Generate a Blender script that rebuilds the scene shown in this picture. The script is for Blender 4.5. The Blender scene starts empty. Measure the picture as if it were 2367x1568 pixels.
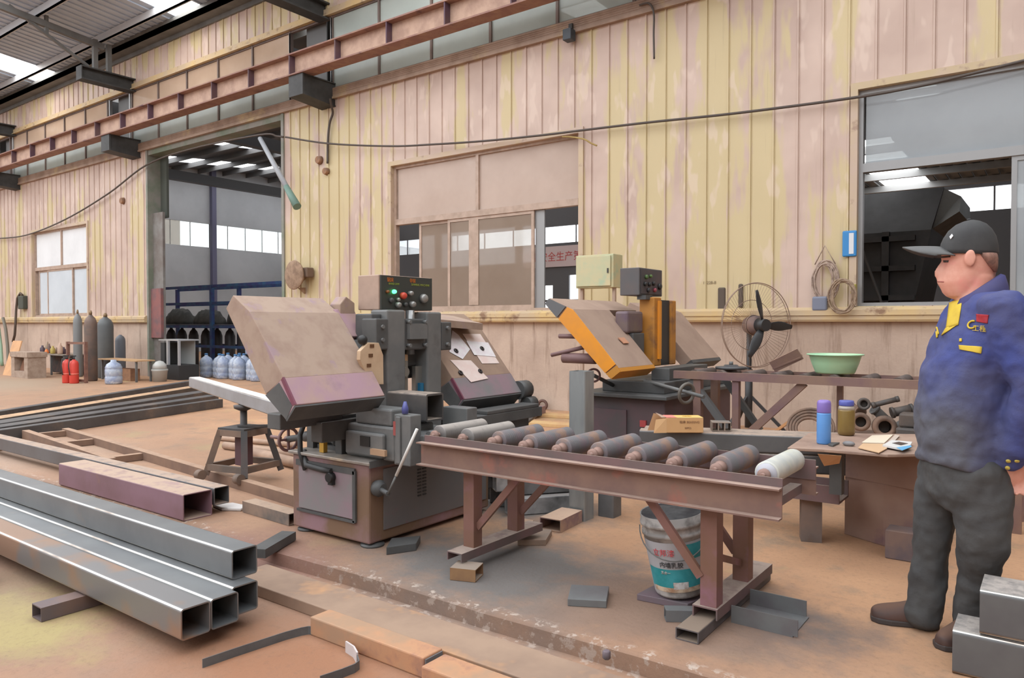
import bpy, bmesh, math, random
from mathutils import Vector as V, Matrix, Euler, Quaternion
random.seed(7)
SC = bpy.context.scene
COL = SC.collection
PI = math.pi

# ------------------------------------------------------------------ camera model (measured from the vanishing points)
FPX, CXP, CYP, EYE = 1710.0, 1183.5, 784.0, 1.3
YAW, PIT = math.atan2(2313, 1710), math.radians(1.206)
FWD = V((-math.cos(YAW) * math.cos(PIT), math.sin(YAW) * math.cos(PIT), -math.sin(PIT)))
RGT = V((math.sin(YAW), math.cos(YAW), 0))
UPV = RGT.cross(FWD)
def ray(px, py): return FWD + RGT * ((px - CXP) / FPX) - UPV * ((py - CYP) / FPX)
def G(px, py, z=0.0):
    d = ray(px, py); p = d * ((z - EYE) / d.z); p.z = z; return p
def AY(px, py, y):
    d = ray(px, py); p = d * (y / d.y); p.z += EYE; return p
def AX(px, py, x):
    d = ray(px, py); p = d * (x / d.x); p.z += EYE; return p
def PLN(px, py, p0, n):
    d = ray(px, py); o = V((0, 0, EYE)); return o + d * ((p0 - o).dot(n) / d.dot(n))

cam = bpy.data.cameras.new('camera'); camo = bpy.data.objects.new('camera', cam); COL.objects.link(camo)
cam.sensor_width = 36.0; cam.lens = FPX / 2367.0 * 36.0; cam.clip_end = 300; cam.clip_start = 0.02
camo.matrix_world = Matrix(((RGT.x, UPV.x, -FWD.x, 0), (RGT.y, UPV.y, -FWD.y, 0), (RGT.z, UPV.z, -FWD.z, EYE), (0, 0, 0, 1)))
SC.camera = camo
SC.view_settings.view_transform = 'Standard'; SC.view_settings.look = 'None'
SC.view_settings.gamma = 1.0; SC.view_settings.use_curve_mapping = False
SC.view_settings.exposure = 1.6

# ------------------------------------------------------------------ materials
def lin(c, k=0.8):
    return tuple(k * ((v / 255.0) / 12.92 if v / 255.0 < 0.04045 else ((v / 255.0 + 0.055) / 1.055) ** 2.4) for v in c) + (1.0,)
class NT:
    def __init__(s, name):
        s.m = bpy.data.materials.new(name); s.m.use_nodes = True; s.t = s.m.node_tree; s.n = s.t.nodes; s.l = s.t.links
        s.b = s.n['Principled BSDF']; s.out = s.n['Material Output']
    def new(s, typ, **kw):
        n = s.n.new(typ)
        for k, v in kw.items(): setattr(n, k, v)
        return n
    def link(s, a, b): s.l.new(a, b)
    def coords(s, stretch=(1, 1, 1), off=(0, 0, 0), out='Object'):
        tc = s.new('ShaderNodeTexCoord'); mp = s.new('ShaderNodeMapping')
        mp.inputs['Scale'].default_value = stretch; mp.inputs['Location'].default_value = off
        s.link(tc.outputs[out], mp.inputs['Vector']); return mp.outputs['Vector']
    def noise(s, vec, scale, detail=4, rough=0.6):
        n = s.new('ShaderNodeTexNoise'); n.inputs['Scale'].default_value = scale; n.inputs['Detail'].default_value = detail
        n.inputs['Roughness'].default_value = rough; s.link(vec, n.inputs['Vector']); return n.outputs['Fac']
    def ramp(s, fac, a, b):
        r = s.new('ShaderNodeMapRange'); r.inputs['From Min'].default_value = a; r.inputs['From Max'].default_value = b
        s.link(fac, r.inputs['Value']); return r.outputs['Result']
    def mix(s, fac, a, b):
        m = s.new('ShaderNodeMix', data_type='RGBA')
        if isinstance(fac, (int, float)): m.inputs[0].default_value = fac
        else: s.link(fac, m.inputs[0])
        for i, c in ((6, a), (7, b)):
            if isinstance(c, tuple): m.inputs[i].default_value = c
            else: s.link(c, m.inputs[i])
        return m.outputs[2]
    def math(s, op, a, b=None):
        m = s.new('ShaderNodeMath', operation=op)
        for i, x in enumerate((a, b)):
            if x is None: continue
            if isinstance(x, (int, float)): m.inputs[i].default_value = x
            else: s.link(x, m.inputs[i])
        return m.outputs[0]
    def bump(s, h, strength=0.3, dist=0.01):
        b = s.new('ShaderNodeBump'); b.inputs['Strength'].default_value = strength; b.inputs['Distance'].default_value = dist
        s.link(h, b.inputs['Height']); s.link(b.outputs['Normal'], s.b.inputs['Normal'])
MATS = {}
def M(name, c, rough=0.6, metal=0.0, c2=None, sc=6.0, lo=0.4, hi=0.65, c3=None, sc3=2.0, lo3=0.55, hi3=0.7, bump=0.0, stretch=(1, 1, 1),
      dust=None, dlo=0.35, dhi=0.8, spec=0.5, emit=None, k=0.8, bsc=40.0, bdist=0.004):
    """base colour c, mottled towards c2, with stains of c3 and settled dust of colour dust on upward faces"""
    if name in MATS: return MATS[name]
    t = NT(name); t.b.inputs['Roughness'].default_value = rough; t.b.inputs['Metallic'].default_value = metal
    t.b.inputs['Specular IOR Level'].default_value = spec
    col = lin(c, k); vec = None
    if c2 or c3 or bump or dust: vec = t.coords(stretch)
    if c2: col = t.mix(t.ramp(t.noise(vec, sc), lo, hi), col, lin(c2, k))
    if c3: col = t.mix(t.ramp(t.noise(vec, sc3, 5, .65), lo3, hi3), col, lin(c3, k))
    if dust:
        g = t.new('ShaderNodeNewGeometry'); sx = t.new('ShaderNodeSeparateXYZ'); t.link(g.outputs['Normal'], sx.inputs[0])
        f = t.ramp(sx.outputs['Z'], dlo, dhi)
        f = t.math('MULTIPLY', f, t.ramp(t.noise(t.coords((1, 1, 1)), 9.0, 5, .7), .25, .5))
        col = t.mix(f, col, lin(dust, k))
        t.link(t.math('ADD', t.math('MULTIPLY', f, max(0, .9 - rough)), rough), t.b.inputs['Roughness'])
        if metal: t.link(t.math('MULTIPLY', t.math('SUBTRACT', 1.0, f), metal), t.b.inputs['Metallic'])
    if isinstance(col, tuple): t.b.inputs['Base Color'].default_value = col
    else: t.link(col, t.b.inputs['Base Color'])
    if bump: t.bump(t.noise(vec, bsc, 3), bump, bdist)
    if emit:
        t.b.inputs['Emission Color'].default_value = lin(emit[0], 1.0); t.b.inputs['Emission Strength'].default_value = emit[1]
    MATS[name] = t.m; return t.m

# ------------------------------------------------------------------ mesh builder
class MB:
    def __init__(s): s.v = []; s.f = []; s.sm = []; s.mi = []; s.M = Matrix(); s.mat = 0
    def add(s, vs, fs, smooth=False):
        b = len(s.v); s.v += [s.M @ V(p) for p in vs]
        for f in fs: s.f.append([b + i for i in f]); s.sm.append(smooth); s.mi.append(s.mat)
        return s
    def box(s, x0, x1, y0, y1, z0, z1):
        x0, x1 = min(x0, x1), max(x0, x1); y0, y1 = min(y0, y1), max(y0, y1); z0, z1 = min(z0, z1), max(z0, z1)
        return s.add([(x, y, z) for z in (z0, z1) for y in (y0, y1) for x in (x0, x1)],
                     [(0, 2, 3, 1), (4, 5, 7, 6), (0, 1, 5, 4), (2, 6, 7, 3), (0, 4, 6, 2), (1, 3, 7, 5)])
    def hexa(s, b, t):   # four bottom corners and four top corners, counter-clockwise from above
        return s.add(list(b) + list(t), [(3, 2, 1, 0), (4, 5, 6, 7)] + [(i, (i + 1) % 4, 4 + (i + 1) % 4, 4 + i) for i in range(4)])
    def prism(s, poly, ext, smooth=False):
        n = len(poly); p = [V(q) for q in poly]; e = V(ext)
        nn = V((0, 0, 0))
        for i in range(n): nn += p[i].cross(p[(i + 1) % n])
        if nn.dot(e) < 0: p.reverse()
        return s.add(p + [q + e for q in p], [list(range(n))[::-1], list(range(n, 2 * n))] + [(i, (i + 1) % n, n + (i + 1) % n, n + i) for i in range(n)])
    def frame(s, d, up=(0, 0, 1)):
        d = V(d).normalized(); u = V(up); u = u - d * u.dot(d)
        if u.length < 1e-4: u = V((1, 0, 0)) - d * d.x
        u.normalize(); return d, u, d.cross(u)
    def bar(s, a, b, w, h=None, up=(0, 0, 1)):   # solid bar, h along up
        a, b = V(a), V(b); h = h or w; d, u, r = s.frame(b - a, up)
        c = [r * (-w / 2) - u * (h / 2), r * (w / 2) - u * (h / 2), r * (w / 2) + u * (h / 2), r * (-w / 2) + u * (h / 2)]
        return s.add([a + q for q in c] + [b + q for q in c], [(0, 1, 2, 3), (7, 6, 5, 4)] + [(i, 4 + i, 4 + (i + 1) % 4, (i + 1) % 4) for i in range(4)])
    def tube4(s, a, b, w, h=None, t=0.006, up=(0, 0, 1), rad=0.0, worn=False):   # hollow rectangular tube, open ends, rounded corners
        a, b = V(a), V(b); h = h or w; d, u, r = s.frame(b - a, up)
        def ring(W, H, R):
            if R <= 0: return [(-W, -H), (W, -H), (W, H), (-W, H)]
            o = []
            for cx, cy, a0 in ((W - R, -H + R, -90), (W - R, H - R, 0), (-W + R, H - R, 90), (-W + R, -H + R, 180)):
                for q in (0, 18, 36, 54, 72, 90): o.append((cx + R * math.cos(math.radians(a0 + q)), cy + R * math.sin(math.radians(a0 + q))))
            return o
        o, i = ring(w / 2, h / 2, rad), ring(w / 2 - t, h / 2 - t, max(0, rad - t) if rad else 0)
        if rad and len(i) != len(o): i = ring(w / 2 - t, h / 2 - t, 0.001)
        n = len(o); P = lambda e, q: e + r * q[0] + u * q[1]
        vs = [P(a, q) for q in o] + [P(b, q) for q in o] + [P(a, q) for q in i] + [P(b, q) for q in i]
        fs = []
        for k in range(n):
            j = (k + 1) % n
            if worn and k % 6 in (2, 3): s.mat = 1; s.add(vs, [(k, n + k, n + j, j)]); s.mat = 0  # second slot: worn corner strips with a painted highlight
            else: fs.append((k, n + k, n + j, j))
            fs += [(2 * n + j, 3 * n + j, 3 * n + k, 2 * n + k), (k, j, 2 * n + j, 2 * n + k), (n + j, n + k, 3 * n + k, 3 * n + j)]
        return s.add(vs, fs)
    def cyl(s, a, b, r0, r1=None, n=20, caps=True, smooth=True):
        a, b = V(a), V(b); r1 = r0 if r1 is None else r1; d, u, r = s.frame(b - a)
        vs = [a + (u * math.cos(2 * PI * k / n) + r * math.sin(2 * PI * k / n)) * r0 for k in range(n)]
        vs += [b + (u * math.cos(2 * PI * k / n) + r * math.sin(2 * PI * k / n)) * r1 for k in range(n)]
        s.add(vs, [(k, (k + 1) % n, n + (k + 1) % n, n + k) for k in range(n)][::1], smooth)
        if caps: s.add(vs, [list(range(n))[::-1], list(range(n, 2 * n))])
        return s
    def pipe(s, a, b, r, ri, n=20):   # hollow round tube
        a, b = V(a), V(b); d, u, w = s.frame(b - a); c = [(u * math.cos(2 * PI * k / n) + w * math.sin(2 * PI * k / n)) for k in range(n)]
        vs = [a + q * r for q in c] + [b + q * r for q in c] + [a + q * ri for q in c] + [b + q * ri for q in c]; fs = []
        for k in range(n):
            j = (k + 1) % n; fs += [(k, j, n + j, n + k), (2 * n + j, 2 * n + k, 3 * n + k, 3 * n + j)]
        s.add(vs, fs, True)
        return s.add(vs, [(j2, k2, 2 * n + k2, 2 * n + j2) for k2 in range(n) for j2 in [(k2 + 1) % n]] + [(n + k2, n + j2, 3 * n + j2, 3 * n + k2) for k2 in range(n) for j2 in [(k2 + 1) % n]])
    def lathe(s, prof, n=28, base=(0, 0, 0), axis=(0, 0, 1), smooth=True):   # profile of (radius, height)
        d, u, r = s.frame(axis, (0, 1, 0)); o = V(base); vs = []
        for (R, h) in prof: vs += [o + d * h + (u * math.cos(2 * PI * k / n) + r * math.sin(2 * PI * k / n)) * max(R, 1e-4) for k in range(n)]
        fs = []
        for i in range(len(prof) - 1):
            for k in range(n): fs.append((i * n + k, i * n + (k + 1) % n, (i + 1) * n + (k + 1) % n, (i + 1) * n + k))
        s.add(vs, fs, smooth)
        if prof[0][0] > 1e-3: s.add(vs[:n], [list(range(n))[::-1]])
        if prof[-1][0] > 1e-3: s.add(vs[-n:], [list(range(n))])
        return s
    def tube(s, pts, r, n=8, closed=False, caps=True):
        pts = [V(p) for p in pts]; L = len(pts); vs = []; pu = None
        for i, p in enumerate(pts):
            a = pts[(i - 1) % L] if closed or i > 0 else p; b = pts[(i + 1) % L] if closed or i < L - 1 else p
            d = (b - a).normalized()
            if pu is None: pu = V((0, 0, 1)) if abs(d.z) < .9 else V((1, 0, 0))
            u = (pu - d * pu.dot(d)).normalized(); pu = u; w = d.cross(u)
            R = r[i] if isinstance(r, (list, tuple)) else r
            vs += [p + (u * math.cos(2 * PI * k / n) + w * math.sin(2 * PI * k / n)) * R for k in range(n)]
        fs = []
        for i in range(L if closed else L - 1):
            j = (i + 1) % L
            for k in range(n): fs.append((i * n + k, i * n + (k + 1) % n, j * n + (k + 1) % n, j * n + k))
        s.add(vs, fs, True)
        if caps and not closed: s.add(vs[:n], [list(range(n))[::-1]]); s.add(vs[-n:], [list(range(n))])
        return s
    def torus(s, c, axis, R, r, n=28, m=8, squash=1.0):
        d, u, w = s.frame(axis)
        return s.tube([V(c) + (u * math.cos(2 * PI * k / n) * squash + w * math.sin(2 * PI * k / n)) * R for k in range(n)], r, m, True)
    def sphere(s, c, r, n=16, m=10, sc=(1, 1, 1)):
        c = V(c); vs = []; fs = []
        for i in range(m + 1):
            t = PI * i / m
            for k in range(n): vs.append(c + V((sc[0] * r * math.sin(t) * math.cos(2 * PI * k / n), sc[1] * r * math.sin(t) * math.sin(2 * PI * k / n), -sc[2] * r * math.cos(t))))
        for i in range(m):
            for k in range(n): fs.append((i * n + k, i * n + (k + 1) % n, (i + 1) * n + (k + 1) % n, (i + 1) * n + k))
        return s.add(vs, fs, True)
    def sheet(s, q, th):   # thin plate from a planar polygon, th along its normal (backwards)
        q = [V(p) for p in q]; n = (q[1] - q[0]).cross(q[2] - q[1]).normalized()
        return s.prism(q, -n * th)
    def loft(s, rings, caps=True, smooth=True):
        n = len(rings[0]); vs = [p for r in rings for p in r]; fs = []
        for i in range(len(rings) - 1):
            for k in range(n): fs.append((i * n + k, i * n + (k + 1) % n, (i + 1) * n + (k + 1) % n, (i + 1) * n + k))
        s.add(vs, fs, smooth)
        if caps: s.add(rings[0], [list(range(n))[::-1]], smooth); s.add(rings[-1], [list(range(n))], smooth)
        return s
    def build(s, name, mat, parent=None, loc=None, bevel=0.0, seg=2, sub=0, weld=False, **kw):
        r = parent
        while r is not None and r.parent is not None: r = r.parent
        o0 = V(loc) if loc is not None else (V(r.location) if r is not None else V((0, 0, 0)))
        me = bpy.data.meshes.new(name); me.from_pydata([tuple(p - o0) for p in s.v], [], s.f)
        me.polygons.foreach_set('use_smooth', s.sm); me.polygons.foreach_set('material_index', s.mi)
        for m in (mat if isinstance(mat, (list, tuple)) else [mat]): me.materials.append(m)
        bm = bmesh.new(); bm.from_mesh(me); bmesh.ops.remove_doubles(bm, verts=bm.verts, dist=1e-5)
        if weld: bmesh.ops.recalc_face_normals(bm, faces=bm.faces)
        bm.to_mesh(me); bm.free(); me.update()
        o = bpy.data.objects.new(name, me); COL.objects.link(o)
        if parent is not None: o.parent = parent
        elif loc is not None: o.location = loc
        if bevel:
            md = o.modifiers.new('edge', 'BEVEL'); md.width = bevel; md.segments = seg; md.limit_method = 'ANGLE'; md.angle_limit = math.radians(40)
        if sub:
            md = o.modifiers.new('smooth', 'SUBSURF'); md.levels = sub; md.render_levels = sub
        for k, v in kw.items(): o[k] = v
        return o
def thing(name, loc, label, cat, group=None):
    o = bpy.data.objects.new(name, None); COL.objects.link(o); o.location = loc; o.empty_display_size = .1
    o['label'] = label; o['category'] = cat
    if group: o['group'] = group
    return o
def tg(o, label, cat, group=None):
    o['label'] = label; o['category'] = cat
    if group: o['group'] = group
    return o
def st(mb, name, mat, parent=None, **kw):
    o = mb.build(name, mat, parent, **kw)
    if parent is None: o['kind'] = 'structure'
    return o
def dup(root, loc, rz=None, label=None, group=None):
    r = root.copy(); COL.objects.link(r); r.location = loc
    if rz is not None: r.rotation_euler = (0, 0, rz) if not isinstance(rz, tuple) else rz
    if label: r['label'] = label
    if group: r['group'] = group
    for ch in list(root.children):
        c = ch.copy(); COL.objects.link(c); c.parent = r
        for g in list(ch.children):
            e = g.copy(); COL.objects.link(e); e.parent = c
    return r
def text(body, name, size, origin, xdir, ydir, mat, parent, align='CENTER', ext=0.001):
    cu = bpy.data.curves.new(name, 'FONT'); cu.body = body; cu.size = size; cu.align_x = align; cu.align_y = 'CENTER'; cu.extrude = ext
    cu.materials.append(mat); co = bpy.data.objects.new(name, cu); COL.objects.link(co)
    dg = bpy.context.evaluated_depsgraph_get(); me = bpy.data.meshes.new_from_object(co.evaluated_get(dg)); bpy.data.objects.remove(co); bpy.data.curves.remove(cu)
    if not me.materials: me.materials.append(mat)
    o = bpy.data.objects.new(name, me); COL.objects.link(o)
    x = V(xdir).normalized(); y = V(ydir); y = (y - x * y.dot(x)).normalized(); z = x.cross(y)
    r = parent
    while r is not None and r.parent is not None: r = r.parent
    p = V(origin) - (V(r.location) if r is not None else V((0, 0, 0)))
    if parent is not None: o.parent = parent
    o.matrix_basis = Matrix(((x.x, y.x, z.x, p.x), (x.y, y.y, z.y, p.y), (x.z, y.z, z.z, p.z), (0, 0, 0, 1)))
    return o
# ------------------------------------------------------------------ world and light
w = bpy.data.worlds.new('overcast'); SC.world = w; w.use_nodes = True
w.node_tree.nodes['Background'].inputs[0].default_value = (0.95, 0.985, 1.03, 1); w.node_tree.nodes['Background'].inputs[1].default_value = 1.0
def area(name, loc, rot, sx, sy, e, col=(1, 1, 1)):
    l = bpy.data.lights.new(name, 'AREA'); l.shape = 'RECTANGLE'; l.size = sx; l.size_y = sy; l.energy = e; l.color = col
    o = bpy.data.objects.new(name, l); COL.objects.link(o); o.location = loc; o.rotation_euler = rot; return o

# ------------------------------------------------------------------ materials of the shell
def wall_paint():
    t = NT('wall_panel_paint'); v = t.coords((1, 1, 1)); sx = t.new('ShaderNodeSeparateXYZ'); t.link(v, sx.inputs[0])
    cell = t.math('FLOOR', t.math('DIVIDE', sx.outputs['X'], 0.288)); wn = t.new('ShaderNodeTexWhiteNoise', noise_dimensions='1D'); t.link(cell, wn.inputs['W'])
    col = t.mix(t.ramp(t.noise(v, 1.1, 3), .35, .65), lin((220, 195, 180)), lin((200, 174, 160)))
    pat = t.noise(t.coords((1.3, 1, .28)), 1.4, 4, .6)
    hz = t.ramp(sx.outputs['Z'], 5.2, 2.6)
    per = t.math('MULTIPLY', t.math('SUBTRACT', wn.outputs['Value'], .5), .05)
    def hill(x0, wd): return t.ramp(t.math('ABSOLUTE', t.math('SUBTRACT', sx.outputs['X'], x0)), wd, wd * .35)
    reg = t.math('ADD', t.math('MULTIPLY', hill(-11.3, 2.6), .088), t.math('ADD', t.math('MULTIPLY', hill(-4.1, 2.7), .082), t.math('MULTIPLY', t.ramp(sx.outputs['Z'], 7.2, 7.6), .06)))
    yl = t.ramp(t.math('ADD', t.math('ADD', pat, per), t.math('ADD', t.math('MULTIPLY', hz, .05), reg)), .545, .60)
    col = t.mix(t.math('MULTIPLY', yl, .85), col, lin((214, 196, 148)))
    dr = t.ramp(t.noise(t.coords((9, 1, .35)), 2.0, 5, .7), .60, .76)
    col = t.mix(t.math('MULTIPLY', dr, .5), col, lin((172, 150, 128)))
    light = t.ramp(t.noise(t.coords((2.2, 1, .8)), 2.2, 2), .60, .66)
    col = t.mix(t.math('MULTIPLY', light, .45), col, lin((236, 214, 198)))
    t.link(col, t.b.inputs['Base Color']); t.b.inputs['Roughness'].default_value = .55; return t.m
WALLP = wall_paint()
def plaster():
    t = NT('stained_plaster'); v = t.coords()
    col = t.mix(t.ramp(t.noise(v, 1.6, 5), .35, .7), lin((212, 188, 169)), lin((188, 164, 147)))
    st_ = t.ramp(t.noise(t.coords((5, 1, .45)), 1.5, 5, .7), .54, .72)
    col = t.mix(t.math('MULTIPLY', st_, .75), col, lin((138, 112, 94)))
    t.link(col, t.b.inputs['Base Color']); t.b.inputs['Roughness'].default_value = .85; t.bump(t.noise(v, 26, 5), .35, .01); return t.m
PLAST = plaster()
def floor_mat():
    t = NT('dusty_concrete'); v = t.coords()
    a = t.mix(t.ramp(t.noise(v, .9, 5, .65), .34, .62), lin((206, 160, 122)), lin((188, 144, 110)))
    a = t.mix(t.ramp(t.noise(t.coords((1, 1, 1), (7, 3, 0)), 2.6, 5, .7), .52, .66), a, lin((168, 138, 112)))
    a = t.mix(t.math('MULTIPLY', t.ramp(t.noise(t.coords((1, 1, 1), (2, 9, 0)), 1.3, 4, .6), .60, .70), .6), a, lin((184, 172, 118)))
    def patch(x, y, r0, r1, col, a, nz=.9):
        m = t.new('ShaderNodeVectorMath', operation='DISTANCE'); mp = t.new('ShaderNodeMapping'); t.link(v, mp.inputs['Vector'])
        mp.inputs['Scale'].default_value = (1, 1.5, 0); t.link(mp.outputs['Vector'], m.inputs[0]); m.inputs[1].default_value = (x, y * 1.5, 0)
        d = t.math('ADD', m.outputs['Value'], t.math('MULTIPLY', t.math('SUBTRACT', t.noise(v, 3.2, 5, .7), .5), nz))
        return t.mix(t.ramp(d, r1, r0), a, col)
    gy = t.new('ShaderNodeSeparateXYZ'); t.link(v, gy.inputs[0]); nz_ = t.math('MULTIPLY', t.math('SUBTRACT', t.noise(v, 2.1, 5, .7), .5), 2.2)
    low = t.ramp(t.math('ADD', gy.outputs['Y'], nz_), 2.9, 2.3)   # trodden dirt on the lower strip
    a = t.mix(t.math('MULTIPLY', low, .75), a, t.mix(t.ramp(t.noise(v, 1.7, 4, .6), .42, .6), lin((158, 124, 102)), lin((182, 132, 98))))
    near = t.ramp(t.math('ADD', t.math('ADD', gy.outputs['Y'], t.math('MULTIPLY', gy.outputs['X'], .25)), nz_), 3.7, 2.4)
    a = t.mix(t.math('MULTIPLY', near, .45), a, lin((150, 122, 106)))
    a = patch(-2.35, 3.1, .45, 1.1, lin((122, 116, 112)), a, 1.3)      # filings around the saw
    a = patch(-3.1, 4.3, .3, .9, lin((118, 112, 108)), a, 1.2)
    a = patch(-1.2, 3.25, .35, .75, lin((128, 112, 104)), a, 1.2)
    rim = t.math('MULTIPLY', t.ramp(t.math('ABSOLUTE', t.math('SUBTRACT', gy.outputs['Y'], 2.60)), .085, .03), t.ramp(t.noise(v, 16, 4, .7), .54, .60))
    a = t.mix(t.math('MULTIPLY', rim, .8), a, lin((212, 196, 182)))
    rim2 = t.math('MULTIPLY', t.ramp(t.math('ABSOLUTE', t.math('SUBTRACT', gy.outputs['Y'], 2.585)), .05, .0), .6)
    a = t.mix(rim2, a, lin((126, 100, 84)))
    a = patch(-1.45, 3.05, .3, .65, lin((150, 122, 104)), a)
    a = patch(-3.7, 2.5, .2, .7, lin((150, 112, 98)), a)
    a = patch(-2.4, 1.8, .3, .9, lin((160, 112, 82)), a)
    a = patch(-8.5, 3.0, .5, 1.8, lin((178, 150, 130)), a)
    a = patch(-4.2, 1.2, .4, .9, lin((150, 128, 100)), a)
    a = patch(-3.75, 1.35, .15, .6, lin((172, 154, 104)), a, 1.2)
    a = patch(-18.5, 6.0, 1.0, 3.5, lin((174, 150, 126)), a, 1.5)
    a = t.mix(t.math('MULTIPLY', t.ramp(t.noise(v, 34, 4, .75), .52, .72), .35), a, lin((120, 96, 78)))
    t.link(a, t.b.inputs['Base Color']); t.b.inputs['Roughness'].default_value = .8
    t.bump(t.noise(v, 38, 6, .7), .35, .008); return t.m
FLOORM = floor_mat()
TRIM = M('trim_flashing', (176, 150, 132), .6, c2=(150, 124, 106), sc=3, c3=(196, 172, 130), sc3=1.2)
SILLM = M('sill_flashing', (206, 182, 150), .6, c2=(222, 190, 130), sc=1.6, c3=(150, 118, 92), sc3=4, lo3=.56, hi3=.68)
FRAMEM = M('window_aluminium', (196, 170, 152), .45, c2=(176, 152, 134), sc=6)
FRAMEG = M('grey_aluminium', (160, 160, 160), .4, .3)
GREYST = M('grey_painted_steel', (122, 122, 120), .6, c2=(104, 104, 102), sc=2)
DARKST = M('dark_sooty_steel', (72, 72, 72), .65, c2=(58, 58, 58), sc=5, dust=(104, 96, 90), dlo=.5)
BRIDGE = M('rust_brown_primer', (150, 110, 100), .7, c2=(170, 134, 114), sc=5, c3=(104, 70, 74), sc3=2.5, dust=(170, 140, 118), dlo=.3)
ROOFM = M('roof_sheet', (206, 220, 236), .5, c2=(192, 206, 224), sc=.6)
def glassy(name, dustc, amount, rough=.06, haze=0.0):
    """dusty window glass: clear glass under a film of dust that covers AMOUNT of it"""
    t = NT(name); t.n.remove(t.b); v = t.coords()
    tr = t.new('ShaderNodeBsdfTransparent'); tr.inputs[0].default_value = (.92, .95, .94, 1)
    gl = t.new('ShaderNodeBsdfGlossy'); gl.inputs['Roughness'].default_value = rough
    fr = t.new('ShaderNodeFresnel'); fr.inputs[0].default_value = 1.5
    m1 = t.new('ShaderNodeMixShader'); t.link(t.math('ADD', t.math('MULTIPLY', fr.outputs[0], 1.3), .03), m1.inputs[0]); t.link(tr.outputs[0], m1.inputs[1]); t.link(gl.outputs[0], m1.inputs[2])
    df = t.new('ShaderNodeBsdfDiffuse'); nz = t.noise(v, 1.2, 4, .6)
    t.link(t.mix(t.ramp(nz, .35, .65), lin(dustc), lin(tuple(max(0, q - 14) for q in dustc))), df.inputs[0])
    m2 = t.new('ShaderNodeMixShader'); t.link(t.ramp(t.noise(t.coords((1, 1, 1), (5, 0, 2)), 2.0, 4), -.6 + .0, 2.2 - 1.6 * amount) if False else t.math('ADD', amount - .06, t.math('MULTIPLY', nz, .12)), m2.inputs[0])
    t.link(m1.outputs[0], m2.inputs[1]); t.link(df.outputs[0], m2.inputs[2])
    # panes of one thickness: light passes straight, so the film only mixes the surfaces
    t.link(m2.outputs[0], t.out.inputs['Surface']); return t.m
GL_UP = glassy('dusty_glass_beige', (220, 198, 184), .86, .1)
GL_LOW = glassy('thin_dust_glass', (190, 168, 150), .52, .03)
GL_CLER = glassy('grey_clerestory_glass', (196, 204, 198), .80, .10)
GL_CLB = glassy('beige_reflection_glass', (214, 186, 162), .86, .12)  # beige of dust and of a reflection, both put into the film colour
GL_GREY = glassy('grey_window_glass', (190, 196, 200), .76, .08)
GL_LEFT = glassy('pale_window_glass', (232, 240, 246), .84, .05)
GL_LEFTW = glassy('white_reflection_glass', (252, 254, 255), .92, .05)  # white reflection of the upper panes is put into the film colour

# ------------------------------------------------------------------ floor: raised slab and the lower strip before it
fl = MB(); fl.box(-60, 6, 2.62, 26, -.30, 0.0)
nse = 90; random.seed(3)
edge = [(-60 + 66 * i / nse, 2.585 + random.uniform(-.018, .018)) for i in range(nse + 1)]
for i in range(nse):
    (x0, y0), (x1, y1) = edge[i], edge[i + 1]
    fl.add([(x0, 2.62, 0), (x1, 2.62, 0), (x1, y1, -.006), (x0, y0, -.006), (x0, y0 - .012, -.075), (x1, y1 - .012, -.075)], [(0, 3, 2, 1), (3, 4, 5, 2)])
fl.box(-60, 6, -15, 2.60, -.30, -.07)
st(fl, 'floor', FLOORM)

# ------------------------------------------------------------------ the long back wall, y = 9.3
YW = 9.3; RIB = 0.288; X0, X1 = -46.08, 5.76
OPEN = [(-24.7, -21.15, 1.5, 4.0), (-17.96, -12.58, 0, 5.52), (-9.52, -5.65, 1.5, 4.08), (-1.9, 1.9, 1.5, 4.0)]
def cladding(z0, z1, opens, yw, x0=X0, x1=X1):
    mb = MB(); cuts = {x0, x1}
    n = int(round((x1 - x0) / RIB))
    for i in range(n + 1): cuts.add(round(x0 + i * RIB, 4))
    for o in opens: cuts |= {o[0], o[1]}
    cuts = sorted(c for c in cuts if x0 - 1e-6 <= c <= x1 + 1e-6)
    for a, b in zip(cuts, cuts[1:]):
        if b - a < 1e-3: continue
        zs = [(z0, z1)]
        for o in opens:
            if o[0] - 1e-4 <= a and b <= o[1] + 1e-4:
                nz = []
                for q0, q1 in zs:
                    if q0 < min(q1, o[2]): nz.append((q0, min(q1, o[2])))
                    if max(q0, o[3]) < q1: nz.append((max(q0, o[3]), q1))
                zs = nz
        rib = abs((a - x0) / RIB - round((a - x0) / RIB)) < 1e-3
        for q0, q1 in zs:
            if q1 - q0 < 1e-3: continue
            x = a
            if rib and b - a > .06:   # standing seam: a narrow raised fold and a shallow groove beside it
                mb.add([(a, yw, q0), (a + .006, yw - .016, q0), (a + .026, yw - .016, q0), (a + .032, yw + .004, q0), (a + .040, yw + .004, q0), (a + .046, yw, q0),
                        (a, yw, q1), (a + .006, yw - .016, q1), (a + .026, yw - .016, q1), (a + .032, yw + .004, q1), (a + .040, yw + .004, q1), (a + .046, yw, q1),
                        (a, yw + .08, q0), (a + .046, yw + .08, q0), (a, yw + .08, q1), (a + .046, yw + .08, q1)],
                       [(k, k + 1, k + 7, k + 6) for k in range(5)] + [(13, 12, 14, 15), (0, 12, 13, 5, 4, 3, 2, 1), (6, 7, 8, 9, 10, 11, 15, 14), (0, 6, 14, 12), (5, 13, 15, 11)])
                x = a + .046
            mb.box(x, b, yw, yw + .08, q0, q1)
    return mb
st(cladding(1.46, 5.52, OPEN, YW), 'wall_back', WALLP)
up = cladding(7.24, 8.3, [], YW); st(up, 'wall_back_upper', WALLP)
lw = MB()
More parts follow.
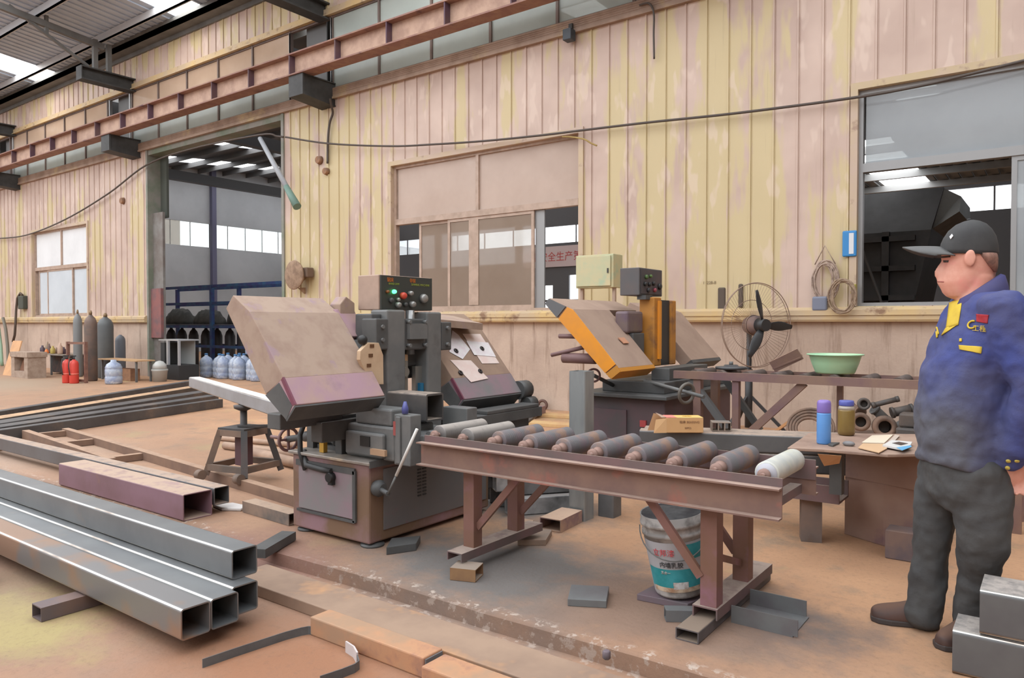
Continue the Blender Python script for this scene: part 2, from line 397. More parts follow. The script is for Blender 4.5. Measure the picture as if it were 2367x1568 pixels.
for a, b in ((X0, -17.96), (-12.58, X1)): lw.box(a, b, YW, YW + .24, 0, 1.34)
st(lw, 'wall_back_base', PLAST)
sl = MB()
for a, b in ((X0, -17.98), (-12.56, X1)):
    sl.prism([(a, YW + .2, 1.5), (a, YW - .05, 1.49), (a, YW - .10, 1.455), (a, YW - .10, 1.345), (a, YW - .085, 1.32), (a, YW + .2, 1.32)], (b - a, 0, 0))
    sl.box(a, b, YW - .115, YW - .10, 1.395, 1.402)
st(sl, 'trim_1', SILLM)
tr = MB(); tr.box(X0, X1, YW - .06, YW + .12, 5.56, 5.72); tr.box(X0, X1, YW - .075, YW - .0, 5.52, 5.56)
for k in range(4): tr.box(X0, X1, YW - .066, YW - .06, 5.60 + k * .03, 5.606 + k * .03)
st(tr, 'trim_2', TRIM)
tr = MB(); tr.box(X0, X1, YW - .05, YW + .1, 7.10, 7.24); tr.box(X0, X1, YW - .085, YW - .05, 7.10, 7.125)
st(tr, 'trim_3', SILLM)

# clerestory band: mullions and panes between the columns
MUL = [-9.82 - 1.262 * i for i in range(-6, 29)]
cm = MB()
for x in MUL:
    cm.box(x - .022, x + .022, YW - .02, YW + .05, 5.72, 7.10)
cm.box(X0, X1, YW - .01, YW + .05, 5.72, 5.75); cm.box(X0, X1, YW - .01, YW + .05, 7.06, 7.10)
cw = st(cm, 'window_4', M('clerestory_frame', (120, 100, 92), .6, c2=(100, 88, 82), sc=3))
gm = MB(); gb = MB(); cbm = MB()
for a, b in zip(sorted(MUL), sorted(MUL)[1:]):
    skip = [(-19.8, -18.75), (-12.35, -11.1), (-27.2, -26.0)]
    seg = [(a + .022, b - .022)]
    for (u, q) in skip:
        ns = []
        for s0, s1 in seg:
            if q <= s0 or u >= s1: ns.append((s0, s1))
            else:
                if s0 < u: ns.append((s0, u))
                if q < s1: ns.append((q, s1))
        seg = ns
    for s0, s1 in seg:
        if s1 < -12.2: gm.box(s0, s1, YW + .012, YW + .018, 5.75, 6.46); gb.box(s0, s1, YW + .012, YW + .018, 6.50, 7.06); cbm.box(s0, s1, YW - .015, YW + .04, 6.46, 6.50)
        else: gm.box(s0, s1, YW + .012, YW + .018, 5.75, 7.06)
gm.build('window_pane', GL_CLER, cw); gb.build('upper_window_pane', GL_CLB, cw); cbm.build('transom', SILLM, cw)
sm = MB()
for (u, q) in [(-19.8, -18.75), (-12.35, -11.1), (-27.2, -26.0)]:
    for x in (u, q): sm.box(x - .025, x + .025, YW - .02, YW + .05, 5.75, 7.06)
sm.build('sash_stile', FRAMEG, cw)

# window surrounds and sashes
def surround(mb, o, w_=.075):
    x0, x1, z0, z1 = o
    mb.box(x0 - w_, x0, YW - .03, YW - .001, z0, z1); mb.box(x1, x1 + w_, YW - .03, YW - .001, z0, z1); mb.box(x0 - w_, x1 + w_, YW - .03, YW - .001, z1, z1 + w_); mb.box(x0, x0 + .004, YW - .03, YW + .14, z0, z1); mb.box(x1 - .004, x1, YW - .03, YW + .14, z0, z1); mb.box(x0 + .004, x1 - .004, YW - .03, YW + .14, z1 - .004, z1)
def sash(x0, x1, z0, z1, y, fw=.05): 
    m = MB(); m.box(x0, x0 + fw, y, y + .03, z0, z1); m.box(x1 - fw, x1, y, y + .03, z0, z1); m.box(x0 + fw, x1 - fw, y, y + .03, z0, z0 + fw); m.box(x0 + fw, x1 - fw, y, y + .03, z1 - fw, z1); return m
def pane(x0, x1, z0, z1, y): return MB().box(x0, x1, y, y + .006, z0, z1)
SURRM = M('window_surround', (206, 182, 164), .6, c2=(206, 184, 146), sc=1.6, c3=(176, 150, 130), sc3=5, lo3=.6, hi3=.7)
def window(name, o, frm, ztr, xm, sashes, gu, gl, sm_=None):
    x0, x1, z0, z1 = o; m = MB(); surround(m, o); wdw = st(m, name, SURRM)
    f = MB(); y = YW + .05
    f.box(x0, x0 + .05, y, y + .09, z0, z1); f.box(x1 - .05, x1, y, y + .09, z0, z1); f.box(x0 + .05, x1 - .05, y, y + .09, z1 - .05, z1); f.box(x0 + .05, x1 - .05, y, y + .09, z0, z0 + .04)
    f.box(x0 + .05, x1 - .05, y - .01, y + .09, ztr, ztr + .10)
    for q in xm: f.box(q - .03, q + .03, y, y + .09, ztr + .10, z1 - .05)
    f.build('window_frame', frm, wdw)
    xs = [x0 + .05] + [q for q in xm] + [x1 - .05]
    for a, b in zip(xs, xs[1:]): pane(a + .02, b - .02, ztr + .10, z1 - .05, y + .04).build('upper_pane', gu, wdw)
    for (a, b, yo, g) in sashes:
        s_ = sash(a, b, z0 + .04, ztr, y + yo).build('sash', frm, wdw); pane(a + .05, b - .05, z0 + .09, ztr - .05, y + yo + .012).build('pane', g or gl, s_)
    return wdw
window('window_1', OPEN[0], FRAMEM, 2.86, [-22.9], [(-24.5, -23.85, .04, None), (-23.85, -22.2, .01, None), (-22.25, -21.2, .045, None)], GL_LEFTW, GL_LEFT)
window('window_2', OPEN[2], FRAMEM, 3.04, [-7.62], [(-8.95, -8.22, .045, None), (-8.26, -6.5, .008, None)], GL_UP, GL_LOW)
w2 = bpy.data.objects['window_2']
MB().box(-7.80, -7.60, YW + .058, YW + .075, 1.6, 2.99).build('sash_stile', FRAMEM, w2)
MB().box(-6.5, -6.33, YW + .095, YW + .125, 1.54, 3.04).build('sash_edge', FRAMEG, w2)
window('window_3', OPEN[3], FRAMEG, 3.05, [], [(-.42, 1.85, .01, None)], GL_GREY, GL_GREY)
# doorway lining
dm = MB()
dm.box(-17.96 - .02, -17.90, YW - .03, YW + .30, 0, 5.52); dm.box(-12.64, -12.56, YW - .03, YW + .30, 0, 5.52); dm.box(-17.9, -12.64, YW, YW + .3, 5.40, 5.52)
st(dm, 'door_1', M('doorway_jamb', (150, 146, 138), .6, c2=(120, 132, 112), sc=2))
jm = MB(); jm.box(-17.90, -17.62, YW + .30, YW + .36, 3.9, 5.4); jm.build('upper_jamb', M('jamb_black', (80, 84, 76), .7), bpy.data.objects['door_1']); jm = MB()
jm.box(-17.9, -17.45, YW + .10, YW + .16, 0, 4.0)
jm.build('jamb_plate', M('jamb_grey', (142, 140, 136), .7, c2=(120, 110, 104), sc=2.5), bpy.data.objects['door_1'])
MB().box(-17.97, -17.44, YW + .03, YW + .098, .95, 2.15).build('painted_band', M('jamb_red', (150, 96, 92), .7, c2=(120, 92, 94), sc=4), bpy.data.objects['door_1'])

# wall behind the camera with its own window band, and an unseen right end wall added to block light
ob = MB(); ob.box(-60, 6, -14.2, -14.0, -.07, 4.6); ob.box(-60, 6, -14.2, -14.0, 6.6, 9.0)
for i in range(12): ob.box(-60 + i * 6, -59.6 + i * 6, -14.2, -14.0, 4.6, 6.6)
st(ob, 'wall_front', M('far_wall_sheet', (176, 164, 152), .7))
st(MB().box(5.6, 5.8, -14, 9.5, -.07, 9.0), 'wall_right', M('end_wall_sheet', (150, 140, 132), .7))
st(MB().box(-46.3, -46.1, -14, 26, -.07, 9.5), 'wall_left', M('far_wall_sheet', (176, 164, 152), .7))

# roof over the wall side of the hall: sheets, purlins, skylight strips, eave beam
ZR = lambda y: 8.2 + .1 * (YW - y)
rf = MB(); YF = 6.35
SKY = [(-23.6, -22.25), (-16.1, -15.05), (-30.9, -29.6), (-38.0, -36.9), (-8.8, -7.6), (-1.5, -.3)]
xs = [X0] + [v for s_ in sorted(SKY) for v in s_] + [5.6]
for a, b in zip(xs[::2], xs[1::2]):
    k = int((b - a) / .25)
    for i in range(k):
        u0, u1 = a + (b - a) * i / k, a + (b - a) * (i + 1) / k
        rf.hexa([(u0, YF, ZR(YF)), (u1, YF, ZR(YF)), (u1, YW + .1, ZR(YW + .1)), (u0, YW + .1, ZR(YW + .1))], [(u0, YF, ZR(YF) + .05), (u1, YF, ZR(YF) + .05), (u1, YW + .1, ZR(YW) + .05), (u0, YW + .1, ZR(YW) + .05)])
        rf.hexa([(u0, YF, ZR(YF) - .03), (u0 + .05, YF, ZR(YF) - .03), (u0 + .05, YW, ZR(YW) - .03), (u0, YW, ZR(YW) - .03)], [(u0, YF, ZR(YF)), (u0 + .05, YF, ZR(YF)), (u0 + .05, YW, ZR(YW)), (u0, YW, ZR(YW))])
st(rf, 'ceiling', ROOFM)
SKYM = M('skylight_sheet', (255, 255, 255), .5, emit=((255, 255, 252), 3.0))
sk = MB()
for a, b in SKY: sk.hexa([(a, YF, ZR(YF) + .02), (b, YF, ZR(YF) + .02), (b, YW, ZR(YW) + .02), (a, YW, ZR(YW) + .02)], [(a, YF, ZR(YF) + .03), (b, YF, ZR(YF) + .03), (b, YW, ZR(YW) + .03), (a, YW, ZR(YW) + .03)])
st(sk, 'window_5', SKYM)
pu = MB()
for y in (8.55, 7.15): pu.box(X0, 5.6, y - .03, y + .03, ZR(y) - .20, ZR(y) - .03); pu.box(X0, 5.6, y - .03, y + .06, ZR(y) - .20, ZR(y) - .19)
st(pu, 'trim_4', M('purlin_steel', (190, 192, 196), .5))
eb = MB(); eb.box(X0, 5.6, YW - .32, YW, 8.0, 8.12); eb.box(X0, 5.6, YW - .32, YW - .28, 8.0, 8.2); eb.box(X0, 5.6, YW - .05, YW, 7.9, 8.2)
st(eb, 'trim_5', GREYST)
# ------------------------------------------------------------------ the next hall, seen through the doorway and windows
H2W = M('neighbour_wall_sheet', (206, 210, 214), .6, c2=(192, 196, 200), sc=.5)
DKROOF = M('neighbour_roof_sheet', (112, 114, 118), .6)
XE = -32.0
nw = MB()
nw.box(XE - .1, XE, 9.54, 34, 0, 4.85); nw.box(XE - .1, XE, 9.54, 34, 5.95, 9.6)
for y in (19.62, 25.5, 14.0): nw.box(XE - .1, XE, y - .09, y + .09, 4.85, 5.95)
st(nw, 'wall_neighbour_end', H2W)
wm = MB()
for i in range(26):
    y = 10 + i * .95
    wm.box(XE - .06, XE - .03, y - .012, y + .012, 4.85, 5.95)
wnd = st(wm, 'window_6', FRAMEG)
MB().box(XE - .05, XE - .044, 10, 34, 4.85, 5.95).build('pane', glassy('clear_band_glass', (235, 235, 235), .25, .05), wnd)
cb = MB(); cb.box(XE + .02, XE + .22, 19.5, 19.72, 0, 8.6); cb.box(XE + .02, XE + .22, 25.4, 25.6, 0, 8.6)
st(cb, 'trim_6', M('blue_grey_column', (112, 112, 140), .5))
# back wall of the next hall (y = 26) with lit band, doorways and the banner
fb = MB(); YB = 26.0
fb.box(XE, 6, YB, YB + .1, 3.5, 4.65); fb.box(XE, 6, YB, YB + .1, 5.35, 9.6)
dw = [(-17.9, -17.2, .4, 2.9), (-16.2, -15.65, 1.2, 3.35), (-4.1, -2.2, 4.0, 5.3)]
segs = [(XE, -18.0), (-17.1, -16.3), (-15.5, 6)]
for a, b in segs: fb.box(a, b, YB, YB + .1, 0, 3.5)
fb.box(-18.0, -17.1, YB, YB + .1, 2.9, 3.5); fb.box(-16.3, -15.5, YB, YB + .1, 3.3, 3.5); fb.box(-16.3, -15.5, YB, YB + .1, 0, 1.0)
fb.box(-18.0, -17.1, YB, YB + .1, 0, .3); fb.box(-18.0, -17.1, YB + .02, YB + .06, 2.2, 2.3); fb.box(-16.3, -15.5, YB + .02, YB + .06, 2.2, 2.3)
for i in range(22): fb.box(XE + i * 1.6, XE + i * 1.6 + .05, YB + .02, YB + .06, 4.65, 5.35)
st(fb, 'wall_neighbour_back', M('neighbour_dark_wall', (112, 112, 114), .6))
st(MB().box(5.6, 5.8, 9.56, 26, 0, 9.6), 'wall_neighbour_right', H2W)
# window of the next hall behind the right-hand opening
# roof of the next hall: dark sheets, skylight strips along y, deep purlins along x, rafters
ZN = lambda y: 7.6 + .085 * min(y - 9.5, 34 - y)
rn = MB(); sn = MB(); pn = MB(); an = MB()
ys = [9.6, 13, 17, 21.75, 26, 34]
sky2 = [(-30.6, -29.4), (-26.2, -25.0), (-21.8, -20.6), (-17.4, -16.2), (-13.0, -11.8), (-8.6, -7.4), (-4.2, -3.0)]
def slab(mb, a, b, dz=0.0, th=.04):
    for y0, y1 in zip(ys, ys[1:]): mb.hexa([(a, y0, ZN(y0) + dz), (b, y0, ZN(y0) + dz), (b, y1, ZN(y1) + dz), (a, y1, ZN(y1) + dz)], [(a, y0, ZN(y0) + dz + th), (b, y0, ZN(y0) + dz + th), (b, y1, ZN(y1) + dz + th), (a, y1, ZN(y1) + dz + th)])
prev = XE
for a, b in sky2: slab(rn, prev, a); slab(sn, a, b, .02); prev = b
slab(rn, prev, 6)
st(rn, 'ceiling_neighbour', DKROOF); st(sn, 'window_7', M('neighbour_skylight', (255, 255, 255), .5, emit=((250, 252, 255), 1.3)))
y = 10.2
while y < 34: pn.box(XE, 6, y - .03, y + .03, ZN(y) - .22, ZN(y) - .02); y += 1.25
st(pn, 'trim_7', M('neighbour_purlin', (120, 120, 120), .6))
for x in (-28.4, -21.1, -13.8, -6.5, .8):
    an.box(x - .12, x + .12, 9.6, 34, 7.05, 7.4); an.box(x - .16, x + .16, 9.6, 34, 7.02, 7.06)
    an.box(x - .15, x + .15, 25.6, 25.9, 0, 7.1)
st(an, 'trim_8', M('neighbour_rafter', (74, 74, 76), .6))
# banner with red characters on the back wall
bn = thing('banner', (-16.9, YB - .05, 4.0), 'long white banner with red characters hung under the bright window band beyond the middle window', 'banner')
MB().box(-18.6, -15.2, YB - .06, YB - .04, 3.66, 4.52).build('cloth', M('banner_cloth', (246, 224, 222), .7), bn)
text('质量安全生产第一', 'lettering', .42, (-16.9, YB - .065, 4.06), (1, 0, 0), (0, 0, 1), M('banner_red', (226, 96, 92), .6), bn)
# dark machine body behind the right-hand window
DKM = M('hulking_dark_metal', (78, 78, 80), .55, c2=(60, 60, 62), sc=2)
hk = thing('metal_hopper', (-2.9, 13.6, 0), 'huge black ribbed metal hopper standing behind the open pane beside the man', 'hopper')
m = MB(); m.hexa([(-6.2, 12.6, .9), (-1.9, 12.6, .9), (-1.9, 14.6, .9), (-6.2, 14.6, .9)], [(-6.2, 12.6, 2.7), (-1.55, 12.6, 2.7), (-1.55, 14.6, 2.7), (-6.2, 14.6, 2.7)])
m.hexa([(-6.2, 12.6, 2.7), (-1.55, 12.6, 2.7), (-1.55, 14.6, 2.7), (-6.2, 14.6, 2.7)], [(-6.2, 12.9, 3.36), (-1.42, 12.9, 3.36), (-1.42, 14.4, 3.36), (-6.2, 14.4, 3.36)])
m.build('body', DKM, hk)
m = MB()
for z in (1.2, 1.65, 2.1, 2.55): m.box(-6.2, -1.75, 12.5, 12.6, z, z + .08)
for x in (-5.6, -4.4, -3.2, -2.2): m.box(x, x + .1, 12.5, 12.6, .9, 2.7)
m.build('rib', DKM, hk)
for x in (-5.9, -2.3):
    for y in (12.8, 14.4): MB().box(x - .1, x + .1, y - .1, y + .1, 0, .92).build('leg', DKM, hk)
MB().hexa([(-1.55, 12.7, 2.72), (-1.2, 12.7, 2.95), (-1.2, 14.4, 2.95), (-1.55, 14.4, 2.72)], [(-1.42, 12.9, 3.34), (-1.2, 12.9, 3.2), (-1.2, 14.3, 3.2), (-1.42, 14.3, 3.34)]).build('chute_lip', GREYST, hk)
cz = MB()
for y in (12.6, 13.8, 15.0, 16.4): cz.box(-6.5, 5.5, y - .04, y + .04, 3.93, 4.05)
st(cz, 'trim_9', M('canopy_purlin', (206, 206, 204), .6))
cz = MB()
for a, b in ((-6.5, -2.85), (-2.05, 5.5)): 
    n_ = int((b - a) / .2)
    for i in range(n_): u = a + (b - a) * i / n_; cz.box(u, u + (b - a) / n_ * .55, 12.3, 17.0, 4.06, 4.09); cz.box(u + (b - a) / n_ * .55, u + (b - a) / n_, 12.3, 17.0, 4.10, 4.13)
st(cz, 'ceiling_canopy', M('canopy_sheet', (150, 150, 148), .6))
st(MB().box(-2.85, -2.05, 12.3, 17.0, 4.07, 4.09), 'window_8', bpy.data.materials['neighbour_skylight'])
cz = MB()
for x in (-6.4, 5.3):
    for y in (12.6, 16.4): cz.box(x - .05, x + .05, y - .05, y + .05, 0, 3.93)
st(cz, 'column_2', GREYST)
tg(MB().tube([(-2.75, 11.2, 3.45), (-2.3, 11.25, 2.55), (-1.85, 11.3, 1.2), (-1.7, 11.35, .0)], .018, 6).build('rod', M('rod_dull', (96, 94, 92), .5)), 'thin slanting rod leaning across the dark opening behind the man', 'rod')
# blue rack with dark gas bottles beyond the doorway
BLUE = M('rack_blue', (62, 66, 128), .5, c2=(60, 110, 150), sc=3)
YR = 12.3
rk = thing('storage_rack', (-20, YR, 0), 'blue steel storage rack with three rails standing beyond the open doorway', 'rack')
for x in (-23.6, -20.1, -16.6, -13.4):
    for y in (YR, YR + .9): MB().box(x - .05, x + .05, y - .05, y + .05, 0, 2.42).build('post', BLUE, rk)
for z in (.62, 1.2, 1.9, 2.40):
    m = MB(); m.box(-23.6, -13.4, YR - .04, YR + .0, z - .04, z + .04); m.box(-23.6, -13.4, YR + .9, YR + .94, z - .04, z + .04); m.build('rail', BLUE, rk)
MB().box(-23.6, -13.4, YR + .01, YR + .89, 1.24, 1.27).build('shelf', M('rack_shelf', (90, 90, 100), .7), rk)
GASD = M('dark_gas_bottle', (66, 66, 70), .5, c2=(86, 84, 88), sc=2)
g0 = None
random.seed(11)
for i in range(15):
    x = -23.2 + i * .66
    if g0 is None:
        g0 = thing('gas_bottle', (x, YR + .45, 0), 'tall dark gas bottle in the row inside the blue rack', 'gas bottle', 'dark gas bottles in the blue rack')
        MB().lathe([(.14, 0), (.15, .02), (.15, .92), (.11, 1.05), (.05, 1.12), (.04, 1.16)], 16, (x, YR + .45, 0)).build('body', GASD, g0)
        MB().lathe([(.03, 1.16), (.035, 1.18), (.02, 1.21)], 10, (x, YR + .45, 0)).build('valve', GREYST, g0)
    else: dup(g0, (x + random.uniform(-.05, .05), YR + .45, 0))
TARP = M('dark_tarp', (70, 70, 68), .8, c2=(90, 88, 84), sc=3)
def lump(name, c, sx, sy, h, mat, label, cat, seed, group=None, zb=None):
    random.seed(seed); m = MB(); n, k = 20, 7; rings = []
    for j in range(k + 1):
        t = j / k; r = math.cos(t * PI / 2 * .96); z = c[2] + h * math.sin(t * PI / 2)
        rings.append([V((c[0] + sx * r * math.cos(2 * PI * i / n) * (1 + .12 * math.sin(3.1 * i + seed) * (1 - t)), c[1] + sy * r * math.sin(2 * PI * i / n) * (1 + .1 * math.cos(2.3 * i + seed)), z + h * .10 * math.sin(1.7 * i + 2 * j + seed) * t * (1 - t) * 4)) for i in range(n)])
    m.loft(rings); return tg(m.build(name, mat, loc=c), label, cat, group)
for i, (x, sx, h) in enumerate(((-22.65, .68, .5), (-21.0, .68, .45), (-19.1, .74, .6), (-17.5, .68, .48))):
    lump('tarp_bundle', (x, YR + .45, 1.274), sx, .34, h, TARP, 'dark tarp bundle on the blue rack shelf, ' + ('beside the far end post', 'second from the far end post', 'tallest of the bundles', 'partly hidden by the saw cover')[i], 'bundle', 20 + i, 'tarp bundles on the blue rack')
# big plastic water bottles heaped in the doorway
JUG = M('blue_clear_plastic', (186, 196, 210), .25, c2=(150, 164, 196), sc=6, c3=(226, 232, 238), sc3=9, spec=.6)
jg = None
def jug(x, y, z=0.0, tilt=None):
    global jg
    if jg is None:
        jg = thing('water_jug', (x, y, z), 'clear bluish plastic water jug in the heap past the doorway', 'water jug', 'heap of plastic water jugs')
        MB().lathe([(.13, 0), (.158, .015), (.158, .12), (.15, .14), (.158, .16), (.158, .25), (.15, .27), (.158, .29), (.158, .38), (.12, .46), (.04, .52), (.035, .56)], 18, (x, y, z)).build('bottle', JUG, jg)
        MB().lathe([(.04, .54), (.04, .575), (.02, .58)], 12, (x, y, z)).build('neck_ring', M('jug_cap_blue', (80, 130, 180), .5), jg)
        return jg
    return dup(jg, (x, y, z), tilt if tilt else 0.0)
random.seed(21)
jugs = [(-16.5 + .335 * i + random.uniform(-.03, .03), 9.95 + .12 * (i % 2)) for i in range(10)] + [(-16.4 + .335 * i, 10.45 + .1 * (i % 2)) for i in range(10)]
for x, y in jugs: jug(x, y)
for i in range(6): jug(-15.05 + .335 * i, 10.22 + .03 * (i % 2), .585)
# ------------------------------------------------------------------ crane runway beam, brackets, roof ends, cables, things on the wall
cr = thing('crane_runway_beam', (-20, 8.65, 5.8), 'long rust-brown crane runway beam with stiffener plates carried on brackets along the wall', 'crane beam')
XA, XB = X0 + .2, -2.0
MB().box(XA, XB, 8.51, 8.79, 5.82, 5.845).build('bottom_flange', BRIDGE, cr)
MB().box(XA, XB, 8.51, 8.79, 6.195, 6.22).build('top_flange', BRIDGE, cr)
MB().box(XA, XB, 8.643, 8.657, 5.845, 6.195).build('web', M('beam_web', (206, 172, 150), .7, c2=(180, 146, 128), sc=4), cr)
MB().box(XA, XB, 8.61, 8.69, 6.22, 6.26).build('rail', M('rail_worn', (196, 176, 160), .4, .4), cr)
x = XA + .5
STF = M('stiffener_purple', (96, 70, 86), .6, c2=(110, 84, 84), sc=3)
while x < XB:
    MB().box(x - .012, x + .012, 8.52, 8.643, 5.845, 6.195).build('stiffener', STF, cr); x += 1.26
for i, x in enumerate((-25.7, -18.45, -11.2)):
    br = thing('crane_bracket', (x, YW, 5.4), ('dark steel bracket under the crane beam at the far end of the hall', 'dark steel bracket under the crane beam beside the doorway corner', 'dark steel bracket under the crane beam with a loose cable hanging from it')[i], 'bracket', 'crane beam brackets')
    m = MB(); m.prism([(x - .18, YW, 5.40), (x - .18, 8.58, 5.46), (x - .18, 8.58, 5.80), (x - .18, YW, 5.80)], (.03, 0, 0)); m.prism([(x + .15, YW, 5.40), (x + .15, 8.58, 5.46), (x + .15, 8.58, 5.80), (x + .15, YW, 5.80)], (.03, 0, 0)); m.build('side_plate', DARKST, br)
    MB().box(x - .20, x + .20, 8.54, YW, 5.80, 5.82).build('top_plate', DARKST, br)
    m = MB(); m.hexa([(x - .20, YW, 5.38), (x - .20, 8.58, 5.44), (x + .20, 8.58, 5.44), (x + .20, YW, 5.38)], [(x - .20, YW, 5.40), (x - .20, 8.58, 5.46), (x + .20, 8.58, 5.46), (x + .20, YW, 5.40)]); m.box(x - .20, x + .20, 8.54, 8.58, 5.44, 5.80); m.build('bottom_plate', DARKST, br)
# steel columns in the wall behind the brackets
cm_ = MB()
for x in (-26.6, -19.3, -11.7):
    cm_.box(x - .30, x + .30, YW + .12, YW + .14, 0, 8.2); cm_.box(x - .30, x + .30, YW + .36, YW + .38, 0, 8.2); cm_.box(x - .01, x + .01, YW + .14, YW + .36, 0, 8.2)
st(cm_, 'column_1', M('column_grey', (104, 104, 104), .6))
# roof beam ends with their posts and rods
for i, x in enumerate((-25.9, -18.6, -11.3)):
    tb = thing('roof_truss', (x, 8.6, 7.06), ('dark roof beam end with braces high on the wall, furthest along the hall', 'dark roof beam end with posts and braces above the doorway', 'dark roof beam end high on the wall above the hanging cable')[i], 'roof beam', 'roof beam ends')
    m = MB(); m.box(x - .02, x + .02, 8.05, YW, 7.06, 7.34); m.box(x - .14, x + .14, 8.05, YW, 7.33, 7.36); m.box(x - .14, x + .14, 8.05, YW, 7.04, 7.07); m.box(x - .14, x + .14, 8.03, 8.05, 7.04, 7.36); m.build('beam_end', DARKST, tb)
    for y in (8.4, 8.72): MB().box(x - .05, x + .05, y - .05, y + .05, 7.36, ZR(y) - .21).build('post', GREYST, tb)
    MB().bar((x, 8.25, 7.40), (x, 6.6, 8.28), .06).build('brace', GREYST, tb); MB().bar((x, 8.6, 7.95), (x, 4.6, 8.42), .10, .14).build('rafter', GREYST, tb)
    MB().bar((x, 7.35, 7.9), (x, 7.35, 8.3), .07).build('hanger', GREYST, tb)
CABLE = M('black_cable', (84, 74, 68), .6)
def cable(name, pts, r, label, mat=None, n=8, sm=6):
    P = [V(p) for p in pts]; out = []
    for i in range(len(P) - 1):
        p0, p1, p2, p3 = P[max(i - 1, 0)], P[i], P[i + 1], P[min(i + 2, len(P) - 1)]
        for k in range(sm):
            t = k / sm; out.append(.5 * ((2 * p1) + (p2 - p0) * t + (2 * p0 - 5 * p1 + 4 * p2 - p3) * t * t + (3 * p1 - p0 - 3 * p2 + p3) * t ** 3))
    out.append(P[-1]); return tg(MB().tube(out, r, n).build(name, mat or CABLE), label, 'cable')
cable('cable', [AY(660, 317, 9.12), AY(760, 332, 9.15), AY(900, 338, 9.16), AY(1000, 334, 9.16), AY(1120, 326, 9.17), AY(1250, 313, 9.17), AY(1340, 302, 9.2), AY(1500, 283, 9.2), AY(1700, 262, 9.2), AY(1960, 228, 9.2), AY(2120, 200, 9.16), AY(2240, 172, 9.16), AY(2400, 132, 9.16)], .017, 'long dark cable sagging across the panels from the doorway to the window by the man')
cable('cable', [AY(-10, 552, 9.2), AY(60, 544, 9.2), AY(150, 508, 9.2), AY(250, 448, 9.2), AY(338, 382, 9.2), AY(440, 345, 9.12), AY(600, 312, 9.0), AY(640, 315, 9.06), AY(655, 317, 9.1)], .02, 'thin dark cable running from the wall past the small window across the doorway')
cable('cable', [AY(1300, 316, 9.22), AY(1322, 317, 9.22), AY(1350, 322, 9.17), AY(1366, 331, 9.19), AY(1380, 337, 9.22)], .012, 'short yellow cable end sticking out by the window corner', M('yellow_cable', (176, 150, 88), .6))
cable('cable', [AY(1478, 12, 9.2), AY(1500, 8, 9.2), AY(1511, 30, 9.2), AY(1511, 80, 9.21), AY(1512, 136, 9.22)], .014, 'short dark wire hanging straight down over the panels from the clerestory')
cable('cable', [AY(763, 228, 9.1), AY(766, 245, 9.16), AY(769, 262, 9.24), AY(762, 285, 9.24), AY(758, 325, 9.25), AY(757, 378, 9.25)], .022, 'thick dark cable dangling from the bracket above the doorway corner')
for (px, py, r, lb) in ((741, 371, .085, 'rusty junction cover on the panels under the sagging cable'), (757, 397, .075, 'small brown stub plate below the dangling cable'), (286, 465, .09, 'small brown plate on the panels beside the doorway')):
    p = AY(px, py, 9.30); m = MB(); m.cyl((p.x, 9.30, p.z), (p.x, 9.22, p.z), r, r * .8, 12); tg(m.build('junction_cover', M('rust_patch', (164, 120, 88), .8, c2=(130, 104, 88), sc=12), loc=(p.x, 9.3, p.z)), lb, 'wall fitting')
p = AY(1318, 80, 9.2); bx = thing('wall_lamp', p, 'small dark floodlight under the clerestory sill above the middle window', 'lamp')
m = MB(); m.box(p.x - .07, p.x + .07, 9.10, 9.24, p.z - .10, p.z + .06); m.build('housing', M('flood_dark', (66, 74, 82), .5), bx, bevel=.01); MB().box(p.x - .03, p.x + .03, 9.2, 9.30, p.z + .03, p.z + .16).build('bracket', DARKST, bx)
# pole hanging at the doorway corner
a, b = AY(601, 320, 8.94), AY(687, 478, 8.75); pl = thing('hanging_pole', b, 'slanting pale pole with a greenish lower end hanging at the doorway corner', 'pole')
c_ = a.lerp(b, .72)
MB().cyl(a, c_, .045, .055, 12).build('shaft', M('pole_grey', (176, 180, 186), .5), pl); MB().cyl(c_, b, .056, .08, 12).build('sleeve', M('pole_green', (116, 146, 134), .6), pl)

# round horn on the wall
p = AY(695, 637, 9.2); hn = thing('wall_horn', (p.x, 9.3, p.z), 'dusty round horn fixed to the panels beside the doorway', 'horn')
HORN = M('horn_dust', (170, 142, 118), .85, c2=(138, 112, 92), sc=9)
MB().lathe([(.09, 0), (.12, .05), (.20, .13), (.27, .20), (.285, .23), (.27, .24), (.2, .25), (.05, .27)], 24, (p.x, 9.27, p.z), (0, -1, 0)).build('bell', HORN, hn)
MB().box(p.x + .16, p.x + .32, 9.1, 9.27, p.z - .05, p.z + .14).build('mount', M('horn_mount', (120, 98, 82), .8), hn, bevel=.02)
m = MB(); m.prism([(p.x - .1, 9.2, p.z - .24), (p.x + .1, 9.2, p.z - .24), (p.x + .05, 9.24, p.z - .36)], (0, .04, 0)); m.build('drip_lip', HORN, hn)
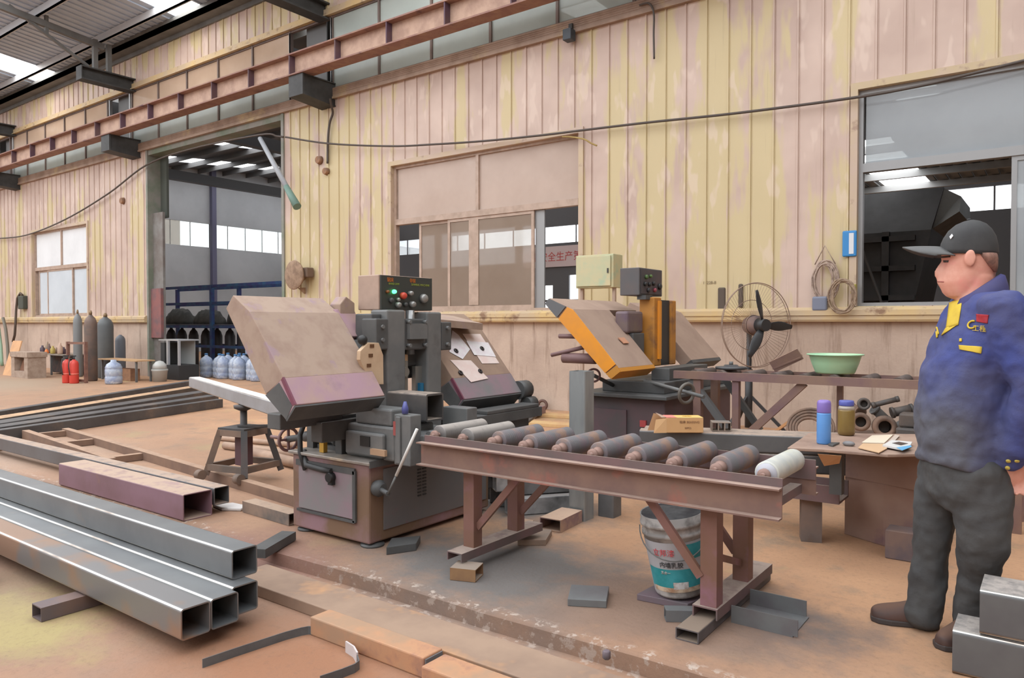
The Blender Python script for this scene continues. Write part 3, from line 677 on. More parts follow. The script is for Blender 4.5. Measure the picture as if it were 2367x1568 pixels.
# pale green switch cabinet hung before the middle window
gx0, gx1, gz0, gz1 = -5.0, -4.44, 1.82, 2.24
yg = 8.28
p0, p1 = AY(1329, 667, yg), AY(1416, 586, yg)
gc = thing('switch_cabinet', (p0.x, yg, p0.z), 'pale green dented electrical cabinet hanging beside the middle window behind the yellow saw', 'electrical cabinet')
GRN = M('pale_green_enamel', (196, 198, 160), .5, c2=(212, 198, 156), sc=3, c3=(180, 196, 164), sc3=4)
MB().box(p0.x, p1.x, yg + .02, yg + .27, p0.z, p1.z).build('body', GRN, gc, bevel=.008)
d_ = MB().box(p0.x + .02, p1.x - .03, yg - .005, yg + .018, p0.z + .02, p1.z - .02).build('door', GRN, gc, bevel=.006); MB().box(p1.x - .07, p1.x - .055, yg - .02, yg - .003, (p0.z + p1.z) / 2 - .03, (p0.z + p1.z) / 2 + .03).build('latch', DARKST, d_)
MB().box(p0.x + .02, p0.x + .06, yg + .1, yg + .14, 0, p0.z).build('stand_leg', FRAMEM, gc); MB().box(p1.x - .06, p1.x - .02, yg + .1, yg + .14, 0, p0.z).build('stand_leg', FRAMEM, gc)
# blue tag, wire hanks, stencil on the wall
p0, p1 = AY(1946, 594, 9.24), AY(1980, 532, 9.24)
tgo = thing('blue_holder', (p0.x, 9.28, p0.z), 'bright blue plastic card holder beside the window frame near the man', 'card holder')
MB().box(p0.x, p1.x, 9.245, 9.275, p0.z, p1.z).build('case', M('holder_blue', (54, 140, 206), .4), tgo, bevel=.02, seg=3)
MB().box(p0.x + .075, p1.x - .03, 9.240, 9.246, p0.z + .03, p1.z - .03).build('card', M('card_white', (226, 228, 232), .6), tgo)
WIRE = M('wire_hank', (186, 164, 148), .7, c2=(150, 128, 116), sc=20)
random.seed(5)
def hank(c, rx, rz, turns, label, mat, drop=0.0):
    h = thing('wire_coil', c, label, 'wire coil')
    for k in range(turns):
        a = random.uniform(.82, 1.05); b_ = random.uniform(.82, 1.05); ox = random.uniform(-.03, .03)
        pts = [(c.x + ox + rx * a * math.cos(2 * PI * i / 28), c.y + .02 + random.uniform(-.012, .012), c.z + rz * b_ * math.sin(2 * PI * i / 28) + drop * k * .01) for i in range(28)]
        MB().tube(pts, .009, 6, True).build('strand', mat, h)
    return h
c0 = AY(1904, 650, 9.2); h0 = hank(c0, .13, .24, 9, 'hank of grey cable hanging on the panels next to the blue holder', WIRE)
m = MB(); m.tube([(c0.x - .11, 9.23, c0.z + .2), (c0.x, 9.24, c0.z + .42), (c0.x + .12, 9.23, c0.z + .2)], .007, 6); m.build('hanging_loop', WIRE, h0)
MB().box(c0.x - .13, c0.x + .04, 9.19, 9.24, c0.z - .35, c0.z - .18).build('blue_plug', M('plug_blue', (126, 132, 150), .5), h0, bevel=.02)
c1 = AY(1946, 685, 9.1); h1 = hank(c1, .13, .20, 7, 'round coil of brown hose hanging beside the grey cable hank', M('brown_hose', (170, 146, 122), .7, c2=(140, 116, 96), sc=18))
MB().box(c1.x + .07, c1.x + .13, 9.18, 9.25, c1.z + .03, c1.z + .14).build('yellow_tie', M('tie_yellow', (196, 186, 96), .6), h1, bevel=.01)
for (px, py, lb) in ((1668, 690, 'narrow dark slot cover low on the panels behind the fan'), (1712, 682, 'small brown bracket low on the panels over the fan')):
    p = AY(px, py, 9.28); dx = .05 if px < 1700 else .03; m = MB(); m.box(p.x - dx, p.x + dx, 9.265, 9.30, p.z - .16, p.z + .14); tg(m.build('slot_cover', M('slot_dark', (96, 84, 74), .8), loc=(p.x, 9.3, p.z - .16), bevel=.02), lb, 'wall fitting')
p = AY(1640, 654, 9.29); text('8-228-8', 'stencil', .055, (p.x, 9.295, p.z), (1, 0, 0), (0, 0, 1), M('stencil_grey', (150, 132, 104), .8), bpy.data.objects['wall_back'])
# ------------------------------------------------------------------ things along the wall by the small window
def depth(p): return (V(p) - V((0, 0, EYE))).dot(FWD)
def sz(p, px): return px * depth(p) / FPX
def zat(p, px, py):   # height of pixel row py on the upright line through p
    return EYE - (py - CYP) / FPX * depth(p) - math.tan(PIT) * depth(p) if False else AY(px, py, p.y).z
STEELD = M('gas_bottle_dark', (84, 84, 84), .5, c2=(110, 100, 94), sc=3)
def bottle(px, py, ptop, wpx, mat, label, back=0.0, cap=True):
    p = G(px, py); 
    if back: p = p + V((p.x, p.y, 0)).normalized() * back
    r = sz(p, wpx) / 2; h = AY(px, ptop, p.y).z
    g = thing('gas_cylinder', p, label, 'gas cylinder', 'gas cylinders by the small window')
    MB().lathe([(r * .9, 0), (r, .03), (r, h * .80), (r * .92, h * .85), (r * .7, h * .895), (r * .34, h * .925), (r * .26, h * .94)], 20, p).build('body', mat, g)
    if cap: v = MB().lathe([(r * .24, h * .93), (r * .26, h * .97), (r * .16, h)], 10, p); v.cyl((p.x, p.y, h * .965), (p.x + r * .55, p.y - r * .3, h * .965), .018, n=8); v.build('valve', M('brass_dull', (150, 124, 92), .5, .4), g)
    return g
bottle(181, 872, 716, 19, M('bottle_grey', (132, 134, 134), .5), 'slimmest grey gas cylinder, behind the red fire extinguishers', .15)
bottle(211, 881, 718, 27, M('bottle_brown', (96, 88, 84), .55, c2=(130, 104, 90), sc=2.5), 'dark brownish gas cylinder standing directly behind the red extinguisher stand')
bottle(245, 879, 724, 34, M('bottle_slate', (104, 106, 106), .5, c2=(92, 96, 98), sc=2), 'thickest slate grey gas cylinder, behind the plywood table', .75)
bottle(279, 872, 768, 22, M('bottle_blue', (112, 116, 124), .5), 'short blue grey gas cylinder against the wall behind the plywood table', .25, False)
# rusty extinguisher stand and the two red extinguishers
pf = G(178, 884); RUST = M('rusty_angle', (120, 84, 74), .75, c2=(146, 106, 88), sc=7)
sx = thing('extinguisher_stand', pf, 'narrow rusty steel stand framing the red fire extinguishers', 'stand')
pa, pb = G(158, 884), G(199, 886); h = AY(178, 790, pf.y).z
for p in (pa, pb): MB().box(p.x - .03, p.x + .03, p.y - .03, p.y + .03, 0, h).build('post', RUST, sx)
MB().bar(V((pa.x, pa.y, h - .03)), V((pb.x, pb.y, h - .03)), .05).build('top_rail', RUST, sx); MB().bar(V((pa.x, pa.y, .05)), V((pb.x, pb.y, .05)), .05).build('bottom_rail', RUST, sx)
RED = M('extinguisher_red', (222, 72, 58), .4)
u = (V(pb) - V(pa)); u.z = 0; u.normalize(); nrm = V((u.y, -u.x, 0)); 
if nrm.y > 0: nrm = -nrm
for i, f in enumerate((.30, .70)):
    q = V(pa).lerp(V(pb), f) + nrm * .15; q.z = 0; r = .093; hh = .52
    fe = thing('fire_extinguisher', q, ('red fire extinguisher at the rusty stand, the one nearer the clutter table', 'red fire extinguisher at the rusty stand, the one nearer the dark gas cylinders')[i], 'fire extinguisher', 'red fire extinguishers')
    MB().lathe([(r * .95, 0), (r, .02), (r, hh * .82), (r * .8, hh * .92), (r * .4, hh * .97), (r * .3, hh)], 18, q).build('body', RED, fe)
    m = MB(); m.cyl(q + V((0, 0, hh)), q + V((0, 0, hh + .06)), .022, n=8); m.box(q.x - .015, q.x + .015, q.y - .08, q.y + .04, hh + .06, hh + .085); m.build('handle', DARKST, fe)
    m = MB(); m.tube([q + V((0, 0, hh + .03)), q + nrm * .1 + V((0, 0, hh + .02)), q + nrm * .125 + V((0, 0, hh * .75)), q + nrm * .108 + V((.02, 0, hh * .35))], .012, 6); m.build('hose', DARKST, fe)
    MB().lathe([(r + .002, hh * .36), (r + .002, hh * .42)], 18, q).build('band', M('extinguisher_band', (236, 120, 100), .5), fe)
# grey plastic jug, plywood table, carton, clear tub, dispenser frame
p = G(263, 888); r = sz(p, 37) / 2; H_ = AY(263, 832, p.y).z
j = thing('water_jug', p, 'grey plastic water jug standing alone before the plywood table', 'water jug')
MB().lathe([(r * .85, 0), (r, .02), (r, H_ * .3), (r * .94, H_ * .33), (r, H_ * .37), (r, H_ * .6), (r * .94, H_ * .63), (r, H_ * .67), (r * .8, H_ * .82), (r * .35, H_ * .92), (r * .32, H_)], 20, p).build('bottle', JUG, j)
pt = G(296, 880); tz = AY(296, 829, pt.y + .2).z
ta = thing('plywood_table', pt, 'low table with a bare plywood top on steel legs between the water jugs', 'table')
q0, q1 = AY(247, 832, pt.y), AY(336, 836, pt.y)
MB().box(q0.x, q1.x, pt.y - .2, pt.y + .22, tz - .025, tz).build('top', M('plywood', (206, 168, 122), .7, c2=(186, 146, 110), sc=5), ta)
for x in (q0.x + .1, q1.x - .1):
    for y in (pt.y - .15, pt.y + .17): MB().box(x - .02, x + .02, y - .02, y + .02, 0, tz - .025).build('leg', GREYST, ta)
CARD = M('brown_carton', (176, 132, 98), .8, c2=(150, 112, 88), sc=6)
c0, c1 = AY(284, 884, pt.y + .12), AY(322, 884, pt.y + .12)
cx = thing('carton', (c0.x, pt.y + .15, 0), 'small brown carton under the plywood table', 'carton')
MB().box(c0.x, c1.x, pt.y - .08, pt.y + .14, 0, .27).build('box', CARD, cx, bevel=.005); MB().box(c0.x + .01, c1.x - .01, pt.y - .07, pt.y + .03, .271, .276).build('flap', CARD, cx)
p = G(364, 882); p.x += .1; r = sz(p, 36) / 2; H_ = AY(362, 834, p.y).z
tb = thing('plastic_tub', p, 'clear plastic tub with a domed lid beside the plywood table', 'tub')
MB().lathe([(r * .8, 0), (r * .95, H_ * .5), (r, H_ * .52), (r, H_ * .6)], 20, p).build('tub', M('milky_plastic', (184, 182, 176), .35), tb); MB().lathe([(r * .92, H_ * .6), (r * .8, H_ * .82), (r * .45, H_ * .96), (r * .1, H_)], 20, p).build('lid', M('milky_lid', (196, 196, 192), .3), tb)
p = G(391, 878); a_, b_ = AY(368, 850, p.y), AY(413, 850, p.y); zt = AY(391, 788, p.y).z
df = thing('dispenser_frame', p, 'upright frame with bright steel posts over a black base in the doorway', 'frame')
MB().box(a_.x, b_.x, p.y, p.y + .5, 0, .34).build('base', M('black_box', (52, 52, 52), .6), df); MB().box(a_.x - .02, a_.x + .16, p.y + .05, p.y + .45, .35, zt - .05).build('side_panel', M('black_box', (52, 52, 52), .6), df)
for x, w_ in ((a_.x + .36, .035), (b_.x - .02, .02)): MB().box(x - w_, x + w_, p.y, p.y + .05, .34, zt).build('post', M('bright_post', (206, 206, 206), .35, .5), df)
MB().box(a_.x - .02, b_.x, p.y, p.y + .5, zt, zt + .03).build('top', M('bright_post', (206, 206, 206), .35, .5), df); MB().box(a_.x + .18, b_.x - .05, p.y + .42, p.y + .44, .35, zt).build('glass_back', M('grey_panel', (150, 152, 150), .4), df)
# clutter table
pc = G(120, 868); zc = AY(120, 819, pc.y).z; a_, b_ = AY(84, 840, pc.y), AY(147, 840, pc.y)
ct = thing('clutter_table', pc, 'low grey table crowded with small bottles and cans near the tilted boards', 'table')
MB().box(a_.x, b_.x, pc.y, pc.y + .7, zc - .03, zc).build('top', M('table_grey', (140, 130, 120), .7, c2=(170, 150, 130), sc=8), ct)
for x in (a_.x + .04, b_.x - .04, (a_.x + b_.x) / 2):
    for y in (pc.y + .04, pc.y + .66): MB().box(x - .02, x + .02, y - .02, y + .02, 0, zc - .03).build('leg', GREYST, ct)
m = MB(); m.box(a_.x + .06, b_.x - .06, pc.y + .35, pc.y + .64, .03, .5); m.build('dark_bin', M('bin_dark', (78, 78, 80), .7, c2=(110, 88, 84), sc=9), ct, bevel=.02)
random.seed(8)
for i, (px, w_, hpx, c, lb) in enumerate(((92, 10, 18, (90, 74, 84), 'dark jar on the clutter table, at the end by the tilted boards'), (101, 8, 26, (170, 146, 122), 'tall beige bottle on the clutter table'), (108, 8, 10, (240, 132, 60), 'bright orange can on the clutter table'),
        (114, 7, 22, (120, 96, 90), 'brown bottle on the clutter table behind the orange can'), (122, 10, 18, (188, 164, 84), 'yellow tin on the clutter table'), (131, 8, 14, (150, 120, 98), 'tan pot on the clutter table next to the yellow tin'), (139, 11, 26, (206, 172, 150), 'pale pink jug on the clutter table'), (147, 10, 16, (90, 72, 84), 'small purple can on the clutter table, at the end by the extinguishers'))):
    q = AY(px, 820, pc.y + .12 + .12 * (i % 2)); q.z = zc; r = sz(q, w_) / 2; q.x = min(max(q.x, a_.x + r + .01), b_.x - r - .01); hh = sz(q, hpx)
    tg(MB().lathe([(r * .9, 0), (r, hh * .1), (r, hh * .65), (r * .5, hh * .8), (r * .45, hh)], 14, q).build('bottle' if hpx > 12 else 'can', M('clutter_%d' % i, c, .5), loc=q), lb, 'bottle', 'bottles and cans on the clutter table')
# tilted boards and the mould block
def tilted(px0, py0, px1, py1, wpx, yb, lean, mat, label, name='board'):
    p = G((px0 + px1) / 2, py0); 
    a = AY(px0, py0, yb); b = AY(px0 + wpx, py0, yb); c = AY(px1 + wpx, py1, yb + lean); d = AY(px1, py1, yb + lean); a.z = b.z = .0
    n = (b - a).cross(d - a).normalized(); m = MB().prism([a, b, c, d], n * -.025 if n.y < 0 else n * .025)
    return tg(m.build(name, mat, loc=a), label, 'board')
BRD = M('orange_board', (222, 170, 122), .7, c2=(206, 156, 112), sc=3)
tilted(6, 858, 30, 788, 20, 7.35, .35, BRD, 'orange board leaning beside the grey mould block')
tilted(62, 866, 64, 822, 20, 7.9, .16, M('pale_board', (212, 176, 142), .7, c2=(196, 160, 126), sc=3), 'short pale board leaning behind the grey mould block')
p = G(48, 874); ub = thing('mould_block', p, 'weathered concrete mould block with a hole, before the tilted orange board', 'block')
CONC = M('pale_concrete', (186, 164, 146), .85, c2=(164, 140, 122), sc=8, bump=.3)
x0, x1 = AY(26, 870, p.y).x, AY(64, 870, p.y).x; hz = AY(48, 826, p.y).z; m = MB()
m.box(x0, x0 + .2, p.y, p.y + .4, 0, hz); m.box(x1 - .2, x1, p.y, p.y + .4, 0, hz); m.box(x0 + .2, x1 - .2, p.y, p.y + .4, 0, .16); m.box(x0 - .02, x1 + .02, p.y - .02, p.y + .42, hz, hz + .12); m.build('block', CONC, ub)
MB().hexa([(x0 + .22, p.y + .1, .16), (x1 - .22, p.y + .1, .16), (x1 - .22, p.y + .38, .16), (x0 + .22, p.y + .38, .16)], [(x0 + .3, p.y + .15, .42), (x1 - .34, p.y + .15, .36), (x1 - .34, p.y + .3, .36), (x0 + .3, p.y + .3, .42)]).build('rust_lump', M('rust_lump', (140, 100, 78), .85), ub)
# socket box with its hose on the wall, hoses at the picture edge
p0, p1 = AY(48, 715, 9.24), AY(59, 684, 9.24)
sb = thing('socket_box', (p0.x, 9.3, p0.z), 'dark socket box on the wall beside the small window with a drooping hose', 'socket box')
MB().box(p0.x, p1.x, 9.16, 9.3, p0.z, p1.z).build('box', M('socket_dark', (76, 80, 70), .6), sb, bevel=.02)
MB().tube([AY(52, 683, 9.2), AY(47, 678, 9.2), AY(40, 690, 9.18), AY(37, 720, 9.17), AY(36, 745, 9.12), AY(34, 775, 9.1), AY(30, 790, 9.1)], .035, 8).build('hose', M('hose_dark', (92, 76, 64), .7), sb)
for i, (px, dx, c, lb) in enumerate(((3, 10, (150, 178, 150), 'pale green hose hanging at the edge beyond the tilted board'), (19, 8, (120, 112, 98), 'dull grey hose hanging next to the pale green hose'))):
    tg(MB().tube([AY(px - 12, 735, 8.8), AY(px - 6, 760, 8.8), AY(px - 4 + dx * .3, 800, 8.75), AY(px - 3 + dx * .4, 835, 8.7), AY(px - 2 + dx * .4, 846, 8.7)], .045, 8).build('hose', M('hose_%d' % i, c, .6)), lb, 'hose')
# ------------------------------------------------------------------ the maroon band saw
MAR = M('maroon_paint', (150, 112, 122), .55, c2=(128, 98, 98), sc=3, c3=(122, 92, 70), sc3=2.2, lo3=.46, hi3=.6, dust=(188, 164, 146), dlo=.2, dhi=.55)
MARED = M('maroon_edge', (128, 66, 86), .5, c2=(108, 60, 76), sc=6)
DUSTY = M('dusty_cover', (178, 154, 136), .8, c2=(164, 138, 122), sc=9, lo=.45, hi=.7, c3=(166, 140, 144), sc3=5, lo3=.56, hi3=.64)
DUSTR = M('dusty_cover_brown', (162, 136, 116), .8, c2=(150, 124, 108), sc=6)
SAWG = M('saw_grey_iron', (112, 114, 114), .5, c2=(128, 128, 126), sc=4, c3=(96, 94, 94), sc3=3)
SAWD = M('saw_dark_iron', (82, 83, 83), .55, c2=(96, 96, 95), sc=5)
SIDEG = M('cover_side', (164, 152, 148), .7, c2=(176, 152, 142), sc=4)
PURP = M('purple_guard', (178, 144, 154), .75, c2=(184, 154, 144), sc=5, c3=(160, 130, 142), sc3=4)
sw = thing('band_saw', (-3.5, 3.4, 0), 'maroon and grey band saw with papers on its cover and a lit control panel', 'band saw')
cab = MB().box(-3.87, -3.172, 2.91, 4.02, .025, .485).build('cabinet', M('cabinet_maroon', (160, 126, 132), .55, c2=(142, 112, 102), sc=2.5, c3=(134, 106, 84), sc3=1.7, lo3=.45, hi3=.58), sw, bevel=.012)
MB().box(-3.170, -3.164, 3.02, 3.98, .09, .45).build('side_panel', M('side_dark', (116, 114, 114), .55, c2=(124, 118, 116), sc=3, c3=(140, 102, 112), sc3=3, lo3=.6, hi3=.7), cab)
m = MB()
for i in range(9):
    for k in range(2): m.box(-3.163, -3.158, 3.30 + k * .045, 3.33 + k * .045, .235 + i * .02, .243 + i * .02)
m.build('louvre', DARKST, cab)
dr = MB().box(-3.795, -3.30, 2.898, 2.909, .155, .42).build('door', M('door_grey', (146, 142, 142), .5, c2=(160, 136, 144), sc=4), sw, bevel=.004)
m = MB(); m.box(-3.815, -3.28, 2.893, 2.906, .42, .455); m.box(-3.295, -3.272, 2.893, 2.906, .14, .44); m.box(-3.81, -3.28, 2.893, 2.906, .135, .15); m.build('door_frame', SAWD, dr)
m = MB(); m.cyl((-3.47, 2.896, .385), (-3.47, 2.86, .385), .028, n=14); m.box(-3.485, -3.45, 2.87, 2.897, .34, .385); m.build('lock', M('black_plastic', (40, 40, 40), .5), dr)
for x in (-3.8, -3.22):
    for y in (2.98, 3.9): MB().lathe([(.07, 0), (.07, .012), (.045, .02), (.03, .025)], 16, (x, y, 0)).build('foot', SAWD, sw)
MB().box(-3.89, -3.15, 2.89, 4.05, .485, .503).build('table', M('table_steel', (176, 168, 160), .35, .2, c2=(150, 140, 130), sc=4, c3=(216, 196, 170), sc3=3), sw, bevel=.004)
m = MB(); m.box(-3.155, -3.147, 2.895, 4.05, .472, .512); m.build('table_lip', SAWD, sw)
# vise, guides and drive
m = MB(); m.box(-3.47, -3.06, 3.0, 3.34, .503, .70); m.box(-3.41, -3.10, 3.02, 3.17, .70, .80); m.box(-3.44, -3.12, 2.965, 3.0, .52, .66); m.build('vise_body', SAWG, sw, bevel=.012)
m = MB(); m.box(-3.30, -3.22, 2.958, 2.966, .58, .64); m.build('vise_recess', M('black_plastic', (40, 40, 40), .5), sw)
MB().box(-3.20, -3.08, 2.945, 2.965, .54, .575).build('wood_wedge', M('wedge_tan', (196, 160, 128), .7), sw)
m = MB(); m.box(-3.06, -2.93, 3.0, 3.09, .49, .78); m.box(-3.035, -3.0, 2.985, 3.0, .5, .77); m.build('vise_jaw', SAWG, sw, bevel=.006)
MB().box(-3.055, -3.035, 2.988, 3.0, .66, .74).build('red_mark', M('mark_red', (170, 88, 84), .6), sw)
m = MB(); m.box(-3.3, -2.90, 3.08, 3.46, .60, .66); m.box(-3.1, -2.90, 3.46, 3.56, .60, .78); m.cyl((-2.9, 3.12, .655), (-2.9, 3.6, .655), .03, n=14); m.build('work_rest', SAWG, sw, bevel=.006)
m = MB(); m.cyl((-3.84, 3.12, .60), (-3.52, 3.12, .60), .075, n=20); m.cyl((-3.80, 3.12, .60), (-3.76, 3.12, .60), .09, n=20); m.cyl((-3.66, 3.12, .60), (-3.62, 3.12, .60), .09, n=20); m.box(-3.88, -3.82, 3.03, 3.21, .50, .70); m.box(-3.80, -3.56, 3.05, 3.2, .503, .53); m.build('vise_motor', SAWD, sw)
MB().box(-3.62, -3.54, 2.98, 3.10, .74, .80).build('motor_tag', M('tag_brown', (176, 140, 116), .7), sw)
m = MB(); m.box(-3.86, -3.5, 3.0, 3.25, .705, .74); m.box(-3.56, -3.5, 2.99, 3.06, .50, .72); m.build('vise_slide', SAWD, sw, bevel=.004)
MB().box(-3.665, -3.625, 2.955, 2.985, .505, .575).build('yellow_valve', M('valve_yellow', (208, 160, 60), .5), sw)
wh = MB().torus((-4.165, 3.1, .52), (1, 0, 0), .075, .011, 28, 8).build('handwheel', M('handwheel_rust', (132, 100, 98), .6), sw)
m = MB(); m.cyl((-4.19, 3.1, .52), (-4.14, 3.1, .52), .02, n=10); m.bar((-4.165, 3.1, .45), (-4.165, 3.1, .59), .014); m.bar((-4.165, 3.03, .52), (-4.165, 3.17, .52), .014); m.build('spoke', M('handwheel_rust', (132, 100, 98), .6), wh)
m = MB(); m.cyl((-4.165, 3.1, .52), (-3.82, 3.1, .585), .022, n=12); m.cyl((-3.99, 3.1, .553), (-3.85, 3.1, .579), .034, n=12); m.build('handwheel_shaft', SAWD, sw)
MB().cyl((-4.17, 3.04, .535), (-4.27, 3.04, .535), .012, n=8).build('crank_grip', M('handwheel_rust', (132, 100, 98), .6), wh)
m = MB(); m.tube([(-3.80, 2.96, .70), (-3.82, 2.93, .6), (-3.78, 2.90, .50), (-3.72, 2.892, .40)], .016, 8); m.tube([(-3.79, 2.94, .5), (-3.70, 2.885, .43), (-3.55, 2.885, .42), (-3.47, 2.885, .42)], .018, 8); m.build('coolant_hose', M('hose_black', (56, 56, 56), .6), sw)
# uprights, crossbeam, carriage
XP = -3.42
m = MB(); m.box(XP - .05, XP + .10, 3.20, 3.36, .503, 1.385); m.build('column', SAWG, sw, bevel=.012)
m = MB(); m.box(XP - .05, XP + .10, 3.56, 3.70, .503, 1.375); m.build('column', SAWG, sw, bevel=.012)
m = MB(); m.box(XP - .02, XP + .09, 3.36, 3.56, 1.13, 1.33); m.build('carriage', SAWD, sw, bevel=.01)
m = MB(); m.box(XP - .1, XP + .05, 3.12, 3.2, 1.10, 1.36); m.box(XP - .02, XP + .11, 3.10, 3.20, 1.14, 1.33); m.build('bearing_block', SAWD, sw, bevel=.008)
MB().box(XP, XP + .1, 3.70, 3.80, 1.12, 1.31).build('bearing_block', SAWD, sw, bevel=.008)
MB().box(XP + .09, XP + .118, 3.38, 3.54, 1.20, 1.30).build('carriage_plate', SAWG, sw)
for (y, z) in ((3.385, 1.16), (3.535, 1.16), (3.385, 1.31), (3.535, 1.31), (3.15, 1.2), (3.15, 1.28), (3.75, 1.16), (3.75, 1.27)): MB().cyl((XP + .09, y, z), (XP + .122, y, z), .012, n=8).build('bolt', SAWG, sw)
m = MB(); m.box(XP - .25, XP + .0, 3.30, 3.62, 1.02, 1.13); m.box(XP - .16, XP - .1, 3.2, 3.7, .95, 1.06); m.build('bow_beam', SAWD, sw, bevel=.01)
MB().cyl((XP + .04, 3.46, 1.385), (XP + .04, 3.46, 1.1), .03, n=14).build('lift_cylinder', M('cyl_bright', (150, 150, 150), .3, .6), sw)
m = MB(); m.box(XP + .02, XP + .06, 3.36, 3.42, .80, 1.06); m.box(XP + .02, XP + .05, 3.50, 3.56, .80, 1.02); m.cyl((XP + .05, 3.385, .99), (XP + .08, 3.385, .99), .03, n=12); m.build('blade_guide', M('guide_steel', (150, 148, 142), .35, .5), sw)
MB().box(XP + .0, XP + .03, 3.36, 3.45, 1.0, 1.10).build('guide_block', M('guide_tan', (226, 194, 156), .7), sw)
MB().box(XP + .05, XP + .075, 3.52, 3.55, .80, .91).build('coolant_tap', M('tap_blue', (40, 120, 160), .4), sw)
MB().box(-3.5, -3.48, 2.75, 4.2, .935, .965).build('saw_blade', M('blade_steel', (140, 140, 140), .3, .7), sw)
tc = [AX(px, py, -3.305) for px, py in ((832, 832), (833, 812), (852, 792), (876, 793), (886, 821), (887, 889), (859, 889))]
pc_ = MB().prism(tc, (-.03, 0, 0)).build('slotted_guard', M('guard_tan', (224, 194, 160), .7, c2=(210, 178, 146), sc=6), sw, bevel=.003)
m = MB()
for px, py in ((860, 800), (857, 822), (853, 845)): q = AX(px, py, -3.303); m.box(-3.305, -3.301, q.y - .016, q.y + .016, q.z - .01, q.z + .01)
m.build('slot', M('slot_brown', (110, 74, 44), .8), pc_)
MB().sphere(AX(838, 786, -3.33), .03, 14, 8).build('clamp_knob', M('black_plastic', (40, 40, 40), .5), sw)
def cover(y0, y1, dz, dx, name, mats, trim, skew=0.0):
    """one wheel cover: a thick slab tilted down towards the outfeed side, with its folded lower guard"""
    P = [(-3.76 + dx, 1.46 + dz), (-3.6 + dx, 1.365 + dz), (-3.3 + dx, 1.01 + dz), (-3.46 + dx, .915 + dz), (-3.83 + dx, 1.385 + dz)]
    c = MB().prism([(x, y0, z) for x, z in P], (0, y1 - y0, 0)).build(name, mats[0], sw, bevel=.004)
    Q = [(-3.302 + dx, 1.012 + dz), (-3.2 + dx, .875 + dz), (-3.27 + dx, .79 + dz), (-3.46 + dx, .91 + dz)]
    g = MB().prism([(x, y0 - .004, z) for x, z in Q], (0, y1 - y0 + .008, 0)).build('lower_guard', mats[1], c, bevel=.004)
    R = [(-3.205 + dx, .872 + dz), (-3.198 + dx, .862 + dz), (-3.27 + dx, .782 + dz), (-3.28 + dx, .79 + dz)]
    MB().prism([(x, y0 - .005, z) for x, z in R], (0, y1 - y0 + .01, 0)).build('guard_lip', SAWD, c)
    e = MB(); e.prism([(x, y0 - .006, z) for x, z in [(-3.318 + dx, 1.0 + dz), (-3.302 + dx, 1.016 + dz), (-3.2 + dx, .878 + dz), (-3.225 + dx, .868 + dz)]], (0, .012, 0)); e.build('guard_edge', trim, c)
    d = MB(); d.prism([(x, y0 - .006, z) for x, z in [(-3.335 + dx, .985 + dz), (-3.225 + dx, .868 + dz), (-3.275 + dx, .79 + dz), (-3.455 + dx, .91 + dz)]], (0, .008, 0)); d.build('guard_side', SAWD, c)
    return c
c1 = cover(2.43, 3.06, 0, 0, 'wheel_cover', (DUSTY, PURP), MARED)
c2 = cover(3.80, 4.46, -.085, -.01, 'wheel_cover', (DUSTR, M('purple_guard_grey', (150, 124, 132), .7, c2=(128, 126, 126), sc=4)), MARED)
MB().prism([(-3.50, 3.06, 1.20), (-3.36, 3.06, 1.05), (-3.56, 3.06, 1.05), (-3.66, 3.06, 1.2)], (0, .12, 0)).build('blade_cover', SAWG, sw, bevel=.005)
m = MB(); m.prism([(-3.62, 3.04, 1.39), (-3.5, 3.04, 1.22), (-3.56, 3.04, 1.18), (-3.75, 3.04, 1.36)], (0, .16, 0)); m.build('tension_arm', PURP, sw, bevel=.005)
m = MB(); m.prism([(-3.60, 3.07, 1.23), (-3.60, 3.07, 1.42), (-3.60, 3.12, 1.47), (-3.60, 3.19, 1.43), (-3.60, 3.19, 1.23)], (-.10, 0, 0)); m.build('gear_cover', DUSTY, sw, bevel=.006)
m = MB(); m.prism([(-3.45, 3.78, 1.33), (-3.45, 4.3, 1.30), (-3.75, 4.3, 1.36), (-3.75, 3.78, 1.39)], (0, 0, -.05)); m.build('rear_plate', DUSTY, sw)
m = MB(); m.box(-3.5, -3.05, 3.72, 4.5, .62, .69); m.box(-3.4, -3.1, 3.75, 4.4, .503, .62); m.box(-3.2, -3.05, 3.85, 4.46, .69, .715); m.build('rear_table', SAWD, sw, bevel=.005)
m = MB(); m.box(-3.62, -3.50, 2.55, 3.0, .70, .79); m.box(-3.55, -3.45, 2.8, 3.1, .6, .72); m.build('bow_support', SAWD, sw, bevel=.006)
m = MB(); m.cyl((-3.25, 4.46, .80), (-3.25, 4.58, .80), .07, n=16); m.cyl((-3.2, 4.5, .70), (-3.2, 4.6, .70), .05, n=14); m.build('drive_pulley', SAWD, sw)
# control box
cbx = MB().box(-3.60, -3.41, 3.215, 3.70, 1.385, 1.605).build('control_box', M('box_beige', (192, 164, 146), .7, c2=(176, 150, 134), sc=5), sw, bevel=.006)
yA, yB = 3.225, 3.69
PANEL = M('panel_black', (62, 66, 62), .45)
MB().box(-3.408, -3.398, yA, yB, 1.388, 1.602).build('control_panel', PANEL, cbx)
def on_panel(u, v): return V((-3.397, yA + u * (yB - yA), 1.388 + v * .214))   # u along, v up
def knob(u, v, r, mat, name, h=.02): a = on_panel(u, v); return MB().lathe([(r, 0), (r, h * .6), (r * .8, h), (.0001, h)], 16, a, (1, 0, 0)).build(name, mat, cbx)
LG = M('lamp_green', (80, 240, 130), .3, emit=((70, 255, 130), 1.6))
knob(.10, .52, .010, M('lamp_amber', (150, 96, 50), .4), 'indicator_lamp'); knob(.225, .53, .013, LG, 'indicator_lamp')
KM = M('knob_chrome', (170, 170, 166), .35, .4)
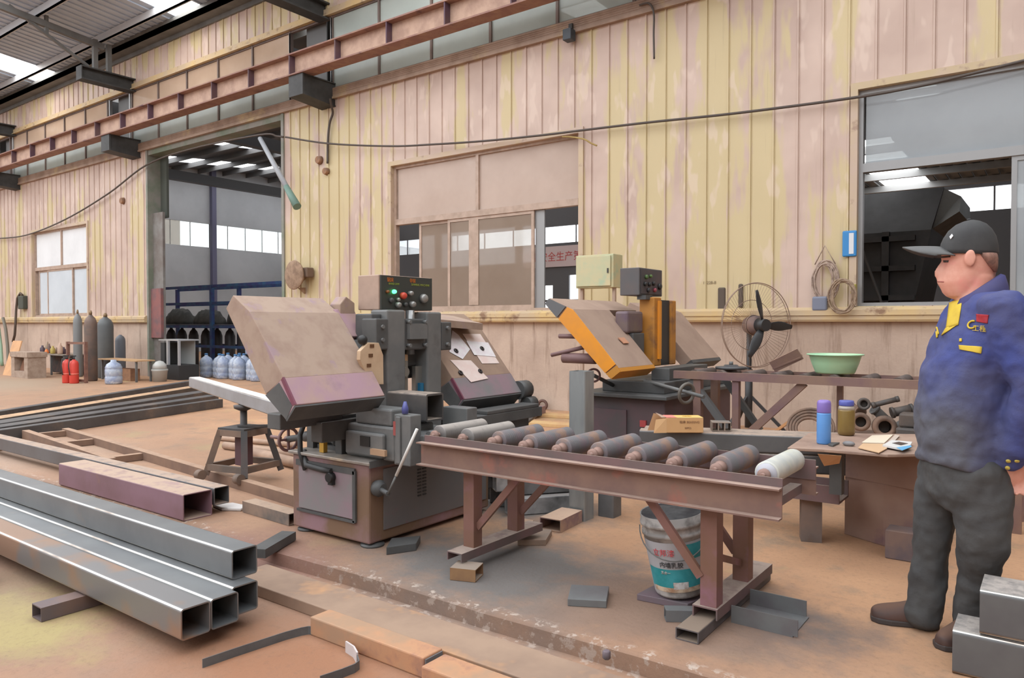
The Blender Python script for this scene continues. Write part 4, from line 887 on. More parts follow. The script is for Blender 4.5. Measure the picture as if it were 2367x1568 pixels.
knob(.39, .42, .022, M('button_red', (226, 84, 66), .4), 'stop_button', .03); knob(.53, .50, .016, KM, 'selector_knob', .03); knob(.80, .36, .030, KM, 'speed_dial', .03)
knob(.17, .27, .016, SAWD, 'push_button'); knob(.29, .14, .018, KM, 'push_button', .03); knob(.44, .16, .014, SAWD, 'push_button'); knob(.56, .17, .020, KM, 'selector_knob', .035); knob(.30, .30, .012, KM, 'push_button')
T1 = M('panel_ink_orange', (210, 120, 50), .6); T2 = M('panel_ink_green', (150, 160, 70), .6)
text('锯床', 'lettering', .030, on_panel(.17, .87), (0, 1, 0), (0, 0, 1), T1, cbx); text('BAND SAW', 'lettering', .018, on_panel(.24, .76), (0, 1, 0), (0, 0, 1), T2, cbx)
text('带锯', 'lettering', .028, on_panel(.60, .88), (0, 1, 0), (0, 0, 1), T1, cbx); text('SAWING MACHINE', 'lettering', .020, on_panel(.76, .77), (0, 1, 0), (0, 0, 1), T2, cbx)
# small things about the vise: lever, white chips
la_, lb0 = AY(964, 992, 2.95), AY(897, 1142, 2.895); lm_ = la_.lerp(lb0, .72)
lv = MB().cyl(la_, lm_, .009, n=8).build('lever_rod', M('lever_white', (236, 234, 228), .4), sw); MB().cyl(lm_, lb0, .007, n=8).build('lever_wire', GREYST, lv)
m = MB(); m.lathe([(.045, 0), (.05, .03), (.03, .06)], 14, (-3.165, 2.96, lb0.z), (1, 0, 0)); m.cyl((-3.14, 2.96, lb0.z), lb0, .014, n=8); m.build('lever_socket', SAWD, sw)
MB().lathe([(.018, 0), (.02, .03), (.008, .07)], 10, (-2.99, 3.02, .785)).build('oil_cup', M('cup_blue', (90, 96, 160), .4), sw)
# clamped square tube
kt = MB().tube4((-3.31, 3.265, .80), (-2.985, 3.265, .80), .152, .165, .012, rad=.014)
tg(kt.build('square_tube', M('dark_tube', (112, 108, 104), .5, .3, c2=(92, 90, 90), sc=5, dust=(176, 160, 146)), loc=(-3.3, 3.265, .72)), 'short dark square tube clamped in the maroon band saw with its end facing the rollers', 'square tube')
# papers and ring magnets on the rear wheel cover
p0 = V((-3.45 - .01, 4.1, 1.1875 - .085)); nn = V((.355, 0, .30)).normalized()
PA = M('paper_white', (240, 238, 238), .7, c2=(232, 218, 224), sc=14); PP = M('paper_pinkish', (236, 212, 204), .7, c2=(240, 226, 218), sc=10)
def paper(pts, lift, mat, label):
    q = [PLN(780 + x / 4.127, 620 + y / 4.127, p0, nn) + nn * lift for x, y in pts]; m = MB().prism(q, nn * .0012); o = tg(m.build('paper', mat, loc=q[0]), label, 'paper', 'papers on the saw cover'); return o
paper([(1190, 630), (1360, 632), (1542, 912), (1378, 915)], .003, PP, 'pinkish paper on the saw cover, mostly under the white sheet with one ring')
paper([(1225, 700), (1432, 716), (1507, 852), (1300, 834)], .006, PA, 'white sheet on the saw cover pinned by a single ring magnet')
paper([(1092, 596), (1150, 640), (1262, 778), (1192, 872), (1066, 802)], .003, PA, 'creased white sheet on the saw cover beside the grey upright')
paper([(1072, 880), (1270, 884), (1436, 1056), (1272, 1092)], .003, PP, 'lowest sheet on the saw cover, held by two ring magnets')
RING = M('ring_magnet', (66, 62, 64), .4, .5)
for (x, y, lf, lb) in ((1372, 775, .0075, 'ring magnet on the white sheet over the pinkish paper'), (1170, 1005, .0045, 'ring magnet at the lower corner of the lowest sheet'), (1357, 990, .0045, 'ring magnet near the outer edge of the lowest sheet'), (1126, 795, .0045, 'ring magnet on the creased sheet beside the upright')):
    q = PLN(780 + x / 4.127, 620 + y / 4.127, p0, nn) + nn * lf; tg(MB().lathe([(.007, 0), (.019, 0), (.020, .006), (.016, .009), (.008, .009), (.007, 0)], 18, q, nn).build('ring_magnet', RING, loc=q), lb, 'magnet', 'ring magnets holding the papers')
m = MB(); q = AX(1119, 800, -3.5)
# ------------------------------------------------------------------ roller conveyor in front of the saw
CONV = M('conveyor_rust', (146, 116, 102), .7, c2=(126, 98, 92), sc=4, c3=(176, 108, 92), sc3=3.5, dust=(176, 150, 136), dlo=.3)
CONVD = M('conveyor_dark', (112, 98, 96), .7, c2=(128, 100, 100), sc=5, dust=(170, 152, 140), dlo=.3)
CLEG = M('conveyor_leg', (140, 100, 92), .65, c2=(126, 92, 74), sc=3, c3=(146, 104, 116), sc3=2.5)
cv = thing('roller_conveyor', (-1.8, 3.2, 0), 'rusty roller conveyor with ten rollers leading from the maroon band saw', 'roller conveyor')
xa, xb = -2.80, -.865
for y0, sgn in ((2.95, 1), (3.46, -1)):
    m = MB(); y1 = y0 + sgn * .006; m.box(xa, xb, y0, y1, .53, .655); m.box(xa, xb, y0 - sgn * .04, y0, .648, .655); m.box(xa, xb, y0 - sgn * .04, y0, .53, .537); m.build('side_channel', CONV, cv)
    m = MB(); m.box(xa + .02, xb, y0 + sgn * .006, y0 + sgn * .012, .60, .69); m.build('bearing_angle', CONVD, cv)
for x in (-2.62, -1.7, -.95): MB().box(x - .025, x + .025, 2.957, 3.453, .535, .575).build('cross_tie', CONVD, cv)
def ridged(r, L, n, R2):
    o = [(.012, 0), (r * .9, 0), (r, .004)]; k = int(L / .016)
    for i in range(k): a = .006 + (L - .012) * i / k; o += [(r, a), (r * R2, a + .005), (r * R2, a + .009)]
    return o + [(r, L - .004), (r * .9, L), (.012, L)]
ROLS = [M('roller_bright', (150, 146, 142), .5, .3, c2=(132, 128, 126), sc=6, dust=(176, 168, 160), dlo=.4), M('roller_worn', (124, 122, 124), .6, .2, c2=(140, 120, 126), sc=7, c3=(158, 130, 114), sc3=6, lo3=.48, hi3=.6), M('roller_white', (216, 216, 206), .5, c2=(196, 200, 196), sc=14, c3=(206, 206, 170), sc3=8)]
proto = {}
for i in range(10):
    x = -2.74 + i * (1.79 / 9); kind = 0 if i < 2 else (2 if i == 9 else 1); r_ = .050
    if kind not in proto:
        ro = MB().lathe(ridged(r_, .36 if kind == 1 else .38, 24, (.985, .94, 1.0)[kind]), 24, (x, 3.05 if kind == 1 else 3.03, .688), (0, 1, 0)).build('roller', ROLS[kind], cv)
        proto[kind] = (ro, x)
        sh = MB(); sh.cyl((x, 2.965, .688), (x, 3.448, .688), .011, n=10); sh.lathe([(.012, 0), (.026, .002), (.026, .018), (.015, .02), (.022, .04), (.030, .060)] if kind == 1 else [(.012, 0), (.026, .002), (.026, .018), (.012, .02)], 14, (x, 2.985, .688), (0, 1, 0)); sh.build('axle', M('axle_tan', (164, 132, 120), .65), ro)
        if kind == 2: MB().lathe([(.014, 0), (.043, 0), (.043, .004), (.014, .005)], 22, (x, 3.024, .688), (0, 1, 0)).build('end_cap', M('cap_pale', (206, 206, 214), .4), ro)
    else:
        src, sx_ = proto[kind]; c = src.copy(); COL.objects.link(c); c.location = src.location + V((x - sx_, 0, 0))
        for g in src.children: e = g.copy(); COL.objects.link(e); e.parent = c
def leg(x, y, z0, z1, w=.07): MB().tube4((x, y, z0), (x, y, z1), w, w, .005, up=(0, 1, 0)).build('leg', CLEG, cv)
leg(-2.50, 3.03, .115, .535); leg(-2.50, 3.42, .115, .535); leg(-1.18, 3.03, .10, .535, .072); leg(-1.18, 3.42, .10, .535, .072)
def foot(x, y0, y1, z0, z1, w):   # channel lying open side down
    m = MB(); m.box(x - w / 2, x + w / 2, y0, y1, z1 - .006, z1); m.box(x - w / 2, x - w / 2 + .006, y0, y1, z0, z1 - .006); m.box(x + w / 2 - .006, x + w / 2, y0, y1, z0, z1 - .006); m.build('foot_channel', CONVD, cv)
foot(-2.50, 2.88, 3.62, .07, .115, .10); foot(-1.19, 2.98, 3.72, .053, .10, .11)
for a, b in (((-2.465, 3.03, .22), (-2.17, 3.0, .53)), ((-2.465, 3.42, .22), (-2.17, 3.42, .53)), ((-1.215, 3.0, .22), (-1.46, 2.99, .532)), ((-1.215, 3.42, .22), (-1.46, 3.42, .532))): MB().bar(a, b, .036, .022, up=(0, 1, 0)).build('brace', CLEG, cv)
MB().bar((-1.18, 3.06, .30), (-1.18, 3.4, .18), .02, .03).build('tie_bar', CLEG, cv)
# pads the conveyor stands on
tg(MB().tube4((-2.80, 2.93, .0375), (-2.44, 2.93, .0375), .13, .063, .005).build('tube_offcut', M('offcut_brown', (130, 98, 74), .7, c2=(150, 112, 78), sc=6, dust=(160, 144, 130)), loc=(-2.6, 2.93, 0)), 'brown rectangular tube offcut lying under the conveyor foot at the saw end', 'tube offcut') if False else None
# ------------------------------------------------------------------ the yellow band saw behind
YEL = M('saw_yellow', (250, 162, 44), .5, c2=(236, 156, 60), sc=5)
YELD = M('saw_yellow_worn', (200, 136, 56), .6, c2=(140, 98, 66), sc=5, lo=.5, hi=.66)
BRDUST = M('brown_dust_cover', (176, 150, 132), .8, c2=(164, 138, 122), sc=4)
s2 = thing('band_saw', (-2.9, 5.7, 0), 'yellow band saw with brown dusty covers beyond the conveyor', 'band saw')
cb2 = MB().box(-3.08, -2.40, 5.2, 6.6, .04, .72).build('cabinet', M('cab2_maroon', (104, 84, 88), .6, c2=(86, 82, 84), sc=2.5), s2, bevel=.012)
MB().box(-3.02, -2.72, 5.185, 5.199, .12, .62).build('panel', M('cab2_panel', (112, 84, 92), .55, c2=(92, 84, 86), sc=3), cb2)
MB().box(-2.60, -2.55, 5.18, 5.2, .50, .55).build('red_button', M('btn_red', (190, 80, 80), .5), cb2)
for x in (-3.0, -2.5):
    for y in (5.28, 6.5): MB().lathe([(.06, 0), (.06, .012), (.03, .045)], 12, (x, y, 0)).build('foot', SAWD, s2)
m = MB(); m.box(-3.15, -2.35, 5.12, 6.7, .72, .75); m.box(-3.0, -2.45, 5.3, 6.6, .75, .84); m.box(-2.66, -2.5, 5.5, 6.3, .84, .94); m.build('bed', SAWD, s2, bevel=.006)
def cover2(y0, y1, dz, dx, k=1.0):
    P = [(-3.22 + dx, 1.50 + dz), (-3.0 + dx, 1.41 + dz), (-2.6 + dx, .97 + dz), (-2.69 + dx, .905 + dz), (-3.255 + dx, 1.455 + dz)]
    c = MB().prism([(x, y0, z) for x, z in P], (0, y1 - y0, 0)).build('wheel_cover', BRDUST, s2, bevel=.005)
    Q = [(-2.602 + dx, .972 + dz), (-2.585 + dx, .945 + dz), (-2.66 + dx, .885 + dz), (-2.695 + dx, .905 + dz)]
    MB().prism([(x, y0 - .004, z) for x, z in Q], (0, y1 - y0 + .008, 0)).build('lower_guard', SAWD if dx else M('orange_guard', (206, 140, 50), .6), c); return c
ca = cover2(4.85, 5.42, 0, 0)
def sidep(pts, mat, name): MB().prism([(x, 4.85 - .012, z) for x, z in pts], (0, .011, 0)).build(name, mat, ca)
sidep([(-3.05, 1.425), (-3.0, 1.405), (-2.735, 1.115), (-2.63, .998), (-2.715, .93), (-3.13, 1.335)], YEL, 'yellow_side')
sidep([(-3.22, 1.495), (-3.065, 1.43), (-3.145, 1.345), (-3.255, 1.455)], M('grey_side', (108, 108, 110), .5), 'grey_side')
sidep([(-2.62, .99), (-2.59, .945), (-2.66, .89), (-2.71, .925)], M('orange_guard', (206, 140, 50), .6), 'guard_side')
cbk = cover2(6.30, 6.98, .0, -.05)
MB().prism([(x, 5.425, z) for x, z in [(-3.22, 1.50), (-3.01, 1.412), (-3.03, 1.36), (-3.25, 1.43)]], (0, .5, 0)).build('bow_top', BRDUST, s2, bevel=.004)
q = AX(1452, 793, -2.72); MB().prism([V((-2.785, q.y - .05, 1.185)), V((-2.785, q.y + .05, 1.185)), V((-2.745, q.y + .06, 1.141)), V((-2.745, q.y - .03, 1.141))], (.004, 0, .004)).build('faded_mark', M('faded_orange', (206, 150, 118), .8), ca)
m = MB(); m.box(-2.86, -2.72, 5.68, 5.82, .94, 1.52); m.build('column', YELD, s2, bevel=.01)
m = MB(); m.box(-2.84, -2.74, 5.82, 6.02, .94, 1.50); m.build('slideway', M('slide_dark', (56, 56, 56), .5), s2)
m = MB(); m.box(-2.86, -2.72, 6.02, 6.12, .94, 1.50); m.build('column', YELD, s2, bevel=.01)
MB().box(-2.80, -2.70, 5.74, 5.78, 1.0, 1.49).build('yellow_strip', YEL, s2)
m = MB(); m.box(-2.92, -2.80, 5.36, 5.64, 1.22, 1.40); m.build('carriage', M('carriage_purple', (112, 92, 104), .6, c2=(130, 112, 100), sc=4), s2, bevel=.02)
m = MB(); m.box(-2.95, -2.78, 5.42, 5.62, .96, 1.22); m.box(-3.05, -2.86, 5.40, 6.3, 1.05, 1.2); m.build('bow_frame', SAWD, s2, bevel=.008)
bx2 = MB().box(-2.98, -2.80, 5.56, 6.0, 1.535, 1.765).build('control_box', M('ctrl_grey', (92, 92, 94), .55, c2=(104, 94, 92), sc=4), s2, bevel=.006)
MB().box(-2.84, -2.76, 5.60, 5.72, 1.50, 1.535).build('box_mount', SAWD, s2)
MB().box(-2.798, -2.792, 5.585, 5.975, 1.55, 1.75).build('control_panel', M('ctrl_panel', (84, 78, 80), .5, c2=(100, 84, 84), sc=6), bx2)
for (y, z, c, r) in ((5.66, 1.69, (90, 120, 70), .018), (5.74, 1.70, (100, 130, 70), .014), (5.64, 1.63, (50, 50, 50), .018), (5.72, 1.63, (50, 50, 50), .018), (5.80, 1.64, (52, 50, 50), .018), (5.70, 1.58, (60, 60, 62), .02), (5.82, 1.585, (170, 84, 96), .018), (5.92, 1.62, (48, 48, 48), .028)):
    MB().lathe([(r, 0), (r, .015), (r * .7, .022), (.0001, .022)], 12, (-2.792, y, z), (1, 0, 0)).build('button', M('b2_%d_%d_%d' % c, c, .5), bx2)
# swing rod with its handwheel
a, b = AY(1490, 880, 5.35), AY(1627, 918, 5.1)
MB().cyl(a, b, .014, n=8).build('clamp_rod', GREYST, s2)
q = AY(1587, 910, 5.15); d = (b - a).normalized()
MB().torus(q, d, .072, .013, 24, 8).build('handwheel', M('wheel2', (112, 106, 98), .5), s2); 
q = AY(1372, 868, 5.1); MB().torus(q, (.6, -.8, 0), .05, .009, 20, 6).build('handwheel', M('handwheel_rust', (132, 100, 98), .6), s2)
m = MB(); m.cyl(q, (-2.9, 5.3, .80), .016, n=8); m.build('handwheel_shaft', SAWD, s2)
q = AY(1350, 820, 4.86); m = MB(); m.cyl((-3.22, 4.88, 1.05), (-2.92, 4.90, 1.12), .016, n=8); m.cyl((-3.12, 4.9, 1.03), (-2.83, 4.9, 1.03), .040, n=14); m.cyl((-3.16, 4.9, 1.2), (-2.98, 4.9, 1.2), .018, n=8); m.build('tension_wheel', M('handwheel_rust', (132, 100, 98), .6), s2)
# ------------------------------------------------------------------ second roller table with basin and disc
TB2 = M('table2_brown', (146, 116, 100), .7, c2=(128, 98, 100), sc=3, dust=(164, 132, 112), dlo=.3)
t2 = thing('roller_table', (-1.4, 5.7, 0), 'long brown roller table leading from the yellow band saw under the green basin', 'roller table')
for y in (5.5, 5.92): MB().box(-2.46, .4, y - .015, y + .015, .865, .925).build('side_rail', TB2, t2)
p2 = None
for i in range(13):
    x = -2.3 + i * .205
    if p2 is None: p2 = MB().cyl((x, 5.52, .90), (x, 5.90, .90), .038, n=16).build('roller', M('roller2', (116, 98, 88), .7, c2=(96, 84, 80), sc=5), t2); px_ = x
    else: c = p2.copy(); COL.objects.link(c); c.location = p2.location + V((x - px_, 0, 0))
def strut(pa, pb, ya, yb, w, mat, name='leg', root=None):
    a = AY(pa[0], pa[1], ya); d = (AY(pb[0], pb[1], yb) - a); b = a + d * (a.z / -d.z) if d.z < 0 else a + d; b.z = max(b.z, 0.0)
    MB().bar(a, b, w, w, up=(0, 1, 0)).build(name, mat, root or t2)
for x in (-2.27, -.2):
    for y in (5.53, 5.89): MB().box(x - .03, x + .03, y - .03, y + .03, 0, .865).build('leg', TB2, t2)
MB().bar((-2.33, 5.53, .86), (-1.98, 5.53, .42), .05, up=(0, 1, 0)).build('brace', M('brace_grey', (104, 104, 104), .6), t2)
MB().bar((-2.2, 5.89, .86), (-1.9, 5.89, .45), .045, up=(0, 1, 0)).build('brace', SAWD, t2)
MB().box(-1.99, -1.94, 5.50, 5.55, 0, .865).build('leg', TB2, t2)
MB().bar((-1.47, 5.53, .87), (-1.96, 5.53, .38), .055, .04, up=(0, 1, 0)).build('brace', TB2, t2)
MB().box(-1.33, -1.29, 5.88, 5.92, 0, .865).build('leg', TB2, t2)
# disc and angle offcut on the table, mint basin
q = AY(1690, 842, 5.7); q.z = .94
ds = thing('pulley_disc', q, 'dark round disc lying on the brown roller table by the fan', 'disc'); MB().lathe([(.03, .0), (.118, 0), (.122, .012), (.118, .02), (.06, .022), (.05, .035), (.02, .035)], 28, q).build('disc', M('disc_dark', (90, 90, 92), .45, .3), ds)
MB().cyl(q + V((0, 0, .035)), q + V((0, 0, .06)), .016, n=10).build('hub', GREYST, ds)
a, b = AY(1785, 852, 5.75), AY(1850, 818, 5.75); a.z = .965
m = MB(); m.bar(a, b, .012, .09, up=(0, -.3, 1)); m.bar(a + V((0, .03, -.005)), b + V((0, .03, -.02)), .07, .012, up=(0, -.3, 1)); tg(m.build('angle_offcut', TB2, loc=a), 'brown angle iron offcut tilted up on the roller table next to the basin', 'offcut')
q = AY(1930, 856, 5.7); q.z = .939; R_ = .188
bs = thing('basin', q, 'mint green plastic basin standing on the brown roller table', 'basin')
MB().lathe([(.10, .006), (.128, 0), (.135, .01), (.160, .075), (R_ - .012, .128), (R_, .134), (R_ + .006, .132), (R_ + .004, .140), (R_ - .014, .137), (.156, .075), (.130, .018), (.0001, .014)], 40, q).build('bowl', M('mint_plastic', (176, 226, 184), .35, c2=(188, 224, 180), sc=4), bs)
# ------------------------------------------------------------------ fan
BLK = M('fan_black', (54, 54, 56), .45); CAGE = M('fan_cage', (164, 140, 124), .6)
fc = AY(1758, 752, 8.72); n = V((.85, -.53, 0)).normalized(); wv = V((.53, .85, 0)).normalized(); zv = V((0, 0, 1))
fn = thing('pedestal_fan', (fc.x, fc.y, 0), 'large pedestal fan with black blades and a thin open wire cage', 'fan')
hub = MB().cyl(fc - n * .02, fc + n * .10, .085, .07, 20).build('hub', BLK, fn)
def blade(ang):
    d = wv * math.cos(ang) + zv * math.sin(ang); s = n.cross(d); R0, R1 = .07, .42; rings = []
    for i in range(7):
        t = i / 6; r = R0 + (R1 - R0) * t; w_ = (.034 + .036 * math.sin(PI * min(1, t * 1.05))) * (1 - .3 * t); tw = math.radians(32 - 22 * t)
        c = fc + n * .05 + d * r; u = s * math.cos(tw) + n * math.sin(tw); v = d.cross(u)
        rings.append([c + u * w_ * math.cos(2 * PI * k / 10) + v * .008 * math.sin(2 * PI * k / 10) for k in range(10)])
    MB().loft(rings).build('blade', BLK, hub)
for a in (math.radians(104), math.radians(-3), math.radians(-118)): blade(a)
MB().lathe([(.03, -.06), (.10, -.05), (.115, .02), (.11, .12), (.06, .16)], 18, fc - n * .16, n).build('motor', M('motor_dust', (140, 112, 100), .7, c2=(110, 96, 100), sc=8), fn)
m = MB()
RC = .50
m.torus(fc - n * .06, n, RC, .006, 56, 5); m.torus(fc - n * .09, n, RC * .985, .004, 56, 5)
cg = m.build('cage_ring', CAGE, fn)
m = MB()
for k in range(72):
    a = 2 * PI * k / 72; d = wv * math.cos(a) + zv * math.sin(a); m.tube([fc - n * .12 + d * .11, fc - n * .14 + d * .3, fc - n * .08 + d * .495], .0017, 4)
m.build('cage_wire', CAGE, fn)
m = MB(); m.torus(fc - n * .15, n, .30, .004, 40, 4); m.torus(fc - n * .12, n, .12, .006, 28, 4); m.build('cage_inner_ring', CAGE, fn)
pb = fc - n * .2
MB().cyl((pb.x, pb.y, .1), (pb.x, pb.y, fc.z), .032, n=12).build('pole', BLK, fn)
MB().cyl((pb.x, pb.y, .05), (pb.x, pb.y, .75), .045, n=12).build('sleeve', BLK, fn)
for a in (10, 130, 250):
    d = V((math.cos(math.radians(a)), math.sin(math.radians(a)), 0)); MB().bar(V((pb.x, pb.y, .45)), V((pb.x, pb.y, 0)) + d * .42 + V((0, 0, .02)), .035).build('leg', BLK, fn)
# ------------------------------------------------------------------ bench of long square tubes with the plate top
BT = M('bench_tube_grey', (112, 112, 112), .45, .3, c2=(98, 98, 98), sc=3, dust=(176, 156, 140), dlo=.5)
A_, B_ = V((-2.21, 4.40, 0)), V((-1.24, 4.77, 0)); dv = (B_ - A_).normalized(); pv = V((-dv.y, dv.x, 0)); E_ = A_ + dv * 1.75
k = 0
for lvl in (0, 1):
    for row in (0, 1):
        s0 = .0 if lvl else .18
        o = A_ + pv * (.062 + row * .128) + dv * (s0 + .02 * row); e = E_ + pv * (.062 + row * .128); z = .422 + lvl * .118
        tg(MB().tube4(o + V((0, 0, z)), e + V((0, 0, z)), .122, .115, .005, rad=.012).build('square_tube', BT, loc=o + V((0, 0, z - .058))),
           (('lower long grey square tube of the bench on the conveyor side', 'lower long grey square tube of the bench on the wall side'), ('upper long grey square tube of the bench, carrying the carton on its edge', 'upper long grey square tube of the bench on the wall side'))[lvl][row], 'square tube', 'long square tubes of the bench'); k += 1
def post(name, c, w, z, label, mat, rot=0, cat='post'):
    r = Matrix.Rotation(rot, 3, 'Z'); q = [V((c[0], c[1], 0)) + r @ V((sx * w / 2, sy * w / 2, 0)) for sx, sy in ((-1, -1), (1, -1), (1, 1), (-1, 1))]
    m = MB(); m.M = Matrix.Translation((c[0], c[1], 0)) @ Matrix.Rotation(rot, 4, 'Z'); m.tube4((0, 0, 0), (0, 0, z), w, w, .006, up=(0, 1, 0)); return tg(m.build(name, mat, loc=(c[0], c[1], 0)), label, cat)
PST = M('post_brown_grey', (142, 120, 108), .7, c2=(110, 104, 102), sc=3, c3=(120, 94, 76), sc3=3)
post('support_post', (-1.185, 4.62), .115, .262, 'short square steel post holding up the bench tubes beside the rusty plate box', PST, math.radians(20))
m = MB(); m.box(-1.32, -1.0, 4.50, 4.74, .262, .275); m.box(-1.32, -1.0, 4.50, 4.515, .275, .362); m.box(-1.32, -1.0, 4.725, 4.74, .275, .362); tg(m.build('channel_offcut', CONVD, loc=(-1.16, 4.62, .262)), 'short channel piece on the square post under the bench tubes', 'channel offcut')
post('support_post', (-2.02, 4.62), .11, .362, 'square post under the bench tubes behind the conveyor rollers', PST, math.radians(20))
PLW = M('bench_plate', (176, 148, 130), .7, c2=(150, 122, 108), sc=5, c3=(192, 166, 146), sc3=3)
pq = [G(1820, 1042, .604), G(1905, 1046, .604), G(2052, 1058, .604), G(2140, 1056, .604), G(2150, 1010, .604), G(1870, 1007, .604)]
tg(MB().prism(pq, (0, 0, .016)).build('bench_plate', PLW, loc=pq[0], bevel=.003), 'worn brown sheet laid over the bench tubes as a table top', 'plate')
ZP = .621
rb = thing('rusty_box', (-.86, 4.85, 0), 'big rusty steel plate box standing under the bench plate', 'steel box')
rq = [V((-1.05, 4.87, 0)), V((-.81, 4.74, 0)), V((-.60, 4.70, 0)), V((-.52, 5.0, 0)), V((-.95, 5.15, 0))]
MB().prism(rq, (0, 0, .36)).build('body', M('rusty_plate', (174, 144, 128), .75, c2=(158, 124, 112), sc=2.5, c3=(128, 100, 108), sc3=2.2), rb, bevel=.004) if False else MB().prism(rq, (0, 0, .362)).build('body', M('rusty_plate', (174, 144, 128), .75, c2=(158, 124, 112), sc=2.5, c3=(128, 100, 108), sc3=2.2), rb, bevel=.004)
uq = [G(1950, 1066, .60), G(2108, 1072, .60)]
m = MB(); p0, p1 = V((-1.04, 4.84, .362)), V((-.60, 4.66, .362)); m.hexa([p0 - V((0, .0, 0)), p1, p1 + V((.02, .012, 0)), p0 + V((.02, .012, 0))], [V((-1.04, 4.84, .60)), V((-.60, 4.66, .60)), V((-.58, 4.672, .60)), V((-1.02, 4.852, .60))]); m.build('upper_plate', M('rusty_plate', (158, 126, 110)), rb)
m = MB(); q = AY(2072, 1245, 4.62); m.box(-.76, -.62, 4.50, 4.64, 0, .16); tg(m.build('wood_block', M('block_brown', (140, 116, 106), .8, c2=(112, 100, 104), sc=6), loc=(-.7, 4.57, 0), bevel=.006), 'small square block on the floor against the rusty plate box by the man', 'block')
# card flap and dark clamp under the plate edge
a = [G(1890, 1050, .60), G(1945, 1054, .60), AY(1940, 1072, 4.25), AY(1905, 1078, 4.25)]
tg(MB().prism(a, (0, .004, .0)).build('card_flap', CARD2 if 'CARD2' in globals() else M('card_tan', (214, 166, 122), .8), loc=a[0]), 'tan card flap hanging from the edge of the bench plate', 'card')
q = AY(1935, 1105, 4.42); m = MB(); m.box(q.x - .035, q.x + .03, 4.39, 4.46, q.z - .09, .598); tg(m.build('dark_bracket', SAWD, loc=q), 'dark steel bracket hanging under the bench plate beside the card flap', 'bracket')
# things on the plate
q = G(1904, 1026, ZP); q.z = ZP; r = sz(q, 31) / 2; H_ = AY(1904, 925, q.y).z - ZP
th = thing('thermos_flask', q, 'blue thermos flask with a purple cap on the bench plate', 'thermos')
MB().lathe([(r * .92, 0), (r, .008), (r, H_ * .68), (r * .96, H_ * .71)], 24, q).build('body', M('thermos_blue', (112, 170, 238), .35, c2=(96, 156, 226), sc=5), th)
MB().lathe([(r * .97, H_ * .71), (r * 1.0, H_ * .73), (r * .98, H_ * .93), (r * .88, H_ * .98), (r * .6, H_)], 24, q).build('cap', M('cap_purple', (146, 122, 200), .4), th)
q = G(1956, 1006, ZP); q.z = ZP; r = sz(q, 37) / 2; H_ = AY(1956, 926, q.y).z - ZP
jr = thing('tea_jar', q, 'glass jar of brown tea with a blue lid on the bench plate', 'jar')
MB().lathe([(r * .8, 0), (r * .98, .008), (r, .03), (r, H_ * .70), (r * .96, H_ * .74)], 24, q).build('tea', M('tea_brown', (142, 116, 62), .3, c2=(124, 100, 56), sc=4), jr)
MB().lathe([(r * .965, H_ * .74), (r * .93, H_ * .80), (r * .82, H_ * .85)], 24, q).build('glass_top', M('jar_glass', (184, 172, 158), .2), jr)
MB().lathe([(r * .86, H_ * .85), (r * .88, H_ * .87), (r * .88, H_ * .97), (r * .8, H_)], 24, q).build('lid', M('lid_blue', (92, 100, 180), .4), jr)
def flat(name, px, z0, th_, mat, label, cat): q = [G(x, y, z0) for x, y in px]; return tg(MB().prism(q, (0, 0, th_)).build(name, mat, loc=q[0]), label, cat)
ox, oy, s_ = 1780, 880, 3.7325
def c7(l): return [(ox + x / s_, oy + y / s_) for x, y in l]
flat('paper', c7([(790, 540), (880, 478), (1062, 472), (985, 545)]), ZP, .004, M('cream_paper', (236, 220, 196), .7), 'cream paper sheet on the bench plate behind the tan card', 'paper')
flat('paper', c7([(1010, 540), (1080, 470), (1118, 478), (1060, 540)]), ZP + .006, .003, M('grey_paper', (206, 190, 176), .7), 'narrow creased paper on the bench plate next to the phone', 'paper')
flat('card', c7([(760, 585), (800, 548), (990, 552), (1010, 590), (940, 628)]), ZP + .0045, .004, M('tan_card', (218, 180, 140), .7), 'tan card lying at the front edge of the bench plate', 'card')
ph = thing('phone', G(2083, 1030, ZP), 'white and blue phone with a dark screen lying on the bench plate', 'phone')
q = [G(x, y, ZP + .008) for x, y in c7([(970, 572), (1050, 530), (1225, 545), (1215, 570), (1140, 608)])]
MB().prism([V((v.x, v.y, ZP + .009)) for v in q], (0, 0, .010)).build('body', M('phone_white', (226, 224, 220), .4), ph)
MB().prism([V((v.x, v.y, ZP + .0195)) for v in [G(x, y, ZP + .019) for x, y in c7([(1052, 542), (1110, 530), (1192, 545), (1130, 560)])]], (0, 0, .001)).build('screen', M('phone_screen', (48, 48, 52), .2), ph)
MB().prism([V((v.x, v.y, ZP + .0195)) for v in [G(x, y, ZP + .019) for x, y in c7([(1090, 580), (1140, 606), (1222, 574), (1215, 560)])]], (0, 0, .0012)).build('blue_edge', M('phone_blue', (96, 178, 226), .4), ph)
q = G(1962, 1031, ZP); q.z = ZP; m = MB(); m.sphere(q + V((0, 0, .012)), .03, 16, 8, (1.1, .7, .5)); tg(m.build('grey_puck', M('puck_grey', (136, 134, 134), .5), loc=q), 'grey rounded puck on the bench plate before the jar', 'puck')
flat('dark_tool', c7([(500, 560), (530, 545), (600, 545), (540, 572)]), ZP + .001, .008, SAWD, 'small dark tool beside the foot of the thermos', 'tool')
